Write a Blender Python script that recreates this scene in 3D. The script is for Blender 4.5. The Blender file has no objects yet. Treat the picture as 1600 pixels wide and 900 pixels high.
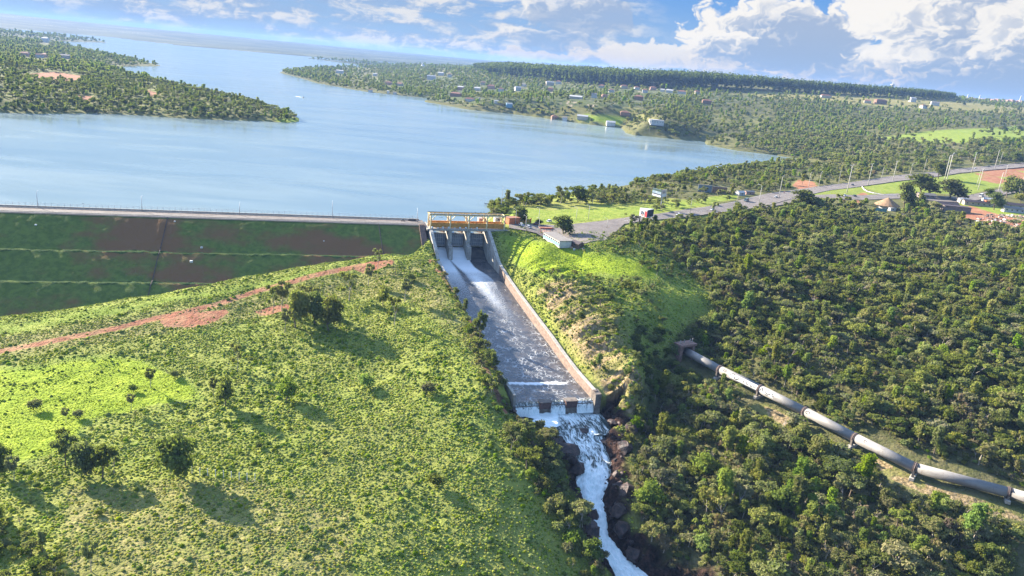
import bpy, bmesh, math, random
import numpy as np
from math import radians, sin, cos, pi, sqrt, atan2

SC = bpy.context.scene
COL = SC.collection
random.seed(7)
RNG = np.random.default_rng(7)

# ------------------------------------------------------------------ camera
F_PX = 1200.0                      # focal length in pixels of a 1600 px wide frame
CAM_H = 100.0                      # metres above the lake
PITCH, ROLL = radians(16.46), radians(5.2)
_c, _s = cos(ROLL), sin(ROLL)
FWD = np.array([0, cos(PITCH), -sin(PITCH)])
_r0 = np.array([1.0, 0, 0]); _u0 = np.array([0, sin(PITCH), cos(PITCH)])
RIGHT = _c * _r0 + _s * _u0
UP = -_s * _r0 + _c * _u0
EYE = np.array([0, 0, CAM_H])
cam = bpy.data.objects.new('camera', bpy.data.cameras.new('camera'))
COL.objects.link(cam)
from mathutils import Matrix, Vector
cam.matrix_world = Matrix(((RIGHT[0], UP[0], -FWD[0], 0), (RIGHT[1], UP[1], -FWD[1], 0),
                           (RIGHT[2], UP[2], -FWD[2], CAM_H), (0, 0, 0, 1)))
cam.data.sensor_width = 36.0
cam.data.lens = 36.0 * F_PX / 1600.0
cam.data.clip_start = 1.0
cam.data.clip_end = 120000.0
SC.camera = cam

# ------------------------------------------------------------------ view, sun, sky
SC.view_settings.view_transform = 'Standard'
SC.view_settings.look = 'None'
SC.view_settings.gamma = 1.0
SC.view_settings.use_curve_mapping = False
SC.view_settings.exposure = 2.2
SC.cycles.max_bounces = 6
SC.cycles.diffuse_bounces = 2
SC.cycles.glossy_bounces = 2
SC.cycles.transmission_bounces = 2
SC.cycles.volume_bounces = 0
SC.cycles.transparent_max_bounces = 8
SC.cycles.caustics_reflective = False
SC.cycles.caustics_refractive = False
SC.cycles.use_denoising = True
SC.cycles.sample_clamp_indirect = 4.0

SUN_AZ, SUN_EL = radians(-57.0), radians(22.0)
sd = bpy.data.lights.new('sun', 'SUN')
sd.energy = 5.0
sd.angle = radians(0.53)
sd.color = (1.0, 0.90, 0.74)
sun = bpy.data.objects.new('sun', sd)
COL.objects.link(sun)
SUNV = Vector((sin(SUN_AZ) * cos(SUN_EL), cos(SUN_AZ) * cos(SUN_EL), sin(SUN_EL)))
sun.rotation_euler = SUNV.to_track_quat('Z', 'Y').to_euler()
sun.location = (0, 0, 300)


class NT:
    """small helper to write node trees"""
    def __init__(s, tree):
        s.t = tree; s.n = tree.nodes; s.l = tree.links
    def new(s, typ, **kw):
        n = s.n.new(typ)
        for k, v in kw.items():
            setattr(n, k, v)
        return n
    def put(s, sock, v):
        if v is None: return
        if hasattr(v, 'is_linked') or isinstance(v, bpy.types.NodeSocket):
            s.l.new(v, sock)
        else:
            if isinstance(v, (tuple, list)) and len(v) == 3 and sock.type == 'RGBA': v = (*v, 1)
            sock.default_value = v
    def math(s, op, a, b=None, c=None, clamp=False):
        n = s.new('ShaderNodeMath', operation=op, use_clamp=clamp)
        s.put(n.inputs[0], a); s.put(n.inputs[1], b); s.put(n.inputs[2], c)
        return n.outputs[0]
    def mix(s, f, a, b, mode='MIX'):
        n = s.new('ShaderNodeMix', data_type='RGBA', blend_type=mode)
        s.put(n.inputs[0], f); s.put(n.inputs[6], a); s.put(n.inputs[7], b)
        return n.outputs[2]
    def mixf(s, f, a, b):
        n = s.new('ShaderNodeMix', data_type='FLOAT')
        s.put(n.inputs[0], f); s.put(n.inputs[2], a); s.put(n.inputs[3], b)
        return n.outputs[0]
    def ss(s, x, lo, hi, a=0.0, b=1.0):
        n = s.new('ShaderNodeMapRange', interpolation_type='SMOOTHSTEP')
        s.put(n.inputs[0], x); s.put(n.inputs[1], lo); s.put(n.inputs[2], hi); s.put(n.inputs[3], a); s.put(n.inputs[4], b)
        return n.outputs[0]
    def noise(s, vec, scale, detail=3.0, rough=0.55, dist=0.0, col=False):
        n = s.new('ShaderNodeTexNoise')
        s.put(n.inputs['Vector'], vec); s.put(n.inputs['Scale'], scale); s.put(n.inputs['Detail'], detail)
        s.put(n.inputs['Roughness'], rough); s.put(n.inputs['Distortion'], dist)
        return n.outputs[1 if col else 0]
    def vmul(s, v, m, add=(0, 0, 0)):
        n = s.new('ShaderNodeVectorMath', operation='MULTIPLY_ADD')
        s.put(n.inputs[0], v); s.put(n.inputs[1], m); s.put(n.inputs[2], add)
        return n.outputs[0]
    def xyz(s, v):
        n = s.new('ShaderNodeSeparateXYZ'); s.put(n.inputs[0], v); return n.outputs
    def comb(s, x, y, z=0.0):
        n = s.new('ShaderNodeCombineXYZ'); s.put(n.inputs[0], x); s.put(n.inputs[1], y); s.put(n.inputs[2], z); return n.outputs[0]
    def attr(s, name, out='Fac'):
        n = s.new('ShaderNodeAttribute', attribute_name=name); return n.outputs[out]
    def pos(s):
        return s.new('ShaderNodeNewGeometry').outputs['Position']
    def obj(s):
        return s.new('ShaderNodeTexCoord').outputs['Object']
    def bump(s, h, strength, dist, normal=None):
        n = s.new('ShaderNodeBump'); s.put(n.inputs['Height'], h); s.put(n.inputs['Strength'], strength); s.put(n.inputs['Distance'], dist)
        if normal is not None: s.put(n.inputs['Normal'], normal)
        return n.outputs[0]


# world: Nishita sky with clouds drawn in direction space
w = bpy.data.worlds.new('World'); SC.world = w; w.use_nodes = True
w.cycles.sampling_method = 'MANUAL'; w.cycles.sample_map_resolution = 256
N = NT(w.node_tree); N.n.clear()
sky = N.new('ShaderNodeTexSky', sky_type='NISHITA')
sky.sun_disc = False; sky.sun_elevation = SUN_EL; sky.sun_rotation = SUN_AZ
sky.altitude = 1000; sky.air_density = 1.0; sky.dust_density = 1.2; sky.ozone_density = 1.5
gen = N.new('ShaderNodeTexCoord').outputs['Generated']
X, Y, Z = N.xyz(gen)[:3]
az = N.math('MULTIPLY', N.math('ARCTAN2', X, Y), 57.2958)           # degrees, right positive
el = N.math('MULTIPLY', N.math('ARCSINE', Z), 57.2958)
def px_dir(px, py):
    d = FWD * F_PX + RIGHT * (px - 800) + UP * (450 - py)
    d = d / np.linalg.norm(d)
    return math.degrees(atan2(d[0], d[1])), math.degrees(math.asin(d[2]))
P = N.comb(az, el)
warpc = N.noise(N.vmul(P, (0.42, 0.62, 1)), 1.0, 4.5, 0.52, 0, True)
PWn = N.new('ShaderNodeVectorMath', operation='MULTIPLY_ADD')
N.put(PWn.inputs[0], warpc); N.put(PWn.inputs[1], (3.4, 2.3, 0)); N.put(PWn.inputs[2], P)
PW = PWn.outputs[0]
def blend_max(lst):
    r = lst[0]
    for k in lst[1:]:
        r = N.math('MAXIMUM', r, k)
    return r
def vdot(v, c):
    n = N.new('ShaderNodeVectorMath', operation='DOT_PRODUCT'); N.put(n.inputs[0], v); N.put(n.inputs[1], c); return n.outputs['Value']
def lobe(px, py, rx, ry):
    a, e = px_dir(px, py)
    v = N.vmul(PW, (1 / rx, 1 / ry, 0), (-(a + 1.7) / rx, -(e + 1.15) / ry, 0))
    n = N.new('ShaderNodeVectorMath', operation='LENGTH'); N.put(n.inputs[0], v)
    return n.outputs['Value'], v
def vb(off):                                  # rounded heads on top of plain noise
    v = N.new('ShaderNodeTexVoronoi', feature='F1'); N.put(v.inputs['Vector'], N.vmul(PW, (0.9, 1.25, 0), off)); v.inputs['Scale'].default_value = 1.0
    v2 = N.new('ShaderNodeTexVoronoi', feature='F1'); N.put(v2.inputs['Vector'], N.vmul(PW, (2.3, 3.0, 0), off)); v2.inputs['Scale'].default_value = 1.0
    return N.math('ADD', N.math('MULTIPLY', v.outputs['Distance'], 0.62), N.math('MULTIPLY', v2.outputs['Distance'], 0.38))
h0 = vb((0, 0, 0)); h1 = vb((-0.22, 0.26, 0))
rim = N.ss(N.math('SUBTRACT', h1, h0), -0.16, 0.26)
elw = N.ss(el, -0.3, 2.6)
lit = N.mix(elw, (0.82, 0.72, 0.64), (0.97, 0.94, 0.89))
shade = N.mix(N.ss(el, 0.2, 5.0), (0.33, 0.47, 0.70), (0.40, 0.50, 0.68))
hazec = N.mix(N.ss(el, 0.0, 7.0), (0.36, 0.55, 0.80), (0.13, 0.36, 0.80))
leftp = N.ss(az, -2.0, -34.0)
hazec = N.mix(N.math('MULTIPLY', leftp, 0.6), hazec, (0.37, 0.57, 0.81))
K = 0.215                                      # cloud/haze radiance against the Nishita strength
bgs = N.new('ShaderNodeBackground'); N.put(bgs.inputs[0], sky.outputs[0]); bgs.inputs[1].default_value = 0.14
st = N.noise(N.vmul(P, (0.07, 0.60, 1), (9.0, 2.0, 1.0)), 1.0, 5.0, 0.55, 0.6)
st2 = N.noise(N.vmul(P, (0.30, 1.05, 1), (2.0, 7.0, 3.0)), 1.0, 7.0, 0.6, 0.3)
la = blend_max([N.ss(lobe(*q)[0], 1.3, 0.6) for q in ((620, 20, 17, 3.4), (880, 35, 6.0, 3.6), (330, 12, 11, 2.0))])
lcov = N.math('MULTIPLY', N.ss(N.math('ADD', N.math('MULTIPLY', st, 0.45), N.math('MULTIPLY', st2, 0.55)), 0.36, 0.55), la)
lcol = N.mix(N.ss(N.math('ADD', N.math('MULTIPLY', N.math('SUBTRACT', st2, 0.5), 1.0), N.math('MULTIPLY', N.math('SUBTRACT', rim, 0.5), 0.10)), -0.07, 0.13), (0.34, 0.49, 0.73), (0.80, 0.81, 0.82))
allc = N.mix(lcov, hazec, lcol)
big_ = N.noise(PW, 0.35, 3.0, 0.5)
#            centre px      rx   ry   shade-bias  opacity
for q, bias, opa in (((1130, 100, 11.0, 0.95), 0.55, 0.85), ((880, 92, 5.5, 0.55), 0.5, 0.7), ((1300, 100, 5.5, 1.6), 0.35, 0.85), ((905, 22, 4.4, 1.5), -0.25, 0.75), ((850, 60, 4.0, 0.7), -0.1, 0.6),
                     ((1215, 55, 6.4, 2.4), -0.12, 1.0), ((1120, 70, 2.6, 1.5), 0.30, 1.0), ((1560, 110, 8.0, 2.6), -0.30, 0.95), ((1480, 95, 4.4, 2.0), 0.10, 0.9), ((1500, 22, 7.0, 2.7), 0.22, 1.0), ((1600, 50, 3.2, 1.8), 0.25, 0.9), ((1395, 34, 2.8, 1.5), 0.45, 1.0)):
    dst, vec = lobe(*q)
    dd_ = N.math('ADD', dst, N.math('MULTIPLY', N.math('SUBTRACT', h0, 0.45), 0.55))
    cov = N.ss(dd_, 1.06, 0.90)
    lgt = N.math('ADD', vdot(vec, (-0.42, 0.52, 0)), bias)
    lgt = N.math('ADD', lgt, N.math('MULTIPLY', N.math('SUBTRACT', rim, 0.5), 0.5))
    lgt = N.math('ADD', lgt, N.math('MULTIPLY', N.math('SUBTRACT', big_, 0.5), 1.2))
    edge = N.ss(dd_, 0.55, 1.0, 0.0, 0.30)
    lgt = N.ss(N.math('ADD', lgt, edge), -0.20, 0.62)
    allc = N.mix(N.math('MULTIPLY', cov, opa), allc, N.mix(lgt, shade, lit))
bgc = N.new('ShaderNodeBackground'); N.put(bgc.inputs[0], allc); bgc.inputs[1].default_value = K
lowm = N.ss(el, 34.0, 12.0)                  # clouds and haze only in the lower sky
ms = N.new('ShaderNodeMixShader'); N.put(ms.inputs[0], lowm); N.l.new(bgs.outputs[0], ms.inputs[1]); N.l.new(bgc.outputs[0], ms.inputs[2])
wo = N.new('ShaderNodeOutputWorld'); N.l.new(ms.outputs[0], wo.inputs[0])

# ------------------------------------------------------------------ projection helpers
def ray(px, py):
    d = FWD * F_PX + RIGHT * (px - 800) + UP * (450 - py)
    return d / np.linalg.norm(d)
def at(px, py, z):
    d = ray(px, py); return EYE + d * ((z - CAM_H) / d[2])
def atd(px, py, dist):
    d = ray(px, py); return EYE + d * (dist / math.hypot(d[0], d[1]))
def proj(x, y, z):
    x = np.asarray(x, float); y = np.asarray(y, float); z = np.asarray(z, float) - CAM_H
    wv = x * FWD[0] + y * FWD[1] + z * FWD[2]
    r = x * RIGHT[0] + y * RIGHT[1] + z * RIGHT[2]
    u = x * UP[0] + y * UP[1] + z * UP[2]
    wv = np.where(wv > 1, wv, 1)
    return 800 + F_PX * r / wv, 450 - F_PX * u / wv

# ------------------------------------------------------------------ numpy noise
def _h(ix, iy, seed):
    n = (ix.astype(np.int64) * 374761393 + iy.astype(np.int64) * 668265263 + seed * 1442695041) & 0xffffffff
    n = ((n ^ (n >> 13)) * 1274126177) & 0xffffffff
    return ((n ^ (n >> 16)) & 0xffffff) / float(0xffffff)
def vnoise(x, y, seed=0):
    x0 = np.floor(x); y0 = np.floor(y); fx = x - x0; fy = y - y0
    fx = fx * fx * (3 - 2 * fx); fy = fy * fy * (3 - 2 * fy)
    a = _h(x0, y0, seed); b = _h(x0 + 1, y0, seed); c = _h(x0, y0 + 1, seed); d = _h(x0 + 1, y0 + 1, seed)
    return (a * (1 - fx) + b * fx) * (1 - fy) + (c * (1 - fx) + d * fx) * fy
def fbm(x, y, seed=0, oct=4):
    r = 0; a = 0.5; t = 0
    for k in range(oct):
        r = r + a * vnoise(x * 2 ** k + 17.3 * k, y * 2 ** k - 9.1 * k, seed + k); t += a; a *= 0.5
    return r / t
def sstep(x, lo, hi):
    t = np.clip((x - lo) / (hi - lo), 0, 1); return t * t * (3 - 2 * t)
def inpoly(px, py, poly):
    px = np.asarray(px); py = np.asarray(py)
    ins = np.zeros(px.shape, bool); n = len(poly)
    for i in range(n):
        x1, y1 = poly[i]; x2, y2 = poly[(i + 1) % n]
        if y1 == y2: continue
        c = ((y1 > py) != (y2 > py)) & (px < (x2 - x1) * (py - y1) / (y2 - y1) + x1)
        ins ^= c
    return ins
def polydist(x, y, pts, closed=False):
    """distance to a polyline, and position along it (index + fraction)"""
    best = np.full(x.shape, 1e12); along = np.zeros(x.shape)
    n = len(pts)
    for i in range(n if closed else n - 1):
        x1, y1 = pts[i][:2]; x2, y2 = pts[(i + 1) % n][:2]
        dx, dy = x2 - x1, y2 - y1
        L = dx * dx + dy * dy + 1e-9
        t = np.clip(((x - x1) * dx + (y - y1) * dy) / L, 0, 1)
        d = (x - x1 - t * dx) ** 2 + (y - y1 - t * dy) ** 2
        m = d < best
        best = np.where(m, d, best); along = np.where(m, i + t, along)
    return np.sqrt(best), along
# ------------------------------------------------------------------ dam and spillway frames
DAM_Z = 5.0
_p0 = at(0, 332, DAM_Z)[:2]; _p1 = at(668, 353, DAM_Z)[:2]
DA = (_p1 - _p0) / np.linalg.norm(_p1 - _p0)            # along the crest, to the right
DN = np.array([DA[1], -DA[0]])                          # downstream, towards the viewer
DO = _p1.copy()                                         # crest edge beside the spillway
FS = 1.8                                                # face slope 1 : 1.8
BERM = [(-7.6, 2.0), (-17.6, 2.2)]
def face_z(w):
    """height of the dam face w metres downstream of the crest edge"""
    w = np.asarray(w, float); z = DAM_Z - w / FS
    w1 = (DAM_Z - BERM[0][0]) * FS; b1 = BERM[0][1]
    w2 = w1 + b1 + (BERM[0][0] - BERM[1][0]) * FS; b2 = BERM[1][1]
    z = np.where(w > w1, np.minimum(BERM[0][0], DAM_Z - (w - b1) / FS), z)
    z = np.where(w > w2, np.minimum(BERM[1][0], DAM_Z - (w - b1 - b2) / FS), z)
    return z
def dam_hit(px, py):
    """where the ray through a pixel meets the dam face"""
    d = ray(px, py)
    t = np.linspace(250, 700, 3000)
    p = EYE[None] + d[None] * t[:, None]
    w = (p[:, :2] - DO) @ DN
    k = np.argmax(p[:, 2] < face_z(np.maximum(w, 0)))
    return p[k]
SC_C = np.array([-33.0, 432.7]); ST = np.array([0.946, 0.323]); ST /= np.linalg.norm(ST)
SD = np.array([ST[1], -ST[0]])                          # downstream along the chute
HW = 16.2                                               # half width of the chute
def sp(t, s):
    return SC_C + ST * t + SD * s
PROF = [(-14, -6.5), (-7, -7.6), (-3, -8.6), (2, -11.6), (7, -13.0), (30, -13.7), (48, -16.2), (65, -18.3), (91, -21.0), (116, -23.0), (131, -24.8), (147, -26.0), (166, -26.1)]
def water_z(s): return np.interp(s, [p[0] for p in PROF], [p[1] for p in PROF])
WALL = [(-14, 4.5), (0, 4.4), (4, 3.4), (15, -2.2), (26, -8.0), (34, -9.0), (48, -11.4), (65, -13.4), (91, -16.0), (116, -18.3), (131, -20.2), (147, -21.6), (169, -22.2)]
def wall_z(s): return np.interp(s, [p[0] for p in WALL], [p[1] for p in WALL])
# river below the weir: pixel, z, half width
RIV = [(872, 638, -30.0, 17.0), (890, 654, -31.3, 15.8), (904, 670, -32.6, 13.8), (908, 684, -34.0, 11.0), (918, 698, -35.4, 7.6), (926, 713, -37.3, 6.6), (928, 733, -39.0, 6.0),
       (923, 758, -41.3, 5.4), (927, 778, -42.8, 3.3), (935, 800, -44.2, 2.4), (939, 833, -46.6, 2.4), (950, 858, -48.2, 3.5), (973, 885, -49.6, 4.4), (996, 908, -50.6, 5.4), (1035, 945, -52.0, 7.0), (1100, 1020, -54, 8)]
RW = np.array([[*at(a, b, c)[:2], c, h] for a, b, c, h in RIV])
RW = np.concatenate([[[*sp(0, 165.0), -29.8, 17.2]], RW])

# ------------------------------------------------------------------ terrain control points (pixel x, pixel y, height)
CT = []
def ct(lst):
    for a, b, z in lst:
        p = at(a, b, z); CT.append((p[0], p[1], z))
def ctd(lst):
    for a, b, d in lst:
        p = atd(a, b, d); CT.append((p[0], p[1], p[2]))
for a, b in [(-160, 512), (-60, 503), (0, 496), (60, 488), (120, 479), (200, 467), (300, 450), (380, 434), (450, 420), (510, 409), (560, 402), (610, 396), (650, 393)]:
    p = dam_hit(a, b); CT.append((p[0], p[1], p[2] + 0.1))
    q = p[:2] - DN * 30; CT.append((q[0], q[1], p[2] - 7))
ct([(-150, 620, -30), (-150, 760, -30), (-150, 920, -29), (0, 560, -28.2), (0, 640, -28.6), (0, 760, -29), (0, 900, -29), (0, 1050, -29),
    (200, 530, -24.5), (200, 600, -26.8), (200, 750, -28.6), (200, 900, -29.5), (200, 1050, -31),
    (400, 470, -18.5), (400, 520, -21.5), (400, 600, -24.8), (400, 750, -28.2), (400, 900, -31), (400, 1050, -34),
    (560, 440, -12.5), (560, 500, -17), (600, 560, -20.5), (600, 700, -27.5), (600, 900, -34), (600, 1050, -38),
    (660, 410, -7.2), (690, 470, -11), (700, 560, -16.5), (720, 640, -22.3), (750, 750, -30), (760, 900, -38), (850, 900, -40.5), (780, 1050, -44),
    (740, 520, -15), (780, 600, -20), (805, 650, -25.5), (840, 710, -29.5), (870, 770, -35.5), (895, 830, -40.5), (915, 890, -44.5)])
for s, z in [(8, -1.0), (20, -5), (40, -9), (65, -11), (100, -13.2), (130, -16.5), (160, -21.5)]:
    q = sp(-HW - 4, s); CT.append((q[0], q[1], z))
for s in (8, 20, 40, 65, 91, 116, 131, 150):            # right of the chute wall
    q = sp(HW + 2.2, s); CT.append((q[0], q[1], float(wall_z(s)) - 0.2))
for s, t, z in [(4, 12, 3.2), (20, 16, 0.5), (20, 30, 3.0), (45, 14, -4), (45, 26, -0.5), (45, 40, 1.5), (75, 10, -9), (75, 20, -3.5), (75, 36, -1.5), (100, 9, -11), (100, 20, -6), (100, 36, -5), (125, 8, -14), (125, 20, -9.5), (125, 32, -9),
               (148, 7, -19), (148, 17, -14), (165, 10, -22), (165, 22, -20)]:
    q = sp(HW + t, s); CT.append((q[0], q[1], z))
ct([(780, 357, 4.4), (830, 362, 4.4), (800, 345, 4.6), (850, 378, 4.2), (910, 388, 4.2), (960, 382, 4.5), (880, 360, 4.8), (940, 355, 5),
    (1000, 380, 3), (1000, 410, 1), (1040, 400, -1), (1055, 440, -5.5), (1085, 470, -9.5), (1060, 500, -13.5), (1040, 530, -18),
    (1000, 341, 6), (1100, 330, 6.3), (1200, 312, 7), (1200, 330, 5), (1300, 300, 9), (1300, 330, 6), (1400, 279, 13), (1400, 315, 8.5), (1500, 267, 18), (1600, 259, 24), (1500, 300, 12), (1600, 290, 16),
    (1100, 355, 2), (1105, 395, -4), (1120, 440, -9), (1155, 440, -5.5), (1130, 480, -13), (1110, 520, -20), (1090, 545, -24.5), (1040, 560, -25), (1010, 590, -28), (1010, 640, -31), (990, 680, -32.5),
    (1200, 370, 0), (1200, 420, -5), (1200, 480, -11), (1200, 540, -17), (1200, 590, -22.5),
    (1350, 350, 3), (1350, 420, -3), (1350, 500, -10), (1350, 580, -16), (1350, 650, -22),
    (1500, 330, 8), (1500, 350, 7.2), (1500, 420, 0), (1500, 500, -7), (1500, 600, -15), (1500, 700, -22.5), (1600, 320, 11), (1600, 345, 10), (1600, 420, 3), (1600, 500, -5), (1600, 600, -13), (1600, 700, -20), (1600, 755, -25),
    (1800, 300, 18), (1800, 420, 6), (1800, 600, -10), (1800, 800, -24), (1800, 900, -28),
    (1070, 562, -26), (1125, 592, -26.3), (1188, 624, -26.6), (1258, 658, -26.8), (1336, 702, -27), (1430, 752, -27.3), (1576, 790, -27.6), (1660, 806, -28),
    (1060, 640, -31), (1100, 660, -30), (1050, 720, -35), (1040, 800, -41), (1050, 880, -46), (1150, 700, -30.5), (1150, 800, -36), (1150, 900, -41), (1300, 760, -31), (1300, 900, -36), (1450, 820, -30), (1450, 900, -33), (1600, 850, -31), (1600, 900, -33), (1300, 1050, -44), (1600, 1050, -40), (1100, 1050, -50),
    (1000, 720, -36), (1005, 780, -39.5), (1015, 840, -43.5), (1025, 890, -46)])
# shore strip and land beyond the lake
ct([(800, 335, 4.5), (830, 330, 4), (900, 325, 4.5), (1000, 310, 5), (1100, 290, 6), (1200, 280, 6), (1260, 262, 7), (1300, 262, 9), (1350, 262, 12)])
ctd([(900, 150, 1700), (1000, 180, 1320), (1140, 140, 2300), (950, 125, 2600), (800, 113, 3200), (740, 110, 3500), (660, 110, 3600), (600, 112, 3400), (560, 120, 2800), (500, 118, 2600), (800, 150, 2000), (700, 135, 2300), (650, 140, 2150),
     (1300, 152, 2350), (1480, 160, 2600), (1600, 171, 3000), (1080, 160, 1800)])
ct([(1200, 190, 24), (1400, 190, 44), (1400, 230, 22), (1500, 235, 28), (1500, 205, 44), (1600, 200, 52), (1600, 235, 34), (1300, 245, 9), (1250, 225, 9), (1150, 210, 8), (1800, 240, 45), (1800, 205, 70)])
ct([(100, 130, 12), (250, 150, 13), (380, 175, 7), (0, 130, 18), (0, 105, 20), (100, 105, 15), (150, 97, 8), (0, 78, 12), (-200, 120, 22), (300, 165, 9), (200, 165, 6), (60, 165, 6)])
ct([(0, 40, 12), (200, 58, 8), (400, 78, 6), (550, 88, 6), (650, 98, 8)])
ctd([(-150, 6, 12000), (0, 21, 12000), (60, 28, 12500), (200, 42, 12000), (300, 52, 12000), (400, 61, 11500), (500, 73, 11000), (600, 84, 10500), (680, 92, 10000), (740, 98.5, 9500), (850, 106, 9500), (950, 110, 9500), (1040, 115, 9500), (1140, 123, 10000), (1240, 134, 10000),
     (1380, 150, 8000), (1480, 158.5, 6500), (1550, 163, 5500), (1600, 166, 5500), (1800, 184, 5000)])
for a in (-60, -40, -20, 0, 20, 40, 60):
    CT.append((30000 * sin(radians(a)), 30000 * cos(radians(a)), 10)); CT.append((60000 * sin(radians(a)), 60000 * cos(radians(a)), 0))
for a in (-75, -60, -45, 45, 60, 75):                   # sides of the valley out of frame
    s_ = -1 if a < 0 else 1
    for d, z in ((60, -42), (150, -38), (260, -30 if a < 0 else -20), (400, -30 if a < 0 else 0), (800, 4), (2000, 20), (6000, 40)):
        CT.append((d * sin(radians(a)), d * cos(radians(a)), z))
CT.append((0, 60, -60)); CT.append((-60, 50, -45)); CT.append((60, 50, -52))
CT = np.array(CT)
def tocoord(x, y):
    d = np.hypot(x, y); return np.stack([np.arctan2(x, y) * 1.6, np.log(d)], -1)
_q = tocoord(CT[:, 0], CT[:, 1]); _n = len(_q)
def kern(r): return np.sqrt(r * r + 0.0012)
_K = kern(np.linalg.norm(_q[:, None] - _q[None], axis=2))
_A = np.zeros((_n + 3, _n + 3)); _A[:_n, :_n] = _K + np.eye(_n) * -2e-4
_A[:_n, _n] = 1; _A[:_n, _n + 1:] = _q; _A[_n, :_n] = 1; _A[_n + 1:, :_n] = _q.T
_W = np.linalg.solve(_A, np.concatenate([CT[:, 2], [0, 0, 0]]))
def rbf(x, y):
    sh = x.shape; c = tocoord(x.ravel(), y.ravel()); out = np.empty(len(c))
    for i in range(0, len(c), 40000):
        cc = c[i:i + 40000]
        r = np.sqrt(((cc[:, None, 0] - _q[None, :, 0]) ** 2 + (cc[:, None, 1] - _q[None, :, 1]) ** 2))
        out[i:i + 40000] = kern(r) @ _W[:_n] + _W[_n] + cc @ _W[_n + 1:]
    return out.reshape(sh)

# lake outline: land polygons given by their shores (pixels on z = 0)
def shore(lst): return np.array([at(a, b, 0)[:2] for a, b in lst])
L_MAIN = np.concatenate([np.array([sp(HW + 1, -9), sp(HW + 1.5, -16), sp(HW + 4, -24)]),
    shore([(771, 330), (766, 325), (770, 320), (800, 318), (840, 312), (880, 304), (930, 299), (985, 289), (1040, 279), (1100, 269), (1160, 262), (1240, 252),
           (1247, 248), (1200, 241), (1150, 235), (1105, 226), (1100, 221), (1060, 218), (1025, 214), (990, 211), (977, 207), (975, 202), (970, 199.5), (925, 195), (862, 186), (800, 178), (740, 172), (725, 170), (700, 165), (665, 159.5), (664, 157), (690, 157),
           (665, 153), (625, 149), (575, 144), (535, 137), (495, 130), (462, 120), (437, 114), (440, 110), (480, 107), (520, 105.5), (575, 105), (640, 104.5), (660, 103), (640, 100.5), (612, 98), (575, 95), (530, 91.5), (482, 88.7), (400, 81.5), (250, 67.5), (160, 56.5), (92, 50), (0, 45), (-300, 18)]),
    np.array([[-60000, 9000], [-60000, 80000], [80000, 80000], [80000, -500], [100, -500], [60, 200]])])
L_LEFT = shore([(-400, 170), (0, 176), (50, 178), (150, 177.5), (212, 180), (275, 184.5), (350, 188), (400, 189), (450, 192), (466, 190), (467, 186), (455, 179), (400, 164), (330, 149), (230, 126), (185, 113), (168, 104), (248, 103.6), (250, 102), (240, 99.5), (170, 86), (120, 75), (82, 66), (60, 64), (0, 62), (-400, 30)])
L_TIP = shore([(168, 66.8), (100, 65), (50, 62), (0, 58), (-400, 24), (-400, 20), (0, 50), (80, 55), (160, 64)])
L_SPIT = shore([(464, 89.3), (490, 92.2), (530, 97.3), (575, 102.6), (640, 104.5), (610, 100.5), (560, 98.5), (520, 94.5), (490, 91)])
LANDS = [L_MAIN, L_LEFT, L_TIP, L_SPIT]
DAMC = [DO + DA * 900 * -1 - DN * 8, DO + DA * 25 - DN * 8]
def lake_sd(x, y):
    """positive on land, negative in the lake: metres to the shore"""
    land = np.zeros(x.shape, bool); dist = np.full(x.shape, 1e12)
    for L in LANDS:
        land |= inpoly(x, y, L)
    for L in LANDS:
        d, _ = polydist(x, y, L, True)
        dist = np.minimum(dist, d)
    w_ = (x - DO[0]) * DN[0] + (y - DO[1]) * DN[1]       # > -16 : the dam body or below it
    u_ = (x - DO[0]) * DA[0] + (y - DO[1]) * DA[1]
    dn = w_ + 15.0
    sdv = np.where(land, dist, -dist)
    lft = (u_ < 46) | (w_ > 10)
    sdv = np.where(lft & (dn > 0), np.maximum(sdv, np.maximum(dn, 0)), sdv)
    sdv = np.where(lft & (dn <= 0) & ~land, np.maximum(sdv, dn), sdv)
    return sdv

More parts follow.
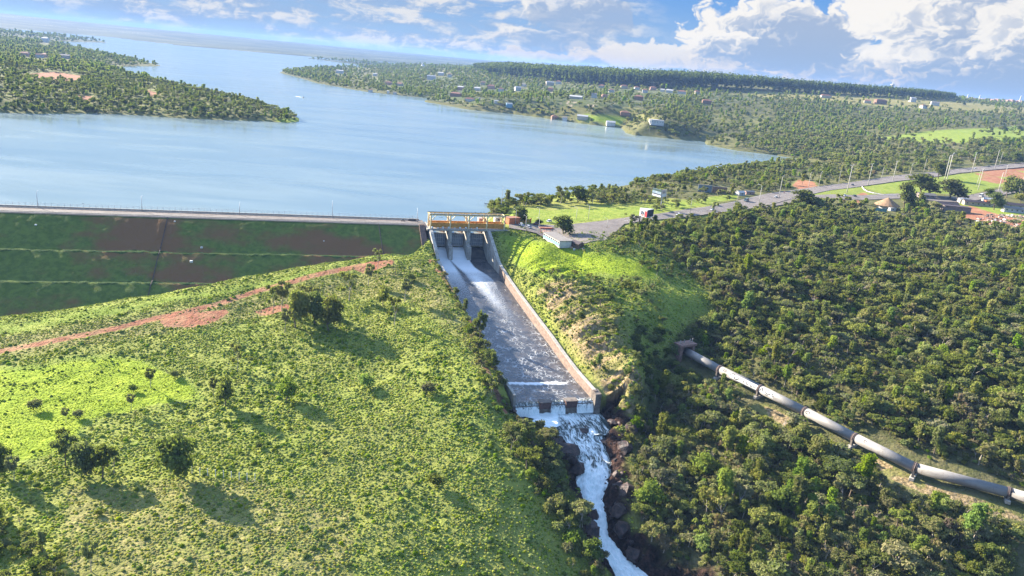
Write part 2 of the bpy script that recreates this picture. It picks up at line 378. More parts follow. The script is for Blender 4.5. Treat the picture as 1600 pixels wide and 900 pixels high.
# carve lines
def carve(x, y, z, hardonly=False):
    # spillway chute
    rel_t = (x - SC_C[0]) * ST[0] + (y - SC_C[1]) * ST[1]
    rel_s = (x - SC_C[0]) * SD[0] + (y - SC_C[1]) * SD[1]
    a = np.abs(rel_t)
    ins = (rel_s > -60) & (rel_s < 167.5)
    bed = np.where(rel_s > -12, water_z(rel_s) - 2.0, -12)
    k = sstep(a, HW + 1.2, HW + 2.2)
    zc = bed * (1 - k) + z * k
    z = np.where(ins & (a < HW + 2.2), np.minimum(zc, np.maximum(z, bed)), z)
    # keep ground just under the top of the right wall
    m = (rel_s > 2) & (rel_s < 167) & (rel_t > HW + 0.5) & (rel_t < HW + 6)
    kk = sstep(rel_t, HW + 2.0, HW + 6)
    z = np.where(m & (rel_t >= HW + 1.2), (wall_z(rel_s) - 0.5) * (1 - kk) + z * kk, z)
    # river
    near = (np.abs(x - 40) < 90) & (y < 330) & (y > 60)
    if near.any():
        xi = x[near]; yi = y[near]; zi = z[near]
        d, al = polydist(xi, yi, RW)
        rz = np.interp(al, np.arange(len(RW)), RW[:, 2]); rh = np.interp(al, np.arange(len(RW)), RW[:, 3])
        e = d - rh
        rug = fbm(xi / 3.0, yi / 3.0, 31, 4)
        target = rz - 0.8 + np.maximum(e, -2.0) * (0.55 + 1.5 * rug) + 3.5 * (rug - 0.42) * sstep(e, -1, 4)
        k = sstep(e, 4.0, 15.0)
        zz = np.minimum(target, zi) * (1 - k) + zi * k
        zz = np.where(e < 0, rz - 1.0 + 1.8 * (rug - 0.5), zz)
        if True:
            rs = (xi - SC_C[0]) * SD[0] + (yi - SC_C[1]) * SD[1]; rt = (xi - SC_C[0]) * ST[0] + (yi - SC_C[1]) * ST[1]
            zz = np.where((rs < 166) , zi, zz)
        z[near] = zz
    return z
ROADP = []   # filled below: road strips as world polylines with half widths
def ground_raw(x, y):
    d = np.hypot(x, y)
    z = rbf(x, y)
    rough = np.clip(d / 500.0, 0.5, 8) 
    lf = (fbm(x / 28.0, y / 28.0, 3, 3) - 0.5) * 1.8 + (fbm(x / 6.0, y / 6.0, 5, 3) - 0.5) * 0.7
    far = (fbm(x / 600.0, y / 600.0, 9, 4) - 0.5) * 26 * sstep(d, 3500, 9000)
    pxx, pyy = proj(x, y, z)
    flat = sstep(y, 430, 470) * sstep(d, 1600, 900)       # roads and yards stay smooth
    # cliff gullies beside the chute
    rel_t = (x - SC_C[0]) * ST[0] + (y - SC_C[1]) * ST[1]; rel_s = (x - SC_C[0]) * SD[0] + (y - SC_C[1]) * SD[1]
    cl = sstep(rel_t, HW + 4, HW + 9) * sstep(rel_t, HW + 45, HW + 22) * sstep(rel_s, 35, 60) * sstep(rel_s, 185, 165)
    gul = (fbm(rel_s / 3.2, rel_t / 14.0, 41, 4) - 0.5) * 6.0 * cl
    z = z + lf * (1 - 0.85 * flat) * np.where(d < 2500, 1, 2.0) + far + gul
    sdv = lake_sd(x, y)
    Ls = np.clip(d * 0.02, 6, 140)
    landz = np.maximum(z, 0.6) * (0.12 + 0.88 * sstep(sdv, 0, Ls * 2.2)) + 0.15
    beyond = ((x - DO[0]) * DN[0] + (y - DO[1]) * DN[1] < -18) | (d > 900)
    z = np.where((sdv > 0) & beyond & (sdv < 400 + d), np.where(z > landz, landz, np.where((d < 520), z, landz)), z)
    z = np.where(sdv <= 0, np.maximum(-7.0, sdv * 0.15 - 0.4), z)
    z = carve(x, y, z)
    return z, sdv

NA, A0, A1 = 900, radians(-66), radians(66)
LR = np.concatenate([np.linspace(math.log(70), math.log(720), 860, endpoint=False), np.linspace(math.log(720), math.log(5000), 260, endpoint=False), np.linspace(math.log(5000), math.log(22000), 50)])
AZ = np.linspace(A0, A1, NA)
GX = np.exp(LR)[:, None] * np.sin(AZ)[None]; GY = np.exp(LR)[:, None] * np.cos(AZ)[None]
GZ, GS = ground_raw(GX, GY)
_ir = np.arange(len(LR))
def gz(x, y, arr=None):
    """height of the ground mesh under a point"""
    arr = GZ if arr is None else arr
    x = np.asarray(x, float); y = np.asarray(y, float)
    fa = np.clip((np.arctan2(x, y) - A0) / (A1 - A0) * (NA - 1), 0, NA - 1.001)
    fr = np.clip(np.interp(np.log(np.maximum(np.hypot(x, y), 1)), LR, _ir), 0, len(LR) - 1.001)
    i = np.floor(fr).astype(int); j = np.floor(fa).astype(int); u = fr - i; v = fa - j
    return (arr[i, j] * (1 - v) + arr[i, j + 1] * v) * (1 - u) + (arr[i + 1, j] * (1 - v) + arr[i + 1, j + 1] * v) * u
def gpx(px, py, tmin=120, tmax=16000):
    """ground point seen at a pixel"""
    d = ray(px, py)
    t = np.exp(np.linspace(math.log(tmin), math.log(tmax), 6000))
    p = EYE[None] + d[None] * t[:, None]
    h = p[:, 2] - gz(p[:, 0], p[:, 1])
    k = int(np.argmax(h < 0))
    if h[k] >= 0: k = len(t) - 1
    if k > 0:
        f = h[k - 1] / (h[k - 1] - h[k] + 1e-9)
        q = p[k - 1] + (p[k] - p[k - 1]) * f
    else: q = p[k]
    return np.array([q[0], q[1], float(gz(q[0], q[1]))])
# ------------------------------------------------------------------ land cover, decided on the terrain
def softpoly(X, Y, poly, rx, ry, k=5):
    acc = np.zeros(X.shape)
    for i in range(k):
        a = 2 * pi * i / k + 0.4
        acc += inpoly(X + rx * cos(a) * (0.4 + 0.6 * (i % 2)), Y + ry * sin(a) * (0.4 + 0.6 * (i % 2)), poly)
    return acc / k
def cover(x, y, z, jit=1.0):
    px, py = proj(x, y, z)
    d = np.hypot(x, y)
    js = np.clip(d / 260.0, 0.6, 1e9)
    jx = (fbm(x / (9 * js), y / (9 * js), 71, 4) - 0.5) * 30 * jit; jy = (fbm(x / (9 * js), y / (9 * js), 77, 4) - 0.5) * 16 * jit
    jf = np.where(d > 900, 0.45, 1.0)
    qx = px + jx * jf; qy = py + jy * jf
    sx = px + jx * 0.15; sy = py + jy * 0.15
    C = {}
    IP = lambda X, Y, poly: softpoly(X, Y, poly, 22.0, 11.0, 9) if X is qx else softpoly(X, Y, poly, 3.0, 1.2, 3)
    def soft_line(pts, w0, w1, X=sx, Y=sy):
        dd, al = polydist(X, Y * 1.0, np.array(pts, float))
        return sstep(dd, w1, w0)
    near = d < 560
    dirt = np.zeros(x.shape)
    dirt = np.maximum(dirt, soft_line([(612, 410), (560, 416), (500, 428), (455, 441), (400, 455), (340, 475), (290, 488), (240, 499), (180, 513), (100, 529), (0, 549), (-150, 575)], 1.5, 7.0) * (0.55 + 0.5 * fbm(x / 6, y / 6, 23, 3)))
    for poly in ([(250, 502), (290, 490), (352, 483), (356, 488), (335, 503), (305, 512), (262, 512)], [(548, 420), (575, 409), (612, 406), (606, 415), (570, 428)], [(395, 487), (425, 478), (455, 474), (450, 484), (410, 494)],
                 [(1235, 290), (1245, 280), (1270, 284), (1280, 296), (1250, 298)], [(1340, 303), (1352, 300), (1362, 308), (1350, 316), (1330, 318)], [(1478, 318), (1520, 322), (1560, 334), (1600, 345), (1600, 356), (1545, 350), (1500, 338)],
                 [(1520, 270), (1600, 262), (1640, 280), (1560, 287), (1530, 281)], [(1498, 266), (1540, 262), (1600, 258), (1640, 264), (1560, 270)],
                 [(35, 116), (90, 112), (130, 119), (125, 128), (70, 126)], [(120, 148), (150, 152), (140, 160), (122, 156)], [(230, 140), (255, 146), (245, 152), (232, 150)]):
        m = IP(px + jx * 0.3, py + jy * 0.22, poly)
        dirt = np.maximum(dirt, m * np.where(poly[0][0] > 1490, np.clip(2.4 * fbm(x / 22, y / 22, 29, 3) - .55, 0, .9) if poly[0][0] > 1490 else .95, .95))
    br_ = sstep(fbm(x / 7, y / 7, 19, 3), .35, .5)
    tan_ = soft_line([(1180, 638), (1210, 648), (1235, 662)], 4, 12) * (0.35 + 0.65 * br_)
    tan_ = np.maximum(tan_, soft_line([(1370, 726), (1400, 742), (1460, 768), (1530, 790), (1600, 806)], 5, 14) * (0.35 + 0.65 * br_))
    dirt = np.maximum(dirt, 0.75 * soft_line([(672, 405), (700, 440), (730, 480), (748, 540), (765, 590), (790, 645)], 1, 9) * (fbm(x / 5, y / 5, 12, 3) > 0.5))
    C['dirt'] = dirt
    lime = IP(qx, qy, [(-300, 560), (0, 572), (60, 566), (120, 556), (190, 552), (225, 566), (300, 590), (330, 625), (230, 640), (150, 655), (130, 690), (70, 712), (-40, 740), (-300, 800)]) * 1.0
    lime = np.maximum(lime, IP(qx, qy, [(-200, 506), (0, 500), (60, 492), (120, 482), (200, 470), (300, 452), (450, 424), (560, 404), (660, 392), (670, 398), (600, 408), (450, 440), (300, 470), (120, 505), (0, 525), (-200, 540)]) * 0.75)
    lime = np.maximum(lime, IP(qx, qy, [(770, 360), (850, 372), (950, 392), (1010, 400), (1040, 425), (1000, 440), (930, 432), (880, 440), (830, 432), (800, 415)]) * 0.95)
    lime = np.maximum(lime, IP(qx, qy, [(1015, 430), (1085, 440), (1112, 465), (1105, 490), (1060, 505), (1040, 535), (1010, 530), (1030, 480)]) * 0.55)
    lime = np.maximum(lime, IP(qx, qy, [(300, 560), (420, 590), (560, 520), (700, 480), (730, 520), (700, 600), (560, 640), (420, 640)]) * 0.35)
    lime = np.maximum(lime, IP(px + jx * .3, py + jy * .2, [(790, 345), (800, 325), (860, 328), (930, 326), (1000, 322), (1150, 303), (1150, 312), (1050, 328), (950, 342), (860, 350)]) * 0.66)
    lime = np.maximum(lime, IP(px + jx * .3, py + jy * .2, [(1370, 215), (1470, 203), (1600, 196), (1700, 192), (1700, 222), (1600, 218), (1520, 222), (1440, 226)]) * 0.72)
    lime = np.maximum(lime, IP(px + jx * .3, py + jy * .2, [(1255, 303), (1320, 292), (1348, 292), (1356, 300), (1375, 303), (1345, 306), (1270, 310)]) * 0.55)
    lime = np.maximum(lime, IP(px + jx * .3, py + jy * .2, [(1345, 291), (1400, 284), (1500, 271), (1620, 262), (1620, 280), (1560, 292), (1510, 305), (1470, 303), (1420, 304), (1375, 303)]) * 0.62)
    lime = np.maximum(lime, IP(px + jx * .3, py + jy * .3, [(1490, 312), (1520, 316), (1600, 326), (1660, 330), (1660, 342), (1560, 334), (1500, 322)]) * 0.7)
    lime = np.maximum(lime, IP(px + jx * .1, py + jy * .06, [(905, 180), (940, 178), (980, 184), (968, 196), (925, 190), (900, 188)]) * 0.8)
    lime = np.maximum(lime, IP(px + jx * .2, py + jy * .1, [(428, 183), (466, 184), (466, 192), (430, 190)]) * 0.8)
    C['lime'] = lime
    dry = IP(qx, qy, [(-200, 515), (0, 520), (200, 490), (420, 452), (660, 402), (700, 450), (740, 520), (780, 600), (800, 650), (770, 640), (720, 540), (640, 470), (520, 470), (300, 520), (0, 560), (-200, 570)]) * 0.6
    dry = np.maximum(dry, IP(qx, qy, [(840, 440), (880, 432), (930, 440), (975, 500), (985, 560), (1000, 640), (960, 650), (935, 600), (900, 560), (860, 500)]) * 0.85)
    dry = np.maximum(dry, IP(qx, qy, [(100, 760), (400, 740), (560, 800), (560, 920), (300, 1000), (120, 930), (80, 840)]) * 0.55)
    dry = np.maximum(dry, IP(px + jx * .3, py + jy * .12, [(1170, 140), (1480, 158), (1600, 168), (1700, 172), (1700, 182), (1560, 176), (1400, 168), (1250, 156), (1170, 150)]) * 0.9)
    dry = np.maximum(dry, IP(px + jx * .3, py + jy * .2, [(950, 165), (1100, 175), (1200, 182), (1180, 205), (1060, 195), (980, 182)]) * 0.5)
    dry = np.maximum(dry, IP(px + jx * .3, py + jy * .2, [(880, 310), (940, 318), (930, 332), (860, 334), (840, 325)]) * 0.4)
    dry = np.maximum(dry, IP(px, py, [(-300, 90), (0, 100), (200, 120), (330, 150), (460, 183), (460, 192), (200, 180), (-300, 175)]) * 0.3)
    C['dry'] = np.maximum(dry, 0.0)
    fo = IP(qx, qy, FOREST) * 1.0
    fo = np.maximum(fo, (d > 620) * (1 - np.maximum(lime, dry * 0.7)) * 0.9)
    C['forest'] = np.clip(fo - dirt, 0, 1)
    dr, al = polydist(x, y, RW)
    rh = np.interp(al, np.arange(len(RW)), RW[:, 3])
    side = (x - RW[:, 0].mean()) > 0
    rock = sstep(dr - rh + (fbm(x / 4, y / 4, 55, 3) - 0.5) * 9, 10, 4) * (y < 300)
    C['rock'] = np.where((((x - SC_C[0]) * SD[0] + (y - SC_C[1]) * SD[1]) > 166), rock, 0)
    rel_t = (x - SC_C[0]) * ST[0] + (y - SC_C[1]) * ST[1]; rel_s = (x - SC_C[0]) * SD[0] + (y - SC_C[1]) * SD[1]
    C['cliff'] = sstep(rel_t, HW + 4, HW + 8) * sstep(rel_t, HW + 26, HW + 18) * sstep(rel_s, 60, 85) * sstep(rel_s, 190, 172) * sstep(fbm(rel_s / 5, rel_t / 14, 88, 3), 0.36, 0.56)
    C['cliff'] = np.maximum(C['cliff'], tan_); C['forest'] = np.clip(C['forest'] - tan_, 0, 1)
    town = IP(px, py, [(600, 140), (700, 118), (830, 125), (1000, 140), (1150, 148), (1200, 152), (1120, 165), (950, 168), (800, 165), (690, 160)]) * 1.0
    C['town'] = town * (d > 900)
    return C, px, py
FOREST = [(1050, 372), (1110, 350), (1160, 340), (1200, 333), (1260, 322), (1330, 322), (1375, 330), (1440, 325), (1480, 340), (1540, 356), (1620, 360), (2300, 370), (2300, 1500), (1020, 1500), (1012, 880), (985, 790), (975, 700), (990, 655), (1000, 600), (1035, 560), (1080, 515), (1120, 500), (1112, 462), (1080, 430), (1050, 405)]
GC, _, _ = cover(GX, GY, GZ)

MATS = {}
def newmat(name):
    m = bpy.data.materials.new(name); m.use_nodes = True
    t = NT(m.node_tree); t.n.clear(); MATS[name] = m
    return m, t
def out(t, shader):
    o = t.new('ShaderNodeOutputMaterial'); t.l.new(shader, o.inputs[0])
def bsdf(t, col, rough=0.8, spec=0.3, normal=None, metal=0.0):
    b = t.new('ShaderNodeBsdfPrincipled')
    t.put(b.inputs['Base Color'], col); t.put(b.inputs['Roughness'], rough); t.put(b.inputs['Specular IOR Level'], spec); t.put(b.inputs['Metallic'], metal)
    if normal is not None: t.put(b.inputs['Normal'], normal)
    return b.outputs[0]
def simple(name, c1, c2=None, rough=0.75, scale=1.5, spec=0.3, bumpd=0.02, metal=0.0, stretch=(1, 1, 1)):
    """weathered paint, concrete, tile ... two tones broken up by noise, slight relief"""
    if name in MATS: return MATS[name]
    m, t = newmat(name)
    c2 = c2 or tuple(v * 0.72 for v in c1)
    v = t.vmul(t.obj(), stretch)
    n = t.noise(v, scale, 5.0, 0.65)
    col = t.mix(t.ss(n, 0.38, 0.66), c1, c2)
    col = t.mix(t.ss(t.noise(v, scale * 6, 3.0), 0.45, 0.8), col, tuple(k * 0.6 for k in c2))
    out(t, bsdf(t, col, rough, spec, t.bump(t.noise(v, scale * 8, 3.0), 0.5, bumpd), metal))
    return m

# ---- the ground material
gm, t = newmat('ground_cover')
p = t.pos()
n_s = t.noise(p, 1.1, 5.0, 0.65); n_m = t.noise(p, 0.16, 4.0, 0.6); n_l = t.noise(p, 0.018, 4.0, 0.6); n_xl = t.noise(p, 0.0032, 5.0, 0.65)
grass = t.mix(t.ss(n_m, 0.35, 0.68), (0.16, 0.195, 0.034), (0.235, 0.255, 0.05))
grass = t.mix(t.ss(n_l, 0.35, 0.65), grass, t.mix(0.5, grass, (0.19, 0.18, 0.05)))
lime = t.mix(t.ss(n_m, 0.35, 0.7), (0.14, 0.195, 0.024), (0.215, 0.25, 0.045))
lime = t.mix(t.ss(t.attr('c_lime'), 0.7, 0.95), lime, t.mix(t.ss(n_m, 0.35, 0.7), (0.175, 0.24, 0.013), (0.24, 0.295, 0.024)))
dry = t.mix(t.ss(n_m, 0.4, 0.7), (0.17, 0.16, 0.05), (0.27, 0.22, 0.10))
forest = t.mix(t.ss(n_m, 0.35, 0.7), (0.065, 0.070, 0.026), (0.13, 0.115, 0.055))
forest = t.mix(t.ss(n_xl, 0.45, 0.66), forest, (0.11, 0.105, 0.04))
dirt = t.mix(t.ss(n_m, 0.35, 0.7), (0.24, 0.095, 0.055), (0.30, 0.165, 0.09))
rock = t.mix(t.ss(t.noise(p, 0.5, 6.0, 0.7), 0.4, 0.65), (0.018, 0.011, 0.010), (0.085, 0.047, 0.036))
cl = t.mix(t.ss(t.noise(t.vmul(p, (1, 1, 0.25)), 0.7, 5.0, 0.7), 0.4, 0.66), (0.16, 0.12, 0.055), (0.34, 0.25, 0.15))
col = t.mix(t.attr('c_forest'), grass, forest)
def mk(name, k=0.5, w_=0.28):
    return t.ss(t.math('ADD', t.attr(name), t.math('MULTIPLY', t.math('SUBTRACT', n_s, 0.5), 0.9)), k - w_, k + w_)
col = t.mix(mk('c_dry'), col, dry)
col = t.mix(mk('c_lime'), col, lime)
col = t.mix(mk('c_town'), col, t.mix(t.ss(t.noise(p, 0.05, 3.0), 0.55, 0.7), (0.07, 0.085, 0.03), (0.25, 0.2, 0.15)))
col = t.mix(mk('c_dirt'), col, dirt)
col = t.mix(mk('c_cliff'), col, cl)
col = t.mix(t.attr('c_rock'), col, rock)
# far plain: mottled woods, fields and pale built-up specks
dist = t.new('ShaderNodeVectorMath', operation='LENGTH'); t.put(dist.inputs[0], p)
farw = t.ss(dist.outputs['Value'], 3800, 5000)
vor = t.new('ShaderNodeTexVoronoi'); t.put(vor.inputs['Vector'], t.vmul(p, (1 / 90, 1 / 90, 0)))
spk = t.math('MULTIPLY', t.ss(vor.outputs['Distance'], 0.30, 0.16), t.ss(t.noise(p, 0.0011, 4.0, 0.6), 0.53, 0.62))
fcol = t.mix(t.ss(t.noise(p, 0.0022, 5.0, 0.6), 0.4, 0.62), (0.028, 0.042, 0.024), (0.075, 0.085, 0.045))
fcol = t.mix(spk, fcol, (0.45, 0.42, 0.38))
col = t.mix(farw, col, fcol)
col = t.mix(t.ss(t.noise(p, 2.6, 3.0, 0.6), 0.52, 0.75), col, t.mix(0.35, col, (0.02, 0.03, 0.01)))
nearw = t.ss(dist.outputs['Value'], 900, 300)
hgt = t.math('ADD', t.noise(p, 0.75, 4.0, 0.6), t.math('MULTIPLY', t.noise(p, 0.2, 3.0), 1.2))
bs = t.new('ShaderNodeBump'); t.put(bs.inputs['Height'], hgt); t.put(bs.inputs['Strength'], t.math('MULTIPLY_ADD', nearw, 0.75, 0.1)); bs.inputs['Distance'].default_value = 0.9
rb_ = t.math('MULTIPLY', t.math('ADD', t.noise(p, 0.9, 6.0, 0.75), t.noise(p, 0.25, 4.0, 0.7)), t.math('MULTIPLY_ADD', t.attr('c_rock'), 2.5, 0.0))
bs2 = t.bump(rb_, 0.9, 0.9, bs.outputs[0])
out(t, bsdf(t, col, 0.95, 0.08, bs2))

def link(o, parent=None):
    COL.objects.link(o)
    if parent is not None: o.parent = parent
    return o
def mesh_np(name, verts, faces, mat, parent=None, smooth=True, attrs=None):
    me = bpy.data.meshes.new(name)
    verts = np.asarray(verts, np.float32); faces = np.asarray(faces, np.int32)
    me.vertices.add(len(verts)); me.vertices.foreach_set('co', verts.ravel())
    k = faces.shape[1]
    me.loops.add(faces.size); me.loops.foreach_set('vertex_index', faces.ravel())
    me.polygons.add(len(faces)); me.polygons.foreach_set('loop_start', np.arange(0, faces.size, k, dtype=np.int32))
    me.polygons.foreach_set('use_smooth', np.full(len(faces), smooth))
    me.update(calc_edges=True)
    for a, v in (attrs or {}).items():
        dom = 'POINT' if len(v) == len(verts) else 'FACE'
        at_ = me.attributes.new(a, 'FLOAT', dom); at_.data.foreach_set('value', np.asarray(v, np.float32).ravel())
    for m in (mat if isinstance(mat, (list, tuple)) else [mat]): me.materials.append(m)
    o = bpy.data.objects.new(name, me)
    return link(o, parent)
def grid_faces(r, c):
    i = np.arange(r * c).reshape(r, c)
    return np.stack([i[:-1, :-1], i[:-1, 1:], i[1:, 1:], i[1:, :-1]], -1).reshape(-1, 4)[:, ::-1]
def structure(o, label=None):
    o['kind'] = 'structure'
    if label: o['label'] = label
    return o
def tag(o, label, cat, group=None, kind=None):
    o['label'] = label; o['category'] = cat
    if group: o['group'] = group
    if kind: o['kind'] = kind
    return o
def thing(name, label, cat, loc=(0, 0, 0), rz=0.0, group=None, kind=None):
    o = bpy.data.objects.new(name, None); COL.objects.link(o)
    o.empty_display_size = 0.5
    o.location = [float(v) for v in loc]; o.rotation_euler = (0, 0, rz)
    return tag(o, label, cat, group, kind)

gf = grid_faces(*GX.shape)
go = mesh_np('ground', np.stack([GX, GY, GZ], -1).reshape(-1, 3), gf, gm, None, True, {'c_' + k: v.ravel() for k, v in GC.items()})
structure(go)

# ---- lake
lm, t = newmat('lake_water')
p = t.pos()
ds = t.new('ShaderNodeVectorMath', operation='LENGTH'); t.put(ds.inputs[0], p)
dnear = t.ss(ds.outputs['Value'], 3500, 400)
streak = t.noise(t.vmul(p, (0.004, 0.012, 0)), 1.0, 5.0, 0.6, 0.6)
col = t.mix(t.ss(streak, 0.4, 0.65), (0.15, 0.205, 0.222), (0.185, 0.235, 0.235))
b1 = t.noise(p, 0.55, 4.0, 0.6); b2 = t.noise(p, 0.09, 3.0, 0.6)
calm = t.ss(t.noise(t.vmul(p, (0.006, 0.016, 0)), 1.0, 4.0, 0.55, 1.0), 0.35, 0.6)
hh = t.math('ADD', t.math('MULTIPLY', b1, t.math('MULTIPLY_ADD', calm, 0.8, 0.3)), t.math('MULTIPLY', b2, 0.8))
nb = t.new('ShaderNodeBump'); t.put(nb.inputs['Height'], hh); t.put(nb.inputs['Strength'], t.math('MULTIPLY_ADD', t.math('MULTIPLY', dnear, t.ss(streak, 0.35, 0.6, 0.5, 1.6)), 0.035, 0.008)); nb.inputs['Distance'].default_value = 1.0
rgh = t.math('MULTIPLY_ADD', calm, 0.10, 0.12)
out(t, bsdf(t, col, rgh, 0.5, nb.outputs[0]))
st_r, st_a = 3, 4
lx = GX[::st_r, ::st_a]; ly = GY[::st_r, ::st_a]; ls = GS[::st_r, ::st_a]
dd = np.hypot(lx, ly)
keep = (ls < np.clip(dd * 0.03, 10, 200)) & (((lx - SC_C[0]) * SD[0] + (ly - SC_C[1]) * SD[1] < 6))
lf = grid_faces(*lx.shape)
lf = lf[keep.ravel()[lf].all(1)]
us, inv = np.unique(lf, return_inverse=True)
lv = np.stack([lx, ly, np.zeros_like(lx)], -1).reshape(-1, 3)[us]
lake = mesh_np('lake', lv, inv.reshape(-1, 4), lm)
bm = bmesh.new(); bm.from_mesh(lake.data)
bmesh.ops.bisect_plane(bm, geom=bm.verts[:] + bm.edges[:] + bm.faces[:], plane_co=(*sp(0, -6.9), 0), plane_no=(SD[0], SD[1], 0), clear_outer=True)
bm.to_mesh(lake.data); bm.free()
structure(lake)
# ------------------------------------------------------------------ where the far houses stand (photo pixel of the foot, size in photo pixels)
def R2(zx, zy): return 400 + zx / 4, zy / 4
def R3(zx, zy): return 800 + zx / 4, zy / 4
def R4(zx, zy): return 1200 + zx / 4, zy / 4
def R1(zx, zy): return zx / 4, zy / 4
HS = [(R2(745, 472), 6, 3, 'w', 'w', 'white house among trees near the tip of the peninsula'), (R2(525, 455), 11, 4, 'w', 'w', 'long white house nearest the tip of the peninsula'), (R2(1095, 495), 13, 6, 'w', 'w', 'large white house in the middle of the peninsula'), (R2(1155, 468), 9, 4, 'w', 'w', 'white house behind the large one, under the white tent'), (R2(1210, 478), 6, 4, 'w', 't', 'small white house with a terracotta roof right of the white tent'),
      (R2(830, 525), 10, 3, 'p', 't', 'pinkish long house near the shore left of the peninsula centre'), (R2(900, 532), 9, 3, 'c', 't', 'cream house right beside the pinkish long one'), (R2(715, 572), 6, 3, 'w', 't', 'waterside house with terracotta roof near the left shore'), (R2(826, 582), 3, 4, 'w', 'w', 'small bright white boathouse at the waterline'), (R2(868, 585), 5, 2, 'w', 'g', 'low white house right of the bright boathouse'),
      (R2(1280, 560), 9, 5, 'p', 'w', 'pale pink house above the shore grove'), (R2(1250, 600), 17, 5, 'r', 't', 'wide reddish house near the little shore spit'), (R2(1335, 628), 15, 3, 'w', 't', 'long red-roofed house just above the shore grass'), (R2(1395, 628), 3, 5, 'c', 'c', 'narrow pale tower-like house beside the long red-roofed one'), (R2(1385, 560), 9, 3, 'w', 'w', 'white roofed house right of the pale pink one'),
      (R2(1470, 552), 12, 5, 'p', 't', 'pink house group right of centre'), (R2(1500, 640), 6, 3, 'w', 'w', 'white house in the lower shore grove'), (R2(1580, 665), 9, 5, 'b', 'w', 'light blue house nearest the lake'), (R2(1420, 525), 8, 3, 'c', 't', 'cream house high in the suburb'), (R2(1530, 568), 8, 4, 'w', 't', 'white and red house at the suburb centre'),
      (R3(35, 562), 9, 5, 'w', 'w', 'bright white house left of the suburb middle'), (R3(75, 537), 6, 3, 'w', 'g', 'small grey-roofed house above the bright white one'), (R3(235, 530), 12, 5, 'c', 'w', 'cream block near the skyline plantation'), (R3(290, 522), 8, 4, 'w', 't', 'white house tucked under the dark plantation'), (R3(240, 568), 8, 5, 'p', 't', 'pink house below the cream block'),
      (R3(400, 614), 19, 3, 'c', 'w', 'very long low pale building in the open field'), (R3(512, 608), 8, 6, 'w', 'g', 'white two-storey block right of the very long building'), (R3(575, 608), 8, 4, 'p', 't', 'terracotta house right of the two-storey block'), (R3(790, 622), 13, 6, 'r', 't', 'red house with a gable between dark trees'), (R3(700, 550), 10, 4, 'c', 't', 'cream house in the upper right row'),
      (R3(780, 556), 8, 3, 'w', 't', 'white house in the upper right row, second from the cream one'), (R3(830, 576), 8, 4, 'w', 't', 'bright house in the upper right row, third from the cream one'), (R3(880, 560), 9, 4, 'p', 't', 'pink house in the upper right row'), (R3(940, 570), 6, 3, 'w', 'w', 'small white house in the upper right row'), (R3(985, 575), 10, 3, 'w', 'w', 'wide white roof in the upper right row'),
      (R3(1060, 582), 12, 3, 'w', 't', 'last long house of the upper right row'), (R3(1155, 582), 7, 3, 'c', 't', 'isolated cream house beside the tan field'), (R3(1215, 645), 13, 5, 'r', 't', 'isolated red house in the woods right of the suburb'), (R3(440, 742), 16, 5, 'c', 'w', 'cream lakeside villa beside a bright lawn'), (R3(615, 780), 13, 5, 'w', 'w', 'low white lakeside villa with a lawn behind'),
      (R3(705, 715), 14, 4, 'r', 't', 'reddish roofs above the two lawns'), (R3(330, 750), 7, 5, 'w', 'g', 'grey boathouse at the lake edge'), (R3(265, 740), 10, 4, 'r', 't', 'brown shelter at the lake edge left of the grey boathouse'), (R3(880, 540), 7, 3, 'w', 't', 'small roof just below the plantation edge'), (R3(560, 545), 9, 3, 'c', 't', 'cream roofs below the plantation, centre'), (R3(620, 572), 8, 3, 'w', 't', 'white house between the two right-hand rows'),
      (R4(360, 608), 14, 3, 'c', 't', 'tan shed in the long tan field'), (R4(700, 645), 17, 5, 'r', 't', 'reddish farm buildings at the field edge'), (R4(900, 632), 8, 5, 'w', 'w', 'white shed in the tan field'), (R4(1040, 655), 10, 4, 'w', 'g', 'pale shed right of the farm buildings'), (R4(970, 672), 8, 3, 'w', 't', 'small farmhouse right of the farm buildings'), (R4(620, 640), 9, 3, 'c', 't', 'left hut of the farm buildings'),
      (R1(160, 348), 13, 4, 'p', 't', 'pinkish roofed house on the left headland'), (R1(240, 358), 12, 4, 'w', 't', 'white house right of the pinkish one on the left headland'), (R1(285, 355), 8, 4, 'p', 't', 'pink house on the left headland'), (R1(410, 362), 13, 4, 'c', 'g', 'grey-roofed house farther right on the left headland'), (R1(285, 262), 10, 6, 'w', 'w', 'bright white house on the second headland')]
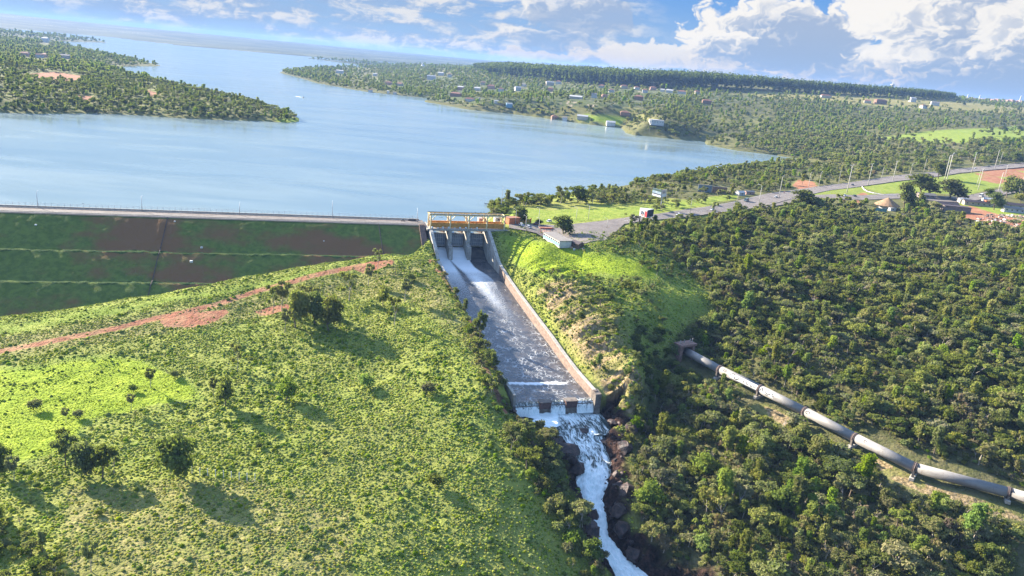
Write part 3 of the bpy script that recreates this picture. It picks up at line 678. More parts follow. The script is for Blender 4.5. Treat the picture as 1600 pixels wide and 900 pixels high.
# ------------------------------------------------------------------ mesh builder
class MB:
    def __init__(s): s.v = []; s.f = []; s.m = []
    def add(s, verts, faces, mi=0):
        b = len(s.v); s.v += [tuple(map(float, v)) for v in verts]; s.f += [tuple(b + i for i in f) for f in faces]; s.m += [mi] * len(faces); return s
    def box(s, c, size, rz=0.0, mi=0, bev=0.0, ax=None):
        hx, hy, hz = [k / 2 for k in size]
        if bev > 0:
            b = min(bev, hx * .9, hy * .9, hz * .9); vs = []; fs = []
            bmx = bmesh.new(); bmesh.ops.create_cube(bmx, size=1.0)
            for v in bmx.verts: v.co = (v.co.x * size[0], v.co.y * size[1], v.co.z * size[2])
            bmesh.ops.bevel(bmx, geom=bmx.edges[:], offset=b, segments=1, affect='EDGES')
            bmx.verts.index_update()
            vs = [tuple(v.co) for v in bmx.verts]; fs = [tuple(v.index for v in f.verts) for f in bmx.faces]; bmx.free()
        else:
            vs = [(x, y, z) for x in (-hx, hx) for y in (-hy, hy) for z in (-hz, hz)]
            fs = [(0, 1, 3, 2), (4, 6, 7, 5), (0, 4, 5, 1), (2, 3, 7, 6), (0, 2, 6, 4), (1, 5, 7, 3)]
        ca, sa = cos(rz), sin(rz)
        s.add([(c[0] + x * ca - y * sa, c[1] + x * sa + y * ca, c[2] + z) for x, y, z in vs], fs, mi); return s
    def tube(s, pts, r, n=8, mi=0, cap=True):
        pts = [Vector(p) for p in pts]; rr = r if isinstance(r, (list, tuple)) else [r] * len(pts)
        base = len(s.v); up = Vector((0, 0, 1))
        for i, p in enumerate(pts):
            d = (pts[min(i + 1, len(pts) - 1)] - pts[max(i - 1, 0)]).normalized()
            a = d.cross(up if abs(d.z) < 0.95 else Vector((1, 0, 0))).normalized(); b = d.cross(a)
            for k in range(n):
                q = p + (a * cos(2 * pi * k / n) + b * sin(2 * pi * k / n)) * rr[i]; s.v.append(tuple(q))
        for i in range(len(pts) - 1):
            for k in range(n):
                s.f.append((base + i * n + k, base + (i + 1) * n + k, base + (i + 1) * n + (k + 1) % n, base + i * n + (k + 1) % n)); s.m.append(mi)
        if cap:
            s.f.append(tuple(base + k for k in range(n))); s.m.append(mi)
            e = base + (len(pts) - 1) * n; s.f.append(tuple(e + k for k in reversed(range(n)))); s.m.append(mi)
        return s
    def bar(s, a, b, wd, ht, mi=0):
        a = Vector(a); b = Vector(b); d = (b - a).normalized(); side = d.cross(Vector((0, 0, 1)))
        side = side.normalized() if side.length > 1e-3 else Vector((1, 0, 0)); u = side.cross(d).normalized()
        vs = [p + side * sx * wd / 2 + u * sz * ht / 2 for p in (a, b) for sx in (-1, 1) for sz in (-1, 1)]
        s.add(vs, [(0, 1, 3, 2), (4, 6, 7, 5), (0, 4, 5, 1), (2, 3, 7, 6), (0, 2, 6, 4), (1, 5, 7, 3)], mi); return s
    def prism(s, prof, a, b, mi=0):
        """closed profile of 3D offsets extruded from a to b"""
        n = len(prof); a = Vector(a); b = Vector(b)
        s.add([a + Vector(p) for p in prof] + [b + Vector(p) for p in prof],
              [tuple(range(n))[::-1], tuple(range(n, 2 * n))] + [(i, (i + 1) % n, n + (i + 1) % n, n + i) for i in range(n)], mi); return s
    def build(s, name, mats, parent=None, smooth=False, loc=None):
        me = bpy.data.meshes.new(name); me.from_pydata(s.v, [], s.f)
        for m in (mats if isinstance(mats, (list, tuple)) else [mats]): me.materials.append(m)
        me.polygons.foreach_set('material_index', s.m); me.polygons.foreach_set('use_smooth', [smooth] * len(s.f))
        bmx = bmesh.new(); bmx.from_mesh(me); bmesh.ops.recalc_face_normals(bmx, faces=bmx.faces[:]); bmx.to_mesh(me); bmx.free()
        o = bpy.data.objects.new(name, me)
        link(o, parent)
        if loc is not None: o.location = [float(k) for k in loc]
        return o

def attach(o, root):
    """parent a mesh built in world coordinates to a placed root"""
    o.parent = root; bpy.context.view_layer.update(); o.matrix_parent_inverse = root.matrix_world.inverted()
    return o

conc = simple('weathered_concrete', (0.40, 0.375, 0.33), (0.26, 0.235, 0.20), 0.9, 0.35, 0.2, 0.03, stretch=(1, 1, 0.35))
conc_d = simple('dark_stained_concrete', (0.20, 0.17, 0.14), (0.09, 0.07, 0.06), 0.9, 0.5)
conc_l = simple('pale_concrete', (0.40, 0.375, 0.33), (0.30, 0.27, 0.23), 0.85, 0.5)
steel = simple('grey_gate_steel', (0.28, 0.31, 0.34), (0.18, 0.195, 0.21), 0.5, 0.6, 0.4)
steel_d = simple('dark_steel', (0.06, 0.06, 0.065), (0.035, 0.033, 0.033), 0.5, 1.0)
ochre = simple('ochre_painted_steel', (0.58, 0.29, 0.055), (0.42, 0.19, 0.04), 0.55, 0.8)
cream = simple('cream_painted_steel', (0.72, 0.60, 0.36), (0.58, 0.43, 0.2), 0.55, 0.8)
white = simple('white_paint', (0.62, 0.61, 0.59), (0.50, 0.49, 0.46), 0.5, 0.8)
galv = simple('galvanised_steel', (0.50, 0.50, 0.49), (0.38, 0.37, 0.36), 0.45, 1.0, 0.5)
asphalt = simple('worn_asphalt', (0.18, 0.155, 0.14), (0.13, 0.113, 0.103), 0.9, 0.12, 0.2, 0.01)
crestm = simple('dusty_crest_road', (0.22, 0.165, 0.125), (0.165, 0.125, 0.10), 0.9, 0.15)

# ---- earth dam: crest and benched grass face
dm, t = newmat('dam_grass_face')
p = t.pos()
nl = t.noise(t.vmul(p, (0.022, 0.022, 0.05)), 1.0, 4.0, 0.6); nm = t.noise(p, 0.35, 4.0, 0.65); nf = t.noise(p, 1.6, 4.0, 0.7)
g = t.mix(t.ss(nm, 0.35, 0.65), (0.085, 0.115, 0.028), (0.13, 0.165, 0.036))
g = t.mix(t.ss(t.math('ADD', nl, t.math('MULTIPLY', nf, 0.16)), 0.52, 0.68), g, (0.185, 0.098, 0.045))
g = t.mix(t.ss(t.attr('bench'), 0.3, 0.8), g, t.mix(t.ss(nf, 0.4, 0.6), (0.028, 0.055, 0.014), (0.055, 0.09, 0.024)))
out(t, bsdf(t, g, 0.95, 0.05, t.bump(t.math('ADD', nf, nm), 0.7, 0.5)))
u = np.linspace(-560, -1.5, 620); wv_ = np.concatenate([np.linspace(0, 27, 32), np.linspace(27.4, 34, 12), np.linspace(34.6, 54, 22), np.linspace(54.4, 64, 14), np.linspace(65, 110, 34)])
U, Wd = np.meshgrid(u, wv_)
Zd = face_z(Wd) + (fbm(U / 5, Wd / 5, 61, 4) - 0.5) * 0.8 * sstep(Wd, 0, 3) * sstep(-U, 1, 6)
bench = np.zeros_like(Zd)
w1 = (DAM_Z - BERM[0][0]) * FS; w2 = w1 + BERM[0][1] + (BERM[0][0] - BERM[1][0]) * FS
for a, b in ((w1, BERM[0][1]), (w2, BERM[1][1])):
    k = sstep(Wd + (fbm(U / 6, Wd / 40, 66, 3) - .5) * 3, a - 0.4, a + 0.8) * sstep(Wd + (fbm(U / 4, Wd / 40, 67, 3) - .5) * 5, a + b + 1.8, a + b - 0.6); bench = np.maximum(bench, k)
    Zd += k * (fbm(U / 1.6, Wd / 1.2, 64, 3)) * 0.5
bench = np.maximum(bench, sstep(Wd, 1.6, 0.3))
XYd = DO[None, None] + U[..., None] * DA + Wd[..., None] * DN
damv = np.concatenate([XYd, Zd[..., None]], -1).reshape(-1, 3)
dam = thing('earth_dam', 'long earth dam with a benched green and red face and a crest road', 'dam', (*(DO - DA * 150), DAM_Z))
attach(mesh_np('grass_face', damv, grid_faces(*U.shape)[:, ::-1], dm, None, True, {'bench': bench.ravel()}), dam)
def damp(u_, w_, z_): q = DO + DA * u_ + DN * w_; return (q[0], q[1], z_)
m = MB()
m.add([damp(-560, -0.5, 5.12), damp(-1.0, -0.5, 5.12), damp(-1.0, -14.5, 5.12), damp(-560, -14.5, 5.12), damp(-560, -15.5, 4.9), damp(-1, -15.5, 4.9), damp(-1, -26, -1.5), damp(-560, -26, -1.5), damp(-560, 0.2, 4.9), damp(-1, 0.2, 4.9)],
      [(0, 1, 2, 3), (3, 2, 5, 4), (4, 5, 6, 7), (8, 9, 1, 0)])
attach(m.build('crest_road', crestm), dam)
m = MB(); m.prism([(0, 0, 0), (*(-DN * 5.0), 0), (*(-DN * 5.0), 0.004 + 0), (0, 0, 0.004)], damp(-560, -5, 5.16), damp(-1.2, -5, 5.16))
attach(m.build('driving_lane', asphalt), dam)
m = MB()
for w_ in (-1.1, -3.6, -12.2):
    m = MB(); m.bar(damp(-560, w_, 5.25), damp(-3, w_, 5.25), 0.35, 0.30); attach(m.build('kerb', conc_l), dam)
m = MB()
m.prism([(0, 0, 0), (*(-DN * 0.5), 0), (*(-DN * 0.5), 0.9), (0, 0, 0.9)], damp(-560, -14.2, 5.1), damp(-3, -14.2, 5.1))
attach(m.build('parapet_wall', conc_l), dam)
for uu in (float((at(259, 346, 4.5)[:2] - DO) @ DA), float((at(592, 353, 4.5)[:2] - DO) @ DA)):                              # drain steps down the face
    m = MB()
    prev = None
    for k in range(34):
        w_ = k * 2.0; z_ = float(face_z(w_)) + 0.45; sh = -w_ * 0.03 if uu < -80 else w_ * 0.05
        q = damp(uu + sh, w_, z_)
        if prev: m.bar(prev, q, 0.4, 0.2)
        prev = q
    attach(m.build('drain_gutter', simple('dark_drain', (0.10, 0.075, 0.06), (0.05, 0.04, 0.035), 0.9, 0.8)), dam)
m = MB()
for k in range(26): m.bar(damp(-3.4, k * 1.5 - 1, float(face_z(max(k * 1.5 - 1, 0))) + 0.5), damp(-3.2, k * 1.5 + 0.6, float(face_z(k * 1.5 + .6)) + 0.5), 3.2, 0.8)
attach(m.build('abutment_strip', simple('brown_stone_strip', (0.16, 0.11, 0.085), (0.08, 0.055, 0.045), 0.95, 0.8)), dam)

# railing along the upstream edge of the crest
rail = thing('railing', 'thin pale railing running along the lake side of the dam crest', 'railing', damp(-100, -14.0, 6.0))
pm0 = MB(); pm0.bar((0, 0, 0), (0, 0, 1.5), 0.10, 0.10)
p0_ = attach(pm0.build('post', galv, None, False, damp(-4, -14.45, 6.0)), rail)
for k in range(1, 99):
    c = p0_.copy(); COL.objects.link(c); c.location = damp(-4 - 3 * k, -14.45, 6.0)
m = MB()
for z_ in (6.7, 7.5):
    m = MB(); m.bar(damp(-558, -14.45, z_), damp(-3, -14.45, z_), 0.09, 0.09); attach(m.build('rail', galv), rail)
# pale marker stones on the dam face
for i, (px_, py_, sz, lb) in enumerate([(299, 409.5, 1.0, 'larger white survey block on the dam face below the upper bench'), (315, 387.5, 0.8, 'white survey block standing on the upper bench of the dam'), (56, 352, 0.7, 'small white block near the left end of the dam face'), (273, 346.5, 0.6, 'small white block high on the dam face beside the drain gutter'), (506, 377, 0.5, 'tiny white block on the dam face left of the spillway')]):
    q = dam_hit(px_, py_)
    m = MB(); m.box((0, 0, 0.25 * sz), (1.5 * sz, 1.3 * sz, 1.1 * sz), 0.3, 0, 0.15)
    tag(m.build('marker_stone', white, None, False, q), lb, 'marker', 'white blocks on the dam face')

# ---- spillway
def S3(t_, s_, z_): q = sp(t_, s_); return (q[0], q[1], z_)
SANG = atan2(ST[1], ST[0])
spw = thing('spillway', 'concrete spillway with three grey gates, piers and a long walled chute', 'spillway', S3(0, 0, -12))
brick, t = newmat('stained_wall_masonry')
p = t.pos()
br = t.noise(t.vmul(p, (0.5, 0.5, 0.9)), 1.0, 5.0, 0.7)
c_ = t.mix(t.ss(br, 0.35, 0.62), (0.17, 0.115, 0.09), (0.25, 0.20, 0.16)); c_ = t.mix(t.ss(t.noise(p, 1.4, 4.0, 0.7), 0.5, 0.7), c_, (0.16, 0.09, 0.07))
out(t, bsdf(t, c_, 0.9, 0.15, t.bump(t.noise(p, 2.0, 4.0), 0.6, 0.2)))
def wallmesh(name, t0, t1, s0, s1, mat, top, n=60, bot=-30.0):
    m = MB(); ss_ = np.linspace(s0, s1, n); vs = []
    for s_ in ss_:
        zt = float(top(s_)); zb = float(water_z(s_)) - 2.5
        vs += [S3(t0, s_, zb), S3(t0, s_, zt), S3(t1, s_, zt), S3(t1, s_, zb)]
    fs = []
    for i in range(n - 1):
        a = i * 4; b = a + 4
        fs += [(a, b, b + 1, a + 1), (a + 1, b + 1, b + 2, a + 2), (a + 2, b + 2, b + 3, a + 3)]
    fs += [(0, 1, 2, 3), ((n - 1) * 4 + 3, (n - 1) * 4 + 2, (n - 1) * 4 + 1, (n - 1) * 4)]
    m.add(vs, fs); o = m.build(name, mat); return attach(o, spw)
wallmesh('upper_side_wall', HW, HW + 1.8, -18, 30, conc, wall_z, 30)
wallmesh('chute_wall', HW, HW + 1.3, 30.2, 166.4, brick, wall_z, 80)
wallmesh('upper_side_wall', -HW - 1.8, -HW, -18, 30, conc, wall_z, 30)
wallmesh('chute_wall', -HW - 1.1, -HW, 30.2, 166.4, conc, wall_z, 80)
mcap = MB()
for s_ in np.arange(30.4, 165, 3.0): mcap.bar(S3(HW + 0.55, s_, wall_z(s_) + 0.06), S3(HW + 0.55, s_ + 3.0, wall_z(s_ + 3.0) + 0.06), 1.5, 0.22)
attach(mcap.build('wall_coping', conc_l), spw)
pt = [-HW + 11.0 - 0.2, HW - 10.8]
pt = [-5.55, 5.35]; PW_ = 2.3
for tc in pt:
    m = MB()
    prof = [(-18, -9.5), (-18, 3.4), (0.2, 3.4), (0.2, -4.6), (4.8, -5.2), (5.6, -14.5), (-2, -15)]
    n = len(prof)
    m.add([S3(tc - PW_ / 2, a, b) for a, b in prof] + [S3(tc + PW_ / 2, a, b) for a, b in prof],
          [tuple(range(n))[::-1], tuple(range(n, 2 * n))] + [(i, (i + 1) % n, n + (i + 1) % n, n + i) for i in range(n)])
    attach(m.build('pier', conc), spw)
bays = [(-HW, pt[0] - PW_ / 2), (pt[0] + PW_ / 2, pt[1] - PW_ / 2), (pt[1] + PW_ / 2, HW)]
for (a, b) in bays:
    g0 = MB(); c = (a + b) / 2; wd = b - a
    s_g = -6.6; zt, zb = 0.75, -7.3
    g0.add([S3(a + .05, s_g, zb), S3(b - .05, s_g, zb), S3(b - .05, s_g, zt), S3(a + .05, s_g, zt), S3(a + .05, s_g - .25, zb), S3(b - .05, s_g - .25, zb), S3(b - .05, s_g - .25, zt), S3(a + .05, s_g - .25, zt)],
           [(0, 1, 2, 3), (7, 6, 5, 4), (3, 2, 6, 7), (0, 4, 5, 1), (0, 3, 7, 4), (1, 5, 6, 2)])
    gate = attach(g0.build('gate', steel), spw)
    r_ = MB()
    for k in range(8):
        tt = a + 0.4 + (wd - 0.8) * k / 7
        r_.bar(S3(tt, s_g + .25, zb + .4), S3(tt, s_g + .25, zt - .3), 0.22, 0.4)
    for z_ in (zb + 2.6, zb + 5.0): r_.bar(S3(a + .1, s_g + .30, z_), S3(b - .1, s_g + .30, z_), 0.3, 0.25)
    attach(r_.build('gate_rib', galv), gate)
    r_ = MB(); r_.bar(S3(a + .1, s_g + .55, zb + .6), S3(b - .1, s_g + .55, zb + .6), 0.9, 0.7); attach(r_.build('gate_beam', conc_l), gate)
    r_ = MB(); r_.bar(S3(a + .1, s_g + .45, zt - .2), S3(b - .1, s_g + .45, zt - .2), 0.6, 0.5); attach(r_.build('gate_beam', conc_l), gate)
    # brown block added for the gantry shade and pier face, right of each bay
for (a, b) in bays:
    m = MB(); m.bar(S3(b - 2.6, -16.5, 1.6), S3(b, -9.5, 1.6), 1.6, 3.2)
    attach(m.build('bay_shade_block', simple('brown_bay_shade', (0.20, 0.13, 0.09), (0.10, 0.07, 0.05), 0.9, 0.6)), spw)
m = MB(); m.prism([(0, 0, 0), (SD[0] * -8.5, SD[1] * -8.5, 0), (SD[0] * -8.5, SD[1] * -8.5, 1.1), (0, 0, 1.1)], S3(-HW - 3, 0.5, 3.4), S3(HW + 14, 0.5, 3.4))
attach(m.build('bridge_deck', conc), spw)
m = MB(); m.prism([(0, 0, 0), (SD[0] * 0.3, SD[1] * 0.3, 0), (SD[0] * 0.3, SD[1] * 0.3, .5), (0, 0, .5)], S3(-HW - 3, 0.52, 3.95), S3(HW + 6, 0.52, 3.95))
attach(m.build('deck_lip', conc_l), spw)
# white drums along the deck edge
for i, tt in enumerate([-16.2, -12.9, -10.0, -6.6, -3.0, 0.1, 3.6, 6.8, 10.2]):
    m = MB(); r_ = 0.62 if i in (0, 2, 3, 5, 6, 8) else 0.42
    m.tube([S3(tt, 0.1, 4.5), S3(tt, 0.1, 4.5 + r_ * .5), S3(tt, 0.1, 4.5 + r_ * 1.5), S3(tt, 0.1, 4.5 + r_ * 2.0), S3(tt, 0.1, 4.5 + r_ * 2.15)], [r_ * .75, r_, r_, r_ * .7, r_ * .2], 12)
    attach(m.build('hoist_drum', white, None, True), spw)

# ---- yellow gate gantry
gan = thing('gate_gantry', 'yellow steel gantry with Y-shaped braces over the spillway gates', 'gantry', S3(0, -4, 4.5))
T_L, T_R = -17.2, 27.2
posts = [-17.0, -5.6, 5.4, 16.2, 27.0]
for row, s_ in (('f', -1.1), ('b', -7.4)):
    for tt in posts:
        m = MB(); m.box(S3(tt, s_, 8.3), (0.75, 0.75, 7.6), SANG)
        m.box(S3(tt, s_, 4.75), (1.2, 1.2, 0.5), SANG)
        attach(m.build('post', cream), gan)
        m = MB()
        for sg in (-1, 1):
            if (tt < -16 and sg < 0) or (tt > 26 and sg > 0): continue
            m.bar(S3(tt, s_, 8.9), S3(tt + sg * 3.1, s_, 12.0), 0.32, 0.34)
        attach(m.build('brace', cream), gan)
    m = MB(); m.bar(S3(T_L - .6, s_, 12.25), S3(T_R + .4, s_, 12.25), 0.55, 0.65)
    attach(m.build('runway_beam', cream), gan)
    m = MB(); m.bar(S3(T_L - .6, s_, 12.72), S3(T_R + .4, s_, 12.72), 0.35, 0.25)
    attach(m.build('crane_rail', steel_d), gan)
for tt in (T_L, T_R):
    m = MB(); m.bar(S3(tt, -1.1, 12.3), S3(tt, -7.4, 12.3), 0.4, 0.5); attach(m.build('end_tie', cream), gan)
for s_ in (-1.5, -7.0):
    for a, b in zip(posts[:-1], posts[1:]):
        m = MB(); m.bar(S3(a + .4, s_, 6.35), S3(b - .4, s_, 6.35), 0.3, 2.7); m.bar(S3(a + .4, s_ + .25, 7.7), S3(b - .4, s_ + .25, 7.7), 0.5, 0.22); m.bar(S3(a + .4, s_ + .2, 5.1), S3(b - .4, s_ + .2, 5.1), 0.4, 0.2)
        for k in range(1, 5): m.bar(S3(a + (b - a) * k / 5, s_ + .22, 5.1), S3(a + (b - a) * k / 5, s_ + .22, 7.6), 0.12, 0.16)
        attach(m.build('girder_panel', ochre), gan)

# ---- chute water
wm, t = newmat('spillway_water')
s_a = t.attr('s_along'); t_a = t.attr('t_across'); fo_ = t.attr('foam')
P2 = t.comb(t.math('MULTIPLY', t_a, 1.0), t.math('MULTIPLY', s_a, 0.30), 0)
P3 = t.comb(t_a, s_a, 0)
wn = t.noise(P2, 0.55, 5.0, 0.65, 0.3, True)
vv = t.new('ShaderNodeTexVoronoi', feature='DISTANCE_TO_EDGE'); wr = t.new('ShaderNodeVectorMath', operation='MULTIPLY_ADD'); t.put(wr.inputs[0], wn); t.put(wr.inputs[1], (3.0, 3.0, 0)); t.put(wr.inputs[2], P3)
t.put(vv.inputs['Vector'], wr.outputs[0]); vv.inputs['Scale'].default_value = 0.46
lace = t.ss(vv.outputs['Distance'], 0.09, 0.0)
lace = t.math('MULTIPLY', lace, t.ss(t.noise(P3, 0.16, 4.0, 0.6), 0.42, 0.60))
fine = t.noise(t.comb(t.math('MULTIPLY', t_a, 3.0), t.math('MULTIPLY', s_a, 0.8), 0), 1.0, 6.0, 0.75)
foam = t.ss(t.math('ADD', fo_, t.math('MULTIPLY', t.math('SUBTRACT', fine, 0.5), 0.8)), 0.32, 0.88)
foam = t.math('MAXIMUM', foam, t.math('MULTIPLY', lace, t.ss(s_a, 60, 105, 0.0, 0.55)))
wc = t.mix(t.ss(t.noise(P3, 0.2, 3.0), 0.3, 0.7), (0.035, 0.042, 0.052), (0.085, 0.08, 0.08))
wc = t.mix(t.math('MULTIPLY', foam, 0.92), wc, (0.80, 0.82, 0.83))
hgt = t.math('ADD', t.noise(P3, 1.5, 5.0, 0.7), t.math('MULTIPLY', lace, 0.5))
out(t, bsdf(t, wc, t.math('MULTIPLY_ADD', foam, 0.45, 0.22), 0.5, t.bump(hgt, 0.75, 0.30)))
sv = np.concatenate([np.linspace(-6.3, 8, 30), np.linspace(8.6, 165.0, 300)]); tv = np.linspace(-HW - .02, HW + .02, 84)
TT, SS = np.meshgrid(tv, sv)
WZ = water_z(SS)
bay1 = sstep(TT, -HW, -HW + 1) * sstep(TT, pt[1] + 1.2, pt[1] - 1.4)
edge12 = 1 - 0.55 * np.exp(-((TT - (pt[0] + 0.05 * (SS - 5))) / (0.9 + 0.02 * np.maximum(SS, 0))) ** 2) * sstep(SS, 0, 6)
rgt = pt[1] + 0.9 - 0.02 * SS + 6.5 * sstep(SS, 14, 42)      # the sheet spreads into the dry bay's lane
white_ = sstep(TT, rgt + 1.2, rgt - 1.8) * edge12
Fm = white_ * np.interp(SS, [-7, 4, 14, 30, 50, 75, 110, 150, 168], [1.2, 1.2, 1.05, 0.62, 0.44, 0.36, 0.27, 0.22, 0.3])
band = np.exp(-((TT - (2.5 + 0.085 * (SS - 40))) / 3.4) ** 2) * sstep(SS, 26, 40) * sstep(SS, 105, 60) * 0.16
Fm = np.maximum(Fm + band, np.interp(SS, [0, 40, 60, 100, 168], [0.02, 0.1, 0.2, 0.22, 0.24]))
jw_ = (fbm(TT / 2.5, TT * 0 + 3.3, 95, 3) - .5)
jump = np.exp(-((SS - (148.5 + 0.10 * TT + 3.0 * jw_)) / (1.1 + 1.2 * np.abs(jw_) + .7 * (SS > 148.5 + .1 * TT))) ** 2) * sstep(TT, HW - 1, HW - 9)
Fm = np.where(SS > 146, np.maximum(jump * (0.35 + 1.5 * fbm(TT / 1.5, SS / 1.5, 97, 3)), 0.22 * sstep(SS, 146, 150)), Fm)
WZ = WZ + (fbm(TT / 1.3, SS / 2.2, 91, 4) - 0.5) * 0.35 * sstep(SS, 6, 30) + jump * 0.35
WXY = SC_C[None, None] + TT[..., None] * ST + SS[..., None] * SD
chw = mesh_np('spillway_water', np.concatenate([WXY, WZ[..., None]], -1).reshape(-1, 3), grid_faces(*TT.shape)[:, ::-1], wm, None, True, {'s_along': SS.ravel(), 't_across': TT.ravel(), 'foam': Fm.ravel()})
structure(chw)

# ---- weir at the foot of the chute: sill, two blocks, falling sheets
weir = thing('weir', 'low concrete weir across the foot of the chute with two dark blocks on its sill', 'weir', S3(0, 169, -29))
m = MB(); m.prism([(0, 0, 0), (SD[0] * 2.2, SD[1] * 2.2, 0), (SD[0] * 1.6, SD[1] * 1.6, 4.0), (0, 0, 4.6)], S3(-HW - 1, 165.2, -30.9), S3(HW + 1.2, 165.2, -30.9))
attach(m.build('sill', conc_d), weir)
for tc in (-4.3, 6.6):
    m = MB(); m.prism([(0, 0, 0), (SD[0] * 3.0, SD[1] * 3.0, 0), (SD[0] * 3.0, SD[1] * 3.0, 2.6), (0, 0, 2.6)], S3(tc - 2.3, 164.8, -28.0), S3(tc + 2.3, 164.8, -28.0))
    b_ = attach(m.build('block', simple('dark_red_block', (0.13, 0.075, 0.065), (0.07, 0.04, 0.036), 0.9, 0.8)), weir)
    m = MB(); m.prism([(0, 0, 0), (SD[0] * 3.5, SD[1] * 3.5, 0), (SD[0] * 3.5, SD[1] * 3.5, .22), (0, 0, .22)], S3(tc - 2.6, 164.55, -25.4), S3(tc + 2.6, 164.55, -25.4))
    attach(m.build('block_cap', conc_d), b_)
m = MB(); m.prism([(0, 0, 0), (SD[0] * 4.5, SD[1] * 4.5, 0), (SD[0] * 4.5, SD[1] * 4.5, 8.4), (0, 0, 8.8)], S3(HW - .1, 164.0, -31), S3(HW + 2.4, 164.0, -31))
attach(m.build('end_pillar', conc_d), weir)

fallm, t = newmat('falling_water')
s_a = t.attr('s_along'); t_a = t.attr('t_across'); fo_ = t.attr('foam')
fine = t.noise(t.comb(t.math('MULTIPLY', t_a, 1.5), t.math('MULTIPLY', s_a, 0.42), 0), 1.0, 6.0, 0.68, 1.2)
big = t.noise(t.comb(t.math('MULTIPLY', t_a, 0.32), t.math('MULTIPLY', s_a, 0.16), 0), 1.0, 4.0, 0.6, 1.5)
foam = t.ss(t.math('ADD', fo_, t.math('ADD', t.math('MULTIPLY', t.math('SUBTRACT', fine, 0.5), 1.5), t.math('MULTIPLY', t.math('SUBTRACT', big, 0.5), 1.1))), 0.38, 0.66)
wc = t.mix(foam, t.mix(t.ss(big, 0.4, 0.6), (0.035, 0.055, 0.05), (0.09, 0.12, 0.10)), t.mix(t.ss(fine, 0.35, 0.65), (0.66, 0.76, 0.74), (0.93, 0.95, 0.93)))
out(t, bsdf(t, wc, t.math('MULTIPLY_ADD', foam, 0.5, 0.15), 0.5, t.bump(t.math('ADD', fine, t.math('MULTIPLY', foam, 0.6)), 0.8, 0.5)))
# river: a strip down the gorge following its bed
npts = 260
al = np.linspace(0, len(RW) - 1, npts); idx = np.arange(len(RW))
cx = np.interp(al, idx, RW[:, 0]); cy = np.interp(al, idx, RW[:, 1]); cz = np.interp(al, idx, RW[:, 2]); ch = np.interp(al, idx, RW[:, 3])
kk = np.ones(9) / 9
def smo(a): return np.convolve(np.pad(a, 4, mode='edge'), kk, 'valid')
cx, cy, cz, ch = smo(cx), smo(cy), smo(cz), smo(ch)
top = np.array(sp(0, 166.6)); cx[0], cy[0], cz[0] = top[0], top[1], -30.0; ch[:6] = HW
tx = np.gradient(cx); ty = np.gradient(cy); L_ = np.hypot(tx, ty); tx /= L_; ty /= L_
sl = np.concatenate([[0], np.cumsum(np.hypot(np.diff(cx), np.diff(cy)))])
vv_ = np.linspace(-1.12, 1.12, 44)
nx, ny = -ty, tx
kb = np.clip(np.arange(npts) / 18.0, 0, 1)
nx = nx * kb + ST[0] * (1 - kb); ny = ny * kb + ST[1] * (1 - kb)
RX = cx[:, None] + nx[:, None] * ch[:, None] * vv_[None]; RY = cy[:, None] + ny[:, None] * ch[:, None] * vv_[None]
TA = ch[:, None] * vv_[None]; SA = np.repeat(sl[:, None], len(vv_), 1)
turb = np.interp(sl, [0, 8, 30, 60, 75, 200], [0.5, 0.9, 1.0, 1.4, 1.0, 0.8])[:, None]
RZ = cz[:, None] + (fbm(RX / 1.7, RY / 1.7, 101, 4) - 0.5) * 1.7 * turb - 0.5 * np.abs(vv_[None]) ** 4
mid = np.abs(vv_[None])
RF = np.interp(sl, [0, 3, 9, 16, 24, 32, 40, 60, 300], [1.35, 1.25, 0.85, 0.45, 0.62, 0.55, 0.95, 1.15, 0.95])[:, None] * np.ones_like(RX)
for tc in (-4.3, 6.6):                                 # dark wakes below the two blocks
    RF = RF - 0.75 * np.exp(-((TA - tc) / 2.4) ** 2) * np.exp(-(SA / 9.0) ** 2)
RF = RF - 0.18 * (mid > 0.9)
riv = mesh_np('river', np.stack([RX, RY, RZ], -1).reshape(-1, 3), grid_faces(*RX.shape)[:, ::-1], fallm, None, True, {'s_along': SA.ravel(), 't_across': TA.ravel(), 'foam': RF.ravel()})
structure(riv)
# the sheets that fall over the weir between the blocks
for a, b in ((-HW, -6.7), (-1.9, 4.2), (9.0, HW)):
    tv = np.linspace(a, b, 20); hv = np.linspace(0, 1, 12)
    T2, H2 = np.meshgrid(tv, hv)
    S2 = 164.9 + 2.9 * np.sqrt(H2) + 0.4 * H2; Z2 = -25.95 - 4.6 * H2 ** 1.4
    V2 = SC_C[None, None] + T2[..., None] * ST + S2[..., None] * SD
    o = mesh_np('falling_water', np.concatenate([V2, Z2[..., None]], -1).reshape(-1, 3), grid_faces(*T2.shape), fallm, None, True, {'s_along': (H2 * 9).ravel(), 't_across': (T2 * 1.6).ravel(), 'foam': (0.35 + 0.6 * H2).ravel()})
    structure(o)
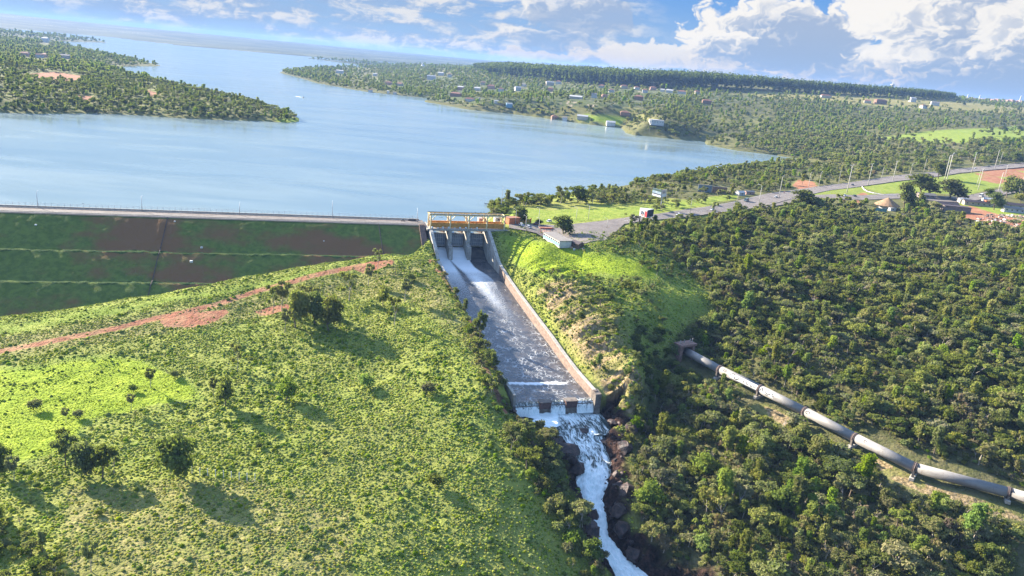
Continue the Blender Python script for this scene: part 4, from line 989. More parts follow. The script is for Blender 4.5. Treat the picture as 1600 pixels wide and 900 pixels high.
# ------------------------------------------------------------------ foliage materials
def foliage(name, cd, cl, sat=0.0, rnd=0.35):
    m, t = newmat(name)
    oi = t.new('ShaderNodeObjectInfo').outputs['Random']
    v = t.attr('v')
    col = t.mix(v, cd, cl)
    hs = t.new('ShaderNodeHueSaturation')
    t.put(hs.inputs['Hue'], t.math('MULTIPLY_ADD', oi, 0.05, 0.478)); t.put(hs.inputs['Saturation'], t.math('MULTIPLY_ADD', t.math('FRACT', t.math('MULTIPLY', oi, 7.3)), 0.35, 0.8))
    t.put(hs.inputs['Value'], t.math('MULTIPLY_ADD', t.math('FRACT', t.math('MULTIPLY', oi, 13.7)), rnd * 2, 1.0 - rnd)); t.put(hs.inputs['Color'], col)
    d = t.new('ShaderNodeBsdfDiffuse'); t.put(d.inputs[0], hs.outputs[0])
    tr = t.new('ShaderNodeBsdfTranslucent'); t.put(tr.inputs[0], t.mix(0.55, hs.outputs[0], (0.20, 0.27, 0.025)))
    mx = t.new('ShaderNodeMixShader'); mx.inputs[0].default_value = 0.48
    t.l.new(d.outputs[0], mx.inputs[1]); t.l.new(tr.outputs[0], mx.inputs[2])
    out(t, mx.outputs[0]); return m
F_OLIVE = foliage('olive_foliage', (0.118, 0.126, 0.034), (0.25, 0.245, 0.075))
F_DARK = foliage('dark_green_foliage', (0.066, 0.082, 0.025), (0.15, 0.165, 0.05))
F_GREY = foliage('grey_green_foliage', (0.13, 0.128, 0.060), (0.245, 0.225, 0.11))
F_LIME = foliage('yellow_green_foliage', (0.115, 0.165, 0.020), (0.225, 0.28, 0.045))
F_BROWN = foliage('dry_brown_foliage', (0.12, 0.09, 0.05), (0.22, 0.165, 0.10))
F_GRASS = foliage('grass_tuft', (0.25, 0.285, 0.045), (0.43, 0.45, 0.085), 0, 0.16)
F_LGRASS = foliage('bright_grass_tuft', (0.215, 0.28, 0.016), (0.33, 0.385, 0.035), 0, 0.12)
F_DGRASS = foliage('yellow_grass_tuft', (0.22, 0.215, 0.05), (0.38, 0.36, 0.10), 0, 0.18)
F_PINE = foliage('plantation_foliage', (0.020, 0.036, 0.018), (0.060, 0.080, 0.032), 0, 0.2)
bark = simple('grey_brown_bark', (0.17, 0.13, 0.095), (0.09, 0.07, 0.05), 0.95, 2.0)
bark_p = simple('pale_bark', (0.42, 0.37, 0.30), (0.25, 0.21, 0.17), 0.95, 2.0)

def leafy(blobs, n, leaf, rng, flat=0.3, shell=0.55, squash=1.0):
    """n leaf clumps spread through ellipsoid blobs: (cx,cy,cz,rx,ry,rz)"""
    wt = np.array([b[3] * b[4] + b[3] * b[5] for b in blobs]); cnt = rng.multinomial(n, wt / wt.sum())
    P_, Nn = [], []
    for b, c in zip(blobs, cnt):
        d = rng.normal(size=(c, 3)); d /= np.linalg.norm(d, axis=1)[:, None]
        d[:, 2] = np.where(d[:, 2] < -0.35, -d[:, 2] * 0.6, d[:, 2])
        r = shell + (1 - shell) * rng.random(c) ** 0.6
        lump = 0.82 + 0.30 * np.sin(d[:, 0] * 5 + b[0] * 3) * np.cos(d[:, 1] * 5 + b[1]) + 0.12 * rng.normal(size=c)
        p = d * (r * lump)[:, None] * np.array(b[3:6]) + np.array(b[:3])
        nn = d * 1.0 + rng.normal(size=(c, 3)) * 0.55 + np.array([0, 0, flat])
        P_.append(p); Nn.append(nn)
    P_ = np.concatenate(P_); Nn = np.concatenate(Nn); Nn /= np.linalg.norm(Nn, axis=1)[:, None]
    k = len(P_)
    a = np.cross(Nn, rng.normal(size=(k, 3))); a /= np.linalg.norm(a, axis=1)[:, None]; b_ = np.cross(Nn, a)
    sz = leaf * (0.55 + 0.9 * rng.random(k))[:, None]; as_ = (0.55 + 0.5 * rng.random(k))[:, None]
    q = np.stack([P_ - a * sz * .5, P_ - b_ * sz * .5 * as_ - Nn * sz * .08, P_ + a * sz * .5, P_ + b_ * sz * .5 * as_ - Nn * sz * .08], 1).reshape(-1, 3)
    f = np.arange(4 * k).reshape(k, 4)
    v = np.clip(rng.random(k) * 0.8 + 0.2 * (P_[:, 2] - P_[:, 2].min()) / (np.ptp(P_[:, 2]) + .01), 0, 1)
    return q, f, v
def me_np(name, verts, faces, mats, fv=None, mi=None):
    me = bpy.data.meshes.new(name)
    verts = np.asarray(verts, np.float32); faces = np.asarray(faces, np.int32); k = faces.shape[1]
    me.vertices.add(len(verts)); me.vertices.foreach_set('co', verts.ravel())
    me.loops.add(faces.size); me.loops.foreach_set('vertex_index', faces.ravel())
    me.polygons.add(len(faces)); me.polygons.foreach_set('loop_start', np.arange(0, faces.size, k, dtype=np.int32))
    me.update(calc_edges=True)
    if mi is not None: me.polygons.foreach_set('material_index', mi)
    if fv is not None:
        at_ = me.attributes.new('v', 'FLOAT', 'FACE'); at_.data.foreach_set('value', np.asarray(fv, np.float32))
    for m in mats: me.materials.append(m)
    return me
def limbs(blobs, h0, r0, rng, n=6):
    """trunk and limbs as tapered tubes: vertices and quads"""
    vs, fs = [], []
    def tube(pts, rr):
        b = len(vs)
        for (p, r) in zip(pts, rr):
            for k in range(n):
                vs.append((p[0] + r * cos(2 * pi * k / n), p[1] + r * sin(2 * pi * k / n), p[2]))
        for i in range(len(pts) - 1):
            for k in range(n): fs.append((b + i * n + k, b + i * n + (k + 1) % n, b + (i + 1) * n + (k + 1) % n, b + (i + 1) * n + k))
    fork = np.array([rng.normal() * .2, rng.normal() * .2, h0])
    tube([(0, 0, -0.6), (fork[0] * .4, fork[1] * .4, h0 * .5), tuple(fork)], [r0 * 1.25, r0 * .9, r0 * .75])
    for b in blobs:
        c = np.array(b[:3]); mid = fork * .5 + c * .5 + rng.normal(size=3) * .15 * h0 * .3
        tube([tuple(fork), tuple(mid), tuple(c)], [r0 * .6, r0 * .38, r0 * .12])
        e = c + (rng.random(3) - .3) * np.array(b[3:6]) * .9
        tube([tuple(mid), tuple(e)], [r0 * .3, r0 * .08])
    return np.array(vs), np.array(fs)
def blobs_for(kind, rng):
    B = []
    if kind == 'round':
        for _ in range(7):
            a = rng.random() * 6.28; r = rng.random() ** .5 * 1.5
            B.append((r * cos(a), r * sin(a), 2.7 + rng.normal() * .7, 1.3 + rng.random() * .6, 1.3 + rng.random() * .6, 1.15 + rng.random() * .4))
        B.append((0, 0, 4.1, 1.5, 1.5, 1.3)); B.append((.5, -.3, 1.9, 1.7, 1.6, .9)); h, r0 = 1.0, .16
    elif kind == 'spread':
        for k in range(8):
            a = k * .785 + rng.random() * .5; r = 1.2 + rng.random() * 1.5
            B.append((r * cos(a), r * sin(a), 3.9 + rng.normal() * .35, 1.1 + rng.random() * .5, 1.1 + rng.random() * .5, .55 + rng.random() * .25))
        B.append((0, 0, 4.5, 1.4, 1.3, .6)); h, r0 = 2.2, .17
    elif kind == 'tall':
        for k in range(7):
            a = rng.random() * 6.28; r = rng.random() * .9
            B.append((r * cos(a), r * sin(a), 3.2 + k * .62, 1.1 + rng.random() * .4, 1.1 + rng.random() * .4, .95))
        h, r0 = 2.8, .15
    elif kind == 'loose':
        for k in range(6):
            a = rng.random() * 6.28; r = .8 + rng.random() * 1.5
            B.append((r * cos(a), r * sin(a), 3.4 + rng.normal() * .8, .85 + rng.random() * .4, .85 + rng.random() * .4, .6 + rng.random() * .3))
        h, r0 = 2.0, .12
    elif kind == 'bare':
        for k in range(9):
            a = rng.random() * 6.28; r = .6 + rng.random() * 1.3
            B.append((r * cos(a), r * sin(a), 2.6 + rng.random() * 2.2, .6, .6, .5))
        h, r0 = 1.5, .20
    elif kind == 'bush':
        for k in range(5):
            a = rng.random() * 6.28; r = rng.random() * 1.0
            B.append((r * cos(a), r * sin(a), .9 + rng.random() * .6, .95 + rng.random() * .4, .95 + rng.random() * .4, .8 + rng.random() * .3))
        h, r0 = .5, .09
    return B, h, r0
# tree kinds: crown about 5 m wide and 5.5 m tall at scale 1
KINDS = []                                             # (kind, material, bark, crown mesh, trunk mesh, merged meshes per detail level)
specs = [('round', F_OLIVE, bark, 'round-crowned olive green'), ('spread', F_OLIVE, bark, 'flat-crowned olive green'), ('round', F_DARK, bark, 'dense dark green'), ('spread', F_GREY, bark_p, 'flat-topped grey-green'), ('loose', F_GREY, bark_p, 'open grey-green'),
         ('loose', F_OLIVE, bark_p, 'loose olive green'), ('tall', F_OLIVE, bark, 'tall narrow olive green'), ('round', F_LIME, bark, 'bright yellow-green'), ('spread', F_DARK, bark, 'broad dark green'), ('tall', F_LIME, bark_p, 'upright yellow-green'),
         ('bush', F_OLIVE, bark, 'low olive green'), ('bush', F_LIME, bark, 'low bright green'), ('bush', F_GREY, bark, 'low grey-green'), ('loose', F_BROWN, bark_p, 'sparse brownish'), ('bush', F_DARK, bark, 'low dark green'), ('bare', F_BROWN, bark_p, 'bare pale-branched')]
LODN = {'round': (2300, 420, 110), 'spread': (1900, 360, 100), 'tall': (1900, 360, 100), 'loose': (1000, 240, 80), 'bush': (900, 200, 60), 'bare': (90, 40, 30)}
hidden = bpy.data.collections.new('plant_sources')
def proto(name, me):
    o = bpy.data.objects.new(name, me); hidden.objects.link(o); return o
PROT = {0: [], 1: [], 2: []}
for i, (kind, fm, bk, desc) in enumerate(specs):
    rng = np.random.default_rng(100 + i)
    B, h, r0 = blobs_for(kind, rng)
    tv_, tf_ = limbs(B, h, r0, rng)
    cnt = LODN[kind]
    lv_, lf_, lc_ = leafy(B, cnt[0], 0.40 if kind != 'bush' else 0.34, rng)
    KINDS.append(dict(kind=kind, desc=desc, crown=me_np('crown', lv_, lf_, [fm], lc_), trunk=me_np('trunk', tv_, tf_, [bk])))
    for lod in (0, 1, 2):
        n_ = int(cnt[lod] * (0.5 if lod == 0 else 1)); leaf = (0.52, 0.85, 1.5)[lod] * (0.85 if kind == 'bush' else 1)
        lv2, lf2, lc2 = leafy(B, n_, leaf, rng)
        if lod < 2:
            vv2 = np.concatenate([lv2, tv_]); ff2 = np.concatenate([lf2, tf_ + len(lv2)]); mi = np.r_[np.zeros(len(lf2), int), np.ones(len(tf_), int)]
            cc2 = np.r_[lc2, np.zeros(len(tf_))]
        else: vv2, ff2, mi, cc2 = lv2, lf2, np.zeros(len(lf2), int), lc2
        PROT[lod].append(me_np('tree_source', vv2, ff2, [fm, bk], cc2, mi))
def tuft(mat, seed, n=20, h=.5, r=.5, leaf=.26):
    """a domed tussock: lumpy faceted dome with blades breaking its outline"""
    rng = np.random.default_rng(seed)
    bmx = bmesh.new(); bmesh.ops.create_icosphere(bmx, subdivisions=2, radius=1.0)
    off = rng.random(2) * 30
    for v in bmx.verts:
        c = v.co; k = .72 + .55 * float(fbm(np.array([c.x * 1.7 + off[0]]), np.array([c.y * 1.7 + c.z + off[1]]), seed, 2)[0]) + rng.normal() * .05
        v.co = Vector((c.x * k * r, c.y * k * r, max(c.z, -.3) * k * h))
    bmesh.ops.triangulate(bmx, faces=bmx.faces[:])
    dv = np.array([v.co[:] for v in bmx.verts]); df = np.array([[v.index for v in f.verts] for f in bmx.faces]); bmx.free()
    df = np.concatenate([df, df[:, 2:3]], 1)
    lv_, lf_, lc_ = leafy([(0, 0, h * .1, r, r, h * .95)], n, leaf, rng, 0.2, .95)
    tri = np.concatenate([lf_[:, [0, 1, 2]], lf_[:, [0, 2, 3]]]) + len(dv)
    vv = np.concatenate([dv, lv_]); ff = np.concatenate([df[:, :3], tri]); cv = np.r_[np.clip(.35 + .3 * rng.random(len(df)), 0, 1), lc_, lc_]
    return me_np('tuft_source', vv, ff, [mat], cv)

def scatter(name, label, cat, pts, rz, sc, idx, meshes, group=None):
    me = bpy.data.meshes.new(name); me.vertices.add(len(pts)); me.vertices.foreach_set('co', np.asarray(pts, np.float32).ravel())
    for nm, arr, ty in (('sc', sc, 'FLOAT'), ('rz', rz, 'FLOAT'), ('pick', idx, 'INT')):
        a = me.attributes.new(nm, ty, 'POINT'); a.data.foreach_set('value', np.asarray(arr, np.float32 if ty == 'FLOAT' else np.int32))
    for m in meshes: me.materials.append(m.materials[0])
    o = bpy.data.objects.new(name, me); link(o)
    cl_ = bpy.data.collections.new(name + '_sources')
    for k, m in enumerate(meshes):
        po = bpy.data.objects.new('%s_source_%02d' % (name, k), m); cl_.objects.link(po)
    ng = bpy.data.node_groups.new(name + '_nodes', 'GeometryNodeTree')
    ng.interface.new_socket('Geometry', in_out='INPUT', socket_type='NodeSocketGeometry'); ng.interface.new_socket('Geometry', in_out='OUTPUT', socket_type='NodeSocketGeometry')
    gi = ng.nodes.new('NodeGroupInput'); go_ = ng.nodes.new('NodeGroupOutput')
    ci = ng.nodes.new('GeometryNodeCollectionInfo'); ci.inputs[0].default_value = cl_; ci.inputs['Separate Children'].default_value = True; ci.inputs['Reset Children'].default_value = True
    ip = ng.nodes.new('GeometryNodeInstanceOnPoints'); ip.inputs['Pick Instance'].default_value = True
    def na(nm, dt):
        n = ng.nodes.new('GeometryNodeInputNamedAttribute'); n.data_type = dt; n.inputs[0].default_value = nm
        return next(s for s in n.outputs if s.enabled and s.name == 'Attribute')
    cx_ = ng.nodes.new('ShaderNodeCombineXYZ'); ng.links.new(na('rz', 'FLOAT'), cx_.inputs[2])
    cs_ = ng.nodes.new('ShaderNodeCombineXYZ'); s_ = na('sc', 'FLOAT')
    for k in range(3): ng.links.new(s_, cs_.inputs[k])
    L = ng.links.new
    L(gi.outputs[0], ip.inputs['Points']); L(ci.outputs[0], ip.inputs['Instance']); L(na('pick', 'INT'), ip.inputs['Instance Index'])
    L(cx_.outputs[0], ip.inputs['Rotation']); L(cs_.outputs[0], ip.inputs['Scale']); L(ip.outputs[0], go_.inputs[0])
    md = o.modifiers.new('scatter', 'NODES'); md.node_group = ng
    return tag(o, label, cat, group, 'stuff')

# ------------------------------------------------------------------ places kept clear
def wl(lst): return np.array([gpx(a, b)[:2] for a, b in lst])
ROAD_EDGES = [((795, 350.5), (795, 357)), ((830, 351), (838, 366)), ((860, 352), (875, 380)), ((885, 353), (915, 381)), ((930, 347), (945, 376)), ((958, 343), (958, 366)), ((975, 341), (975, 351)), ((1000, 337.5), (1000, 347)), ((1050, 331), (1050, 342)), ((1100, 324), (1100, 337)), ((1150, 314.5), (1150, 330)), ((1200, 302.5), (1200, 322)),
              ((1245, 296.5), (1245, 309)), ((1300, 289), (1300, 297)), ((1350, 282), (1350, 291)), ((1400, 274.5), (1400, 284)), ((1450, 269.5), (1450, 278.5)), ((1500, 263.5), (1500, 271)), ((1550, 259), (1550, 266)), ((1600, 254), (1600, 262)), ((1720, 243), (1720, 251))]
ROAD2_EDGES = [((1190, 313), (1190, 326)), ((1245, 306), (1245, 317)), ((1300, 304), (1300, 312)), ((1345, 305.5), (1350, 313)), ((1390, 303), (1395, 311)), ((1440, 302), (1445, 310))]
ROAD3_EDGES = [((1440, 305), (1440, 313)), ((1500, 308), (1500, 317)), ((1530, 302), (1530, 313)), ((1560, 296), (1562, 306)), ((1600, 287), (1604, 299)), ((1700, 272), (1700, 282))]
PIPE_PX = [(1072, 549, -22.0), (1125, 577.5, -22.3), (1188, 608, -22.6), (1258, 643, -22.9), (1336, 684, -23.2), (1430, 731, -23.6), (1576, 769.5, -24.2), (1760, 822, -25.0)]
PIPE = np.array([at(*q) for q in PIPE_PX])
FIELD_BLOCK = [[(1250, 306), (1320, 291), (1348, 291), (1356, 300), (1350, 316), (1270, 312)], [(1345, 300), (1345, 288), (1400, 283), (1500, 270), (1640, 258), (1660, 285), (1600, 302), (1560, 305), (1510, 322), (1430, 318), (1375, 308)],
               [(1455, 312), (1530, 308), (1700, 296), (1700, 360), (1600, 358), (1560, 356), (1500, 345), (1470, 330), (1452, 322)], [(1362, 305), (1400, 305), (1402, 326), (1358, 330)], [(1354, 318), (1404, 318), (1412, 345), (1352, 338)],
               [(790, 336), (850, 336), (870, 345), (900, 388), (860, 385), (790, 362)], [(860, 345), (960, 335), (985, 345), (965, 380), (905, 388), (870, 382)], [(790, 335), (800, 322), (960, 322), (1000, 318), (1010, 330), (960, 342), (860, 350), (790, 345)],
               [(1080, 288), (1140, 290), (1150, 303), (1080, 300)], [(1150, 297), (1185, 296), (1188, 304), (1148, 306)]]
def roadmask(px, py, pad=2.0):
    m = np.zeros(px.shape, bool)
    for E_ in (ROAD_EDGES, ROAD2_EDGES, ROAD3_EDGES):
        poly = [(a[0], a[1] - pad) for a, b in E_] + [(b[0], b[1] + pad * 1.5) for a, b in E_[::-1]]
        m |= inpoly(px, py, poly)
    return m
VEG = dict(
    shore=[(768, 345), (765, 312), (800, 312), (880, 297), (985, 280), (1100, 262), (1240, 246), (1300, 250), (1345, 272), (1345, 284), (1250, 297), (1200, 302), (1120, 318), (1040, 328), (985, 330), (930, 318), (860, 322), (800, 335)],
    open1=[(800, 335), (850, 326), (930, 322), (1000, 318), (1060, 312), (1150, 302), (1200, 300), (1150, 316), (1000, 340), (900, 350), (860, 352)],
    bank=[(672, 395), (690, 398), (720, 432), (748, 470), (775, 520), (800, 560), (812, 600), (822, 640), (860, 680), (905, 730), (925, 780), (945, 830), (960, 890), (1000, 960), (900, 960), (880, 850), (830, 760), (790, 690), (770, 640), (745, 560), (715, 480), (685, 430)],
    corner=[(-300, 760), (-60, 790), (30, 815), (70, 850), (105, 890), (120, 1000), (-300, 1000)],
    prom=[(900, 392), (960, 378), (1050, 372), (1110, 350), (1060, 400), (1085, 430), (1060, 440), (1010, 425), (960, 400)],
    cliff=[(845, 425), (900, 430), (960, 435), (1020, 445), (1040, 500), (1045, 560), (1010, 600), (985, 650), (960, 650), (940, 600), (890, 530), (850, 460)],
    foot=[(780, 395), (820, 440), (880, 520), (930, 590), (955, 640), (975, 640), (930, 560), (870, 470), (810, 400)])
def density(px, py, x, y, z, C, d, sdv):
    dn = np.zeros(px.shape)
    n1 = fbm(x / 38, y / 38, 201, 4); n2 = fbm(x / 9, y / 9, 207, 3)
    nj = (n2 - .5) * 14
    far = d > 560
    # everything beyond the dam that is land
    scl = np.clip(d / 900, 1, 4); n3 = fbm(x / (60 * scl), y / (60 * scl), 211, 4)
    base = 0.45 + 0.65 * sstep(n3, 0.36, 0.56)
    dn = np.where(far & (py < 330), base * (1 - 0.97 * np.clip(C['lime'] * 1.3, 0, 1)) * (1 - 0.8 * C['dry'] * (px > 1160)) , dn)
    lp = (px < 480) & (py < 200) & far
    dn = np.where(lp, (0.6 + 0.5 * sstep(n3, 0.38, 0.52)) * (1 - 0.9 * C['dirt']), dn)
    m = inpoly(px, py, VEG['shore']); dn = np.where(m, 0.25 + 0.75 * sstep(n1, 0.38, 0.52), dn)
    m = inpoly(px + nj * .3, py + nj * .2, VEG['open1']); dn = np.where(m, 0.05 + .5 * (n2 > .6), dn)
    m = inpoly(px + nj, py + nj * .6, FOREST); dn = np.where(m, 0.86 + 0.2 * sstep(n1, .42, .55), dn)
    dn = np.where(m & inpoly(px, py, [(1240, 520), (1340, 490), (1420, 560), (1380, 640), (1280, 620)]), dn * 0.65, dn)
    for k, v in (('bank', 0.85), ('corner', 0.95), ('prom', 0.6), ('cliff', 0.30), ('foot', 0.0)):
        m = inpoly(px + nj * .8, py + nj * .5, VEG[k]); dn = np.where(m, v * (0.55 + 0.9 * sstep(n2, .4, .6)) if k != 'foot' else dn, dn)
    m = inpoly(px, py, [(985, 520), (1060, 520), (1075, 560), (1040, 600), (1000, 650), (978, 640), (985, 580)]); dn = np.where(m, 1.0, dn)
    dn = np.where(C['dirt'] > .4, dn * 0.05, dn)
    dn = np.where(C['rock'] > .5, dn * 0.06 + 0.03, dn)
    dn = np.where(roadmask(px, py), 0, dn)
    for b in FIELD_BLOCK: dn = np.where(inpoly(px, py, b), 0, dn)
    dp, _ = polydist(x, y, PIPE[:, :2]); dn = np.where(dp < 3.6, 0, dn)
    dn = np.where((dp < 13) & (polyside(x, y) > 0) & (((px > 1350) & (px < 1640)) | ((px > 1165) & (px < 1240))), 0, dn)
    # keep low sight lines open in front of the pipe
    dn = np.where((d < 470) & (dp < 9) & (polyside(x, y) > 0), dn * 0.55, dn)
    fh = d > 900
    if fh.any():
        for (hq, hw_, hh_, _a, _b, _l) in HS + [((1025, 193), 20, 9, 0, 0, 0)]:
            dn = np.where(fh & (np.abs(px - hq[0]) < hw_ * .55 + 1.0) & (py > hq[1] - 2.5) & (py < hq[1] + 8.5), 0, dn)
    m = inpoly(px + nj * .3, py + nj * .2, [(985, 354), (1050, 348), (1110, 341), (1170, 334), (1200, 333), (1160, 350), (1110, 356), (1050, 380), (960, 388), (940, 382), (965, 368)]); dn = np.where(m, 0.8, dn)
    dn = np.where(sdv < np.where(d > 560, 1.0 + d * 0.002, -1e9), 0, dn)
    u_ = (x - DO[0]) * DA[0] + (y - DO[1]) * DA[1]; w_ = (x - DO[0]) * DN[0] + (y - DO[1]) * DN[1]
    dn = np.where((u_ < 0) & (w_ > -30) & (z < face_z(np.maximum(w_, 0)) + 0.4), 0, dn)
    rel_t = (x - SC_C[0]) * ST[0] + (y - SC_C[1]) * ST[1]; rel_s = (x - SC_C[0]) * SD[0] + (y - SC_C[1]) * SD[1]
    dn = np.where((np.abs(rel_t) < HW + 2.4) & (rel_s > -40) & (rel_s < 168), 0, dn)
    dr, al = polydist(x, y, RW); dn = np.where((dr < np.interp(al, np.arange(len(RW)), RW[:, 3]) + 2.2) & (y < 300), 0, dn)
    return dn
def polyside(x, y):
    """positive on the viewer's side of the pipe"""
    a = PIPE[0, :2]; b = PIPE[-1, :2]; return -((b[0] - a[0]) * (y - a[1]) - (b[1] - a[1]) * (x - a[0]))
def candidates(d0, d1, sp0, k, seed, az0=-0.66, az1=0.66):
    """jittered points with spacing sp0 (or growing as k*d)"""
    rng = np.random.default_rng(seed); X_, Y_ = [], []
    d = d0
    while d < d1:
        s = max(sp0, k * d); n = int((az1 - az0) * d / s)
        a = az0 + (np.arange(n) + rng.random(n)) * (az1 - az0) / n; dd = d + rng.random(n) * s
        X_.append(dd * np.sin(a)); Y_.append(dd * np.cos(a)); d += s
    return np.concatenate(X_), np.concatenate(Y_)
def plant_points(d0, d1, sp0, k, seed):
    x, y = candidates(d0, d1, sp0, k, seed)
    z = gz(x, y); px, py = proj(x, y, z)
    m = (px > -220) & (px < 1820) & (py < 1060) & (py > -20)
    x, y, z = x[m], y[m], z[m]
    C, px, py = cover(x, y, z)
    d = np.hypot(x, y); sdv = gz(x, y, GS)
    dn = density(px, py, x, y, z, C, d, sdv)
    rng = np.random.default_rng(seed + 1)
    m = rng.random(len(x)) < dn
    return x[m], y[m], z[m], px[m], py[m], d[m], {q: v[m] for q, v in C.items()}, rng

# near woods
nx_, ny_, nz_, npx, npy, nd, nC, rng = plant_points(110, 620, 3.3, 0, 301)
nn_ = len(nx_)
inF = inpoly(npx, npy, FOREST)
bankm = inpoly(npx, npy, VEG['bank']) | inpoly(npx, npy, VEG['cliff']) | inpoly(npx, npy, VEG['corner']) | inpoly(npx, npy, VEG['prom'])
kn = fbm(nx_ / 22, ny_ / 22, 401, 3); r_ = rng.random(nn_)
def pickkinds(kn, r_, rng):
    wts = np.array([[.16, .10, .10, .07, .08, .12, .08, .06, .06, .04, .05, .03, .02, .03, .01, .025],
                    [.10, .08, .26, .03, .03, .08, .06, .03, .17, .02, .04, .02, .01, .01, .06, .01],
                    [.08, .09, .03, .15, .17, .13, .04, .05, .02, .05, .04, .03, .05, .08, .01, .05]])
    g = np.where(kn < .44, 1, np.where(kn > .56, 2, 0)); cum = np.cumsum(wts, 1); cum /= cum[:, -1:]
    return np.array([int(np.searchsorted(cum[a], b)) for a, b in zip(g, r_)])
npk = np.clip(pickkinds(kn, r_, rng), 0, 15)
bush = bankm & (rng.random(nn_) < np.where(inpoly(npx, npy, VEG['bank']), .35, .62))
npk = np.where(bush, rng.choice([10, 11, 12, 14, 10, 5], nn_), npk)
dark = inpoly(npx, npy, [(980, 510), (1110, 500), (1090, 560), (1040, 600), (1005, 660), (975, 640)]); npk = np.where(dark & (rng.random(nn_) < .7), 2, npk)
nsc = (0.55 + 0.85 * rng.random(nn_) ** 1.8 + 0.6 * (rng.random(nn_) < .12)) * np.where(inF, 1.0, 0.8)
nsc *= np.where(inpoly(npx, npy, VEG['bank']), 1.25, np.where(bankm, 0.85, 1.0))
dp_, _ = polydist(nx_, ny_, PIPE[:, :2]); nsc = np.where((dp_ < 11), nsc * .68, nsc)
nsc = np.where((npk >= 10) & (npk < 13) | (npk == 14), nsc * 1.15, nsc)
appear = nsc * 5.0 / nd * 1200
vis = (npx > -10) & (npx < 1610) & (npy > 10) & (npy < 925) & (npk != 14)
order = np.argsort(-(appear * vis))
N_IND = 215
ind = order[:N_IND]; rest = np.setdiff1d(np.arange(nn_), ind)
nrz = rng.random(nn_) * 6.28
near_pts = np.stack([nx_, ny_, nz_ - 0.1], 1)
ux, uy, uz, upx, upy, ud, uC, rng = plant_points(110, 620, 3.6, 0, 351)
um = inpoly(upx, upy, FOREST) | inpoly(upx, upy, VEG['bank']); ux, uy, uz = ux[um], uy[um], uz[um]; un = len(ux)
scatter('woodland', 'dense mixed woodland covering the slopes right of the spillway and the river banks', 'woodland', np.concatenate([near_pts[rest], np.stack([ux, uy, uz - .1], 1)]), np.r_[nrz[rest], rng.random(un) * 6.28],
        np.r_[nsc[rest], .5 + .45 * rng.random(un)], np.r_[npk[rest], rng.choice([10, 12, 10, 13, 11, 5], un)], PROT[0])

def plant(kind, p, sc, rz, label, group, name=None, stretch=1.0, cat=None):
    K = KINDS[kind]
    nm = name or ('shrub' if K['kind'] == 'bush' else 'tree')
    r = thing(nm, label, cat or nm, (p[0], p[1], p[2] - 0.05), rz, group)
    r.scale = (sc, sc, sc * stretch)
    for part in ('trunk', 'crown'):
        o = bpy.data.objects.new(part, K[part]); COL.objects.link(o); o.parent = r
    return r
COLLAR = [(1125, 'first'), (1188, 'second'), (1258, 'third'), (1336, 'fourth'), (1430, 'fifth'), (1576, 'sixth')]
def place_words(px, py):
    if px < 120 and py > 740: return 'in the thicket at the bottom left corner'
    if px < 1010 and inpoly(np.array([px]), np.array([py]), VEG['bank'])[0]:
        return 'on the left bank ' + ('beside the chute wall' if py < 600 else 'beside the weir' if py < 690 else 'above the upper rapids' if py < 760 else 'over the white cascade' if py < 840 else 'at the foot of the cascade')
    pyl = np.interp(px, [1072, 1125, 1258, 1430, 1600], [549, 577, 643, 731, 776])
    if px >= 1040:
        c = min(COLLAR, key=lambda q: abs(q[0] - px))[1]
        gap = py - pyl
        if gap < -120: return 'high on the wooded slope well above the %s pipe collar' % c
        if gap < 0: return 'just uphill of the %s pipe collar' % c
        if gap < 70: return 'just downhill of the %s pipe collar' % c
        if gap < 150: return 'below the pipe, downslope from its %s collar' % c
        return 'near the bottom edge, straight below the %s pipe collar' % c
    return 'on the rocky right bank ' + ('beside the ravine' if py < 700 else 'beside the cascade' if py < 820 else 'at the bottom of the gorge')
for i in ind:
    sz = 'large ' if nsc[i] > 1.05 else 'small ' if nsc[i] < .7 else ''
    K = KINDS[npk[i]]
    nm = 'shrub' if K['kind'] == 'bush' else 'tree'
    plant(int(npk[i]), near_pts[i], nsc[i], nrz[i], sz + K['desc'] + ' ' + nm + ' ' + place_words(npx[i], npy[i]), ('shrubs ' if nm == 'shrub' else 'trees ') + 'of the wooded valley slopes')

# middle and far woods
mx_, my_, mz_, mpx, mpy, md_, mC, rng = plant_points(621, 1500, 6.0, 0.0072, 501)
k_ = len(mx_); kn = fbm(mx_ / 60, my_ / 60, 411, 3)
mk_ = np.clip(pickkinds(kn, rng.random(k_), rng), 0, 14)
msc = (0.85 + 0.75 * rng.random(k_) ** 1.5) * (1 + (md_ - 620) / 2600)
nearshore = inpoly(mpx, mpy, VEG['shore']); msc = np.where(nearshore, msc * 0.82, msc)
lp = (mpx < 480); msc = np.where(lp, msc * .85, msc)
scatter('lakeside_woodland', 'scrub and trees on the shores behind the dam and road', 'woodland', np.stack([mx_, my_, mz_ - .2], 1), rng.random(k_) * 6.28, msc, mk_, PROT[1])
fx_, fy_, fz_, fpx, fpy, fd_, fC, rng = plant_points(1500, 5200, 10.0, 0.0068, 601)
k_ = len(fx_); kn = fbm(fx_ / 120, fy_ / 120, 421, 3)
fk_ = np.clip(pickkinds(kn, rng.random(k_), rng), 0, 9)
fsc = (0.95 + 0.9 * rng.random(k_) ** 1.4) * (1 + (fd_ - 1500) / 4500)
scatter('distant_woodland', 'distant tree cover on the peninsulas and far shores', 'woodland', np.stack([fx_, fy_, fz_ - .3], 1), rng.random(k_) * 6.28, fsc, fk_, PROT[2])
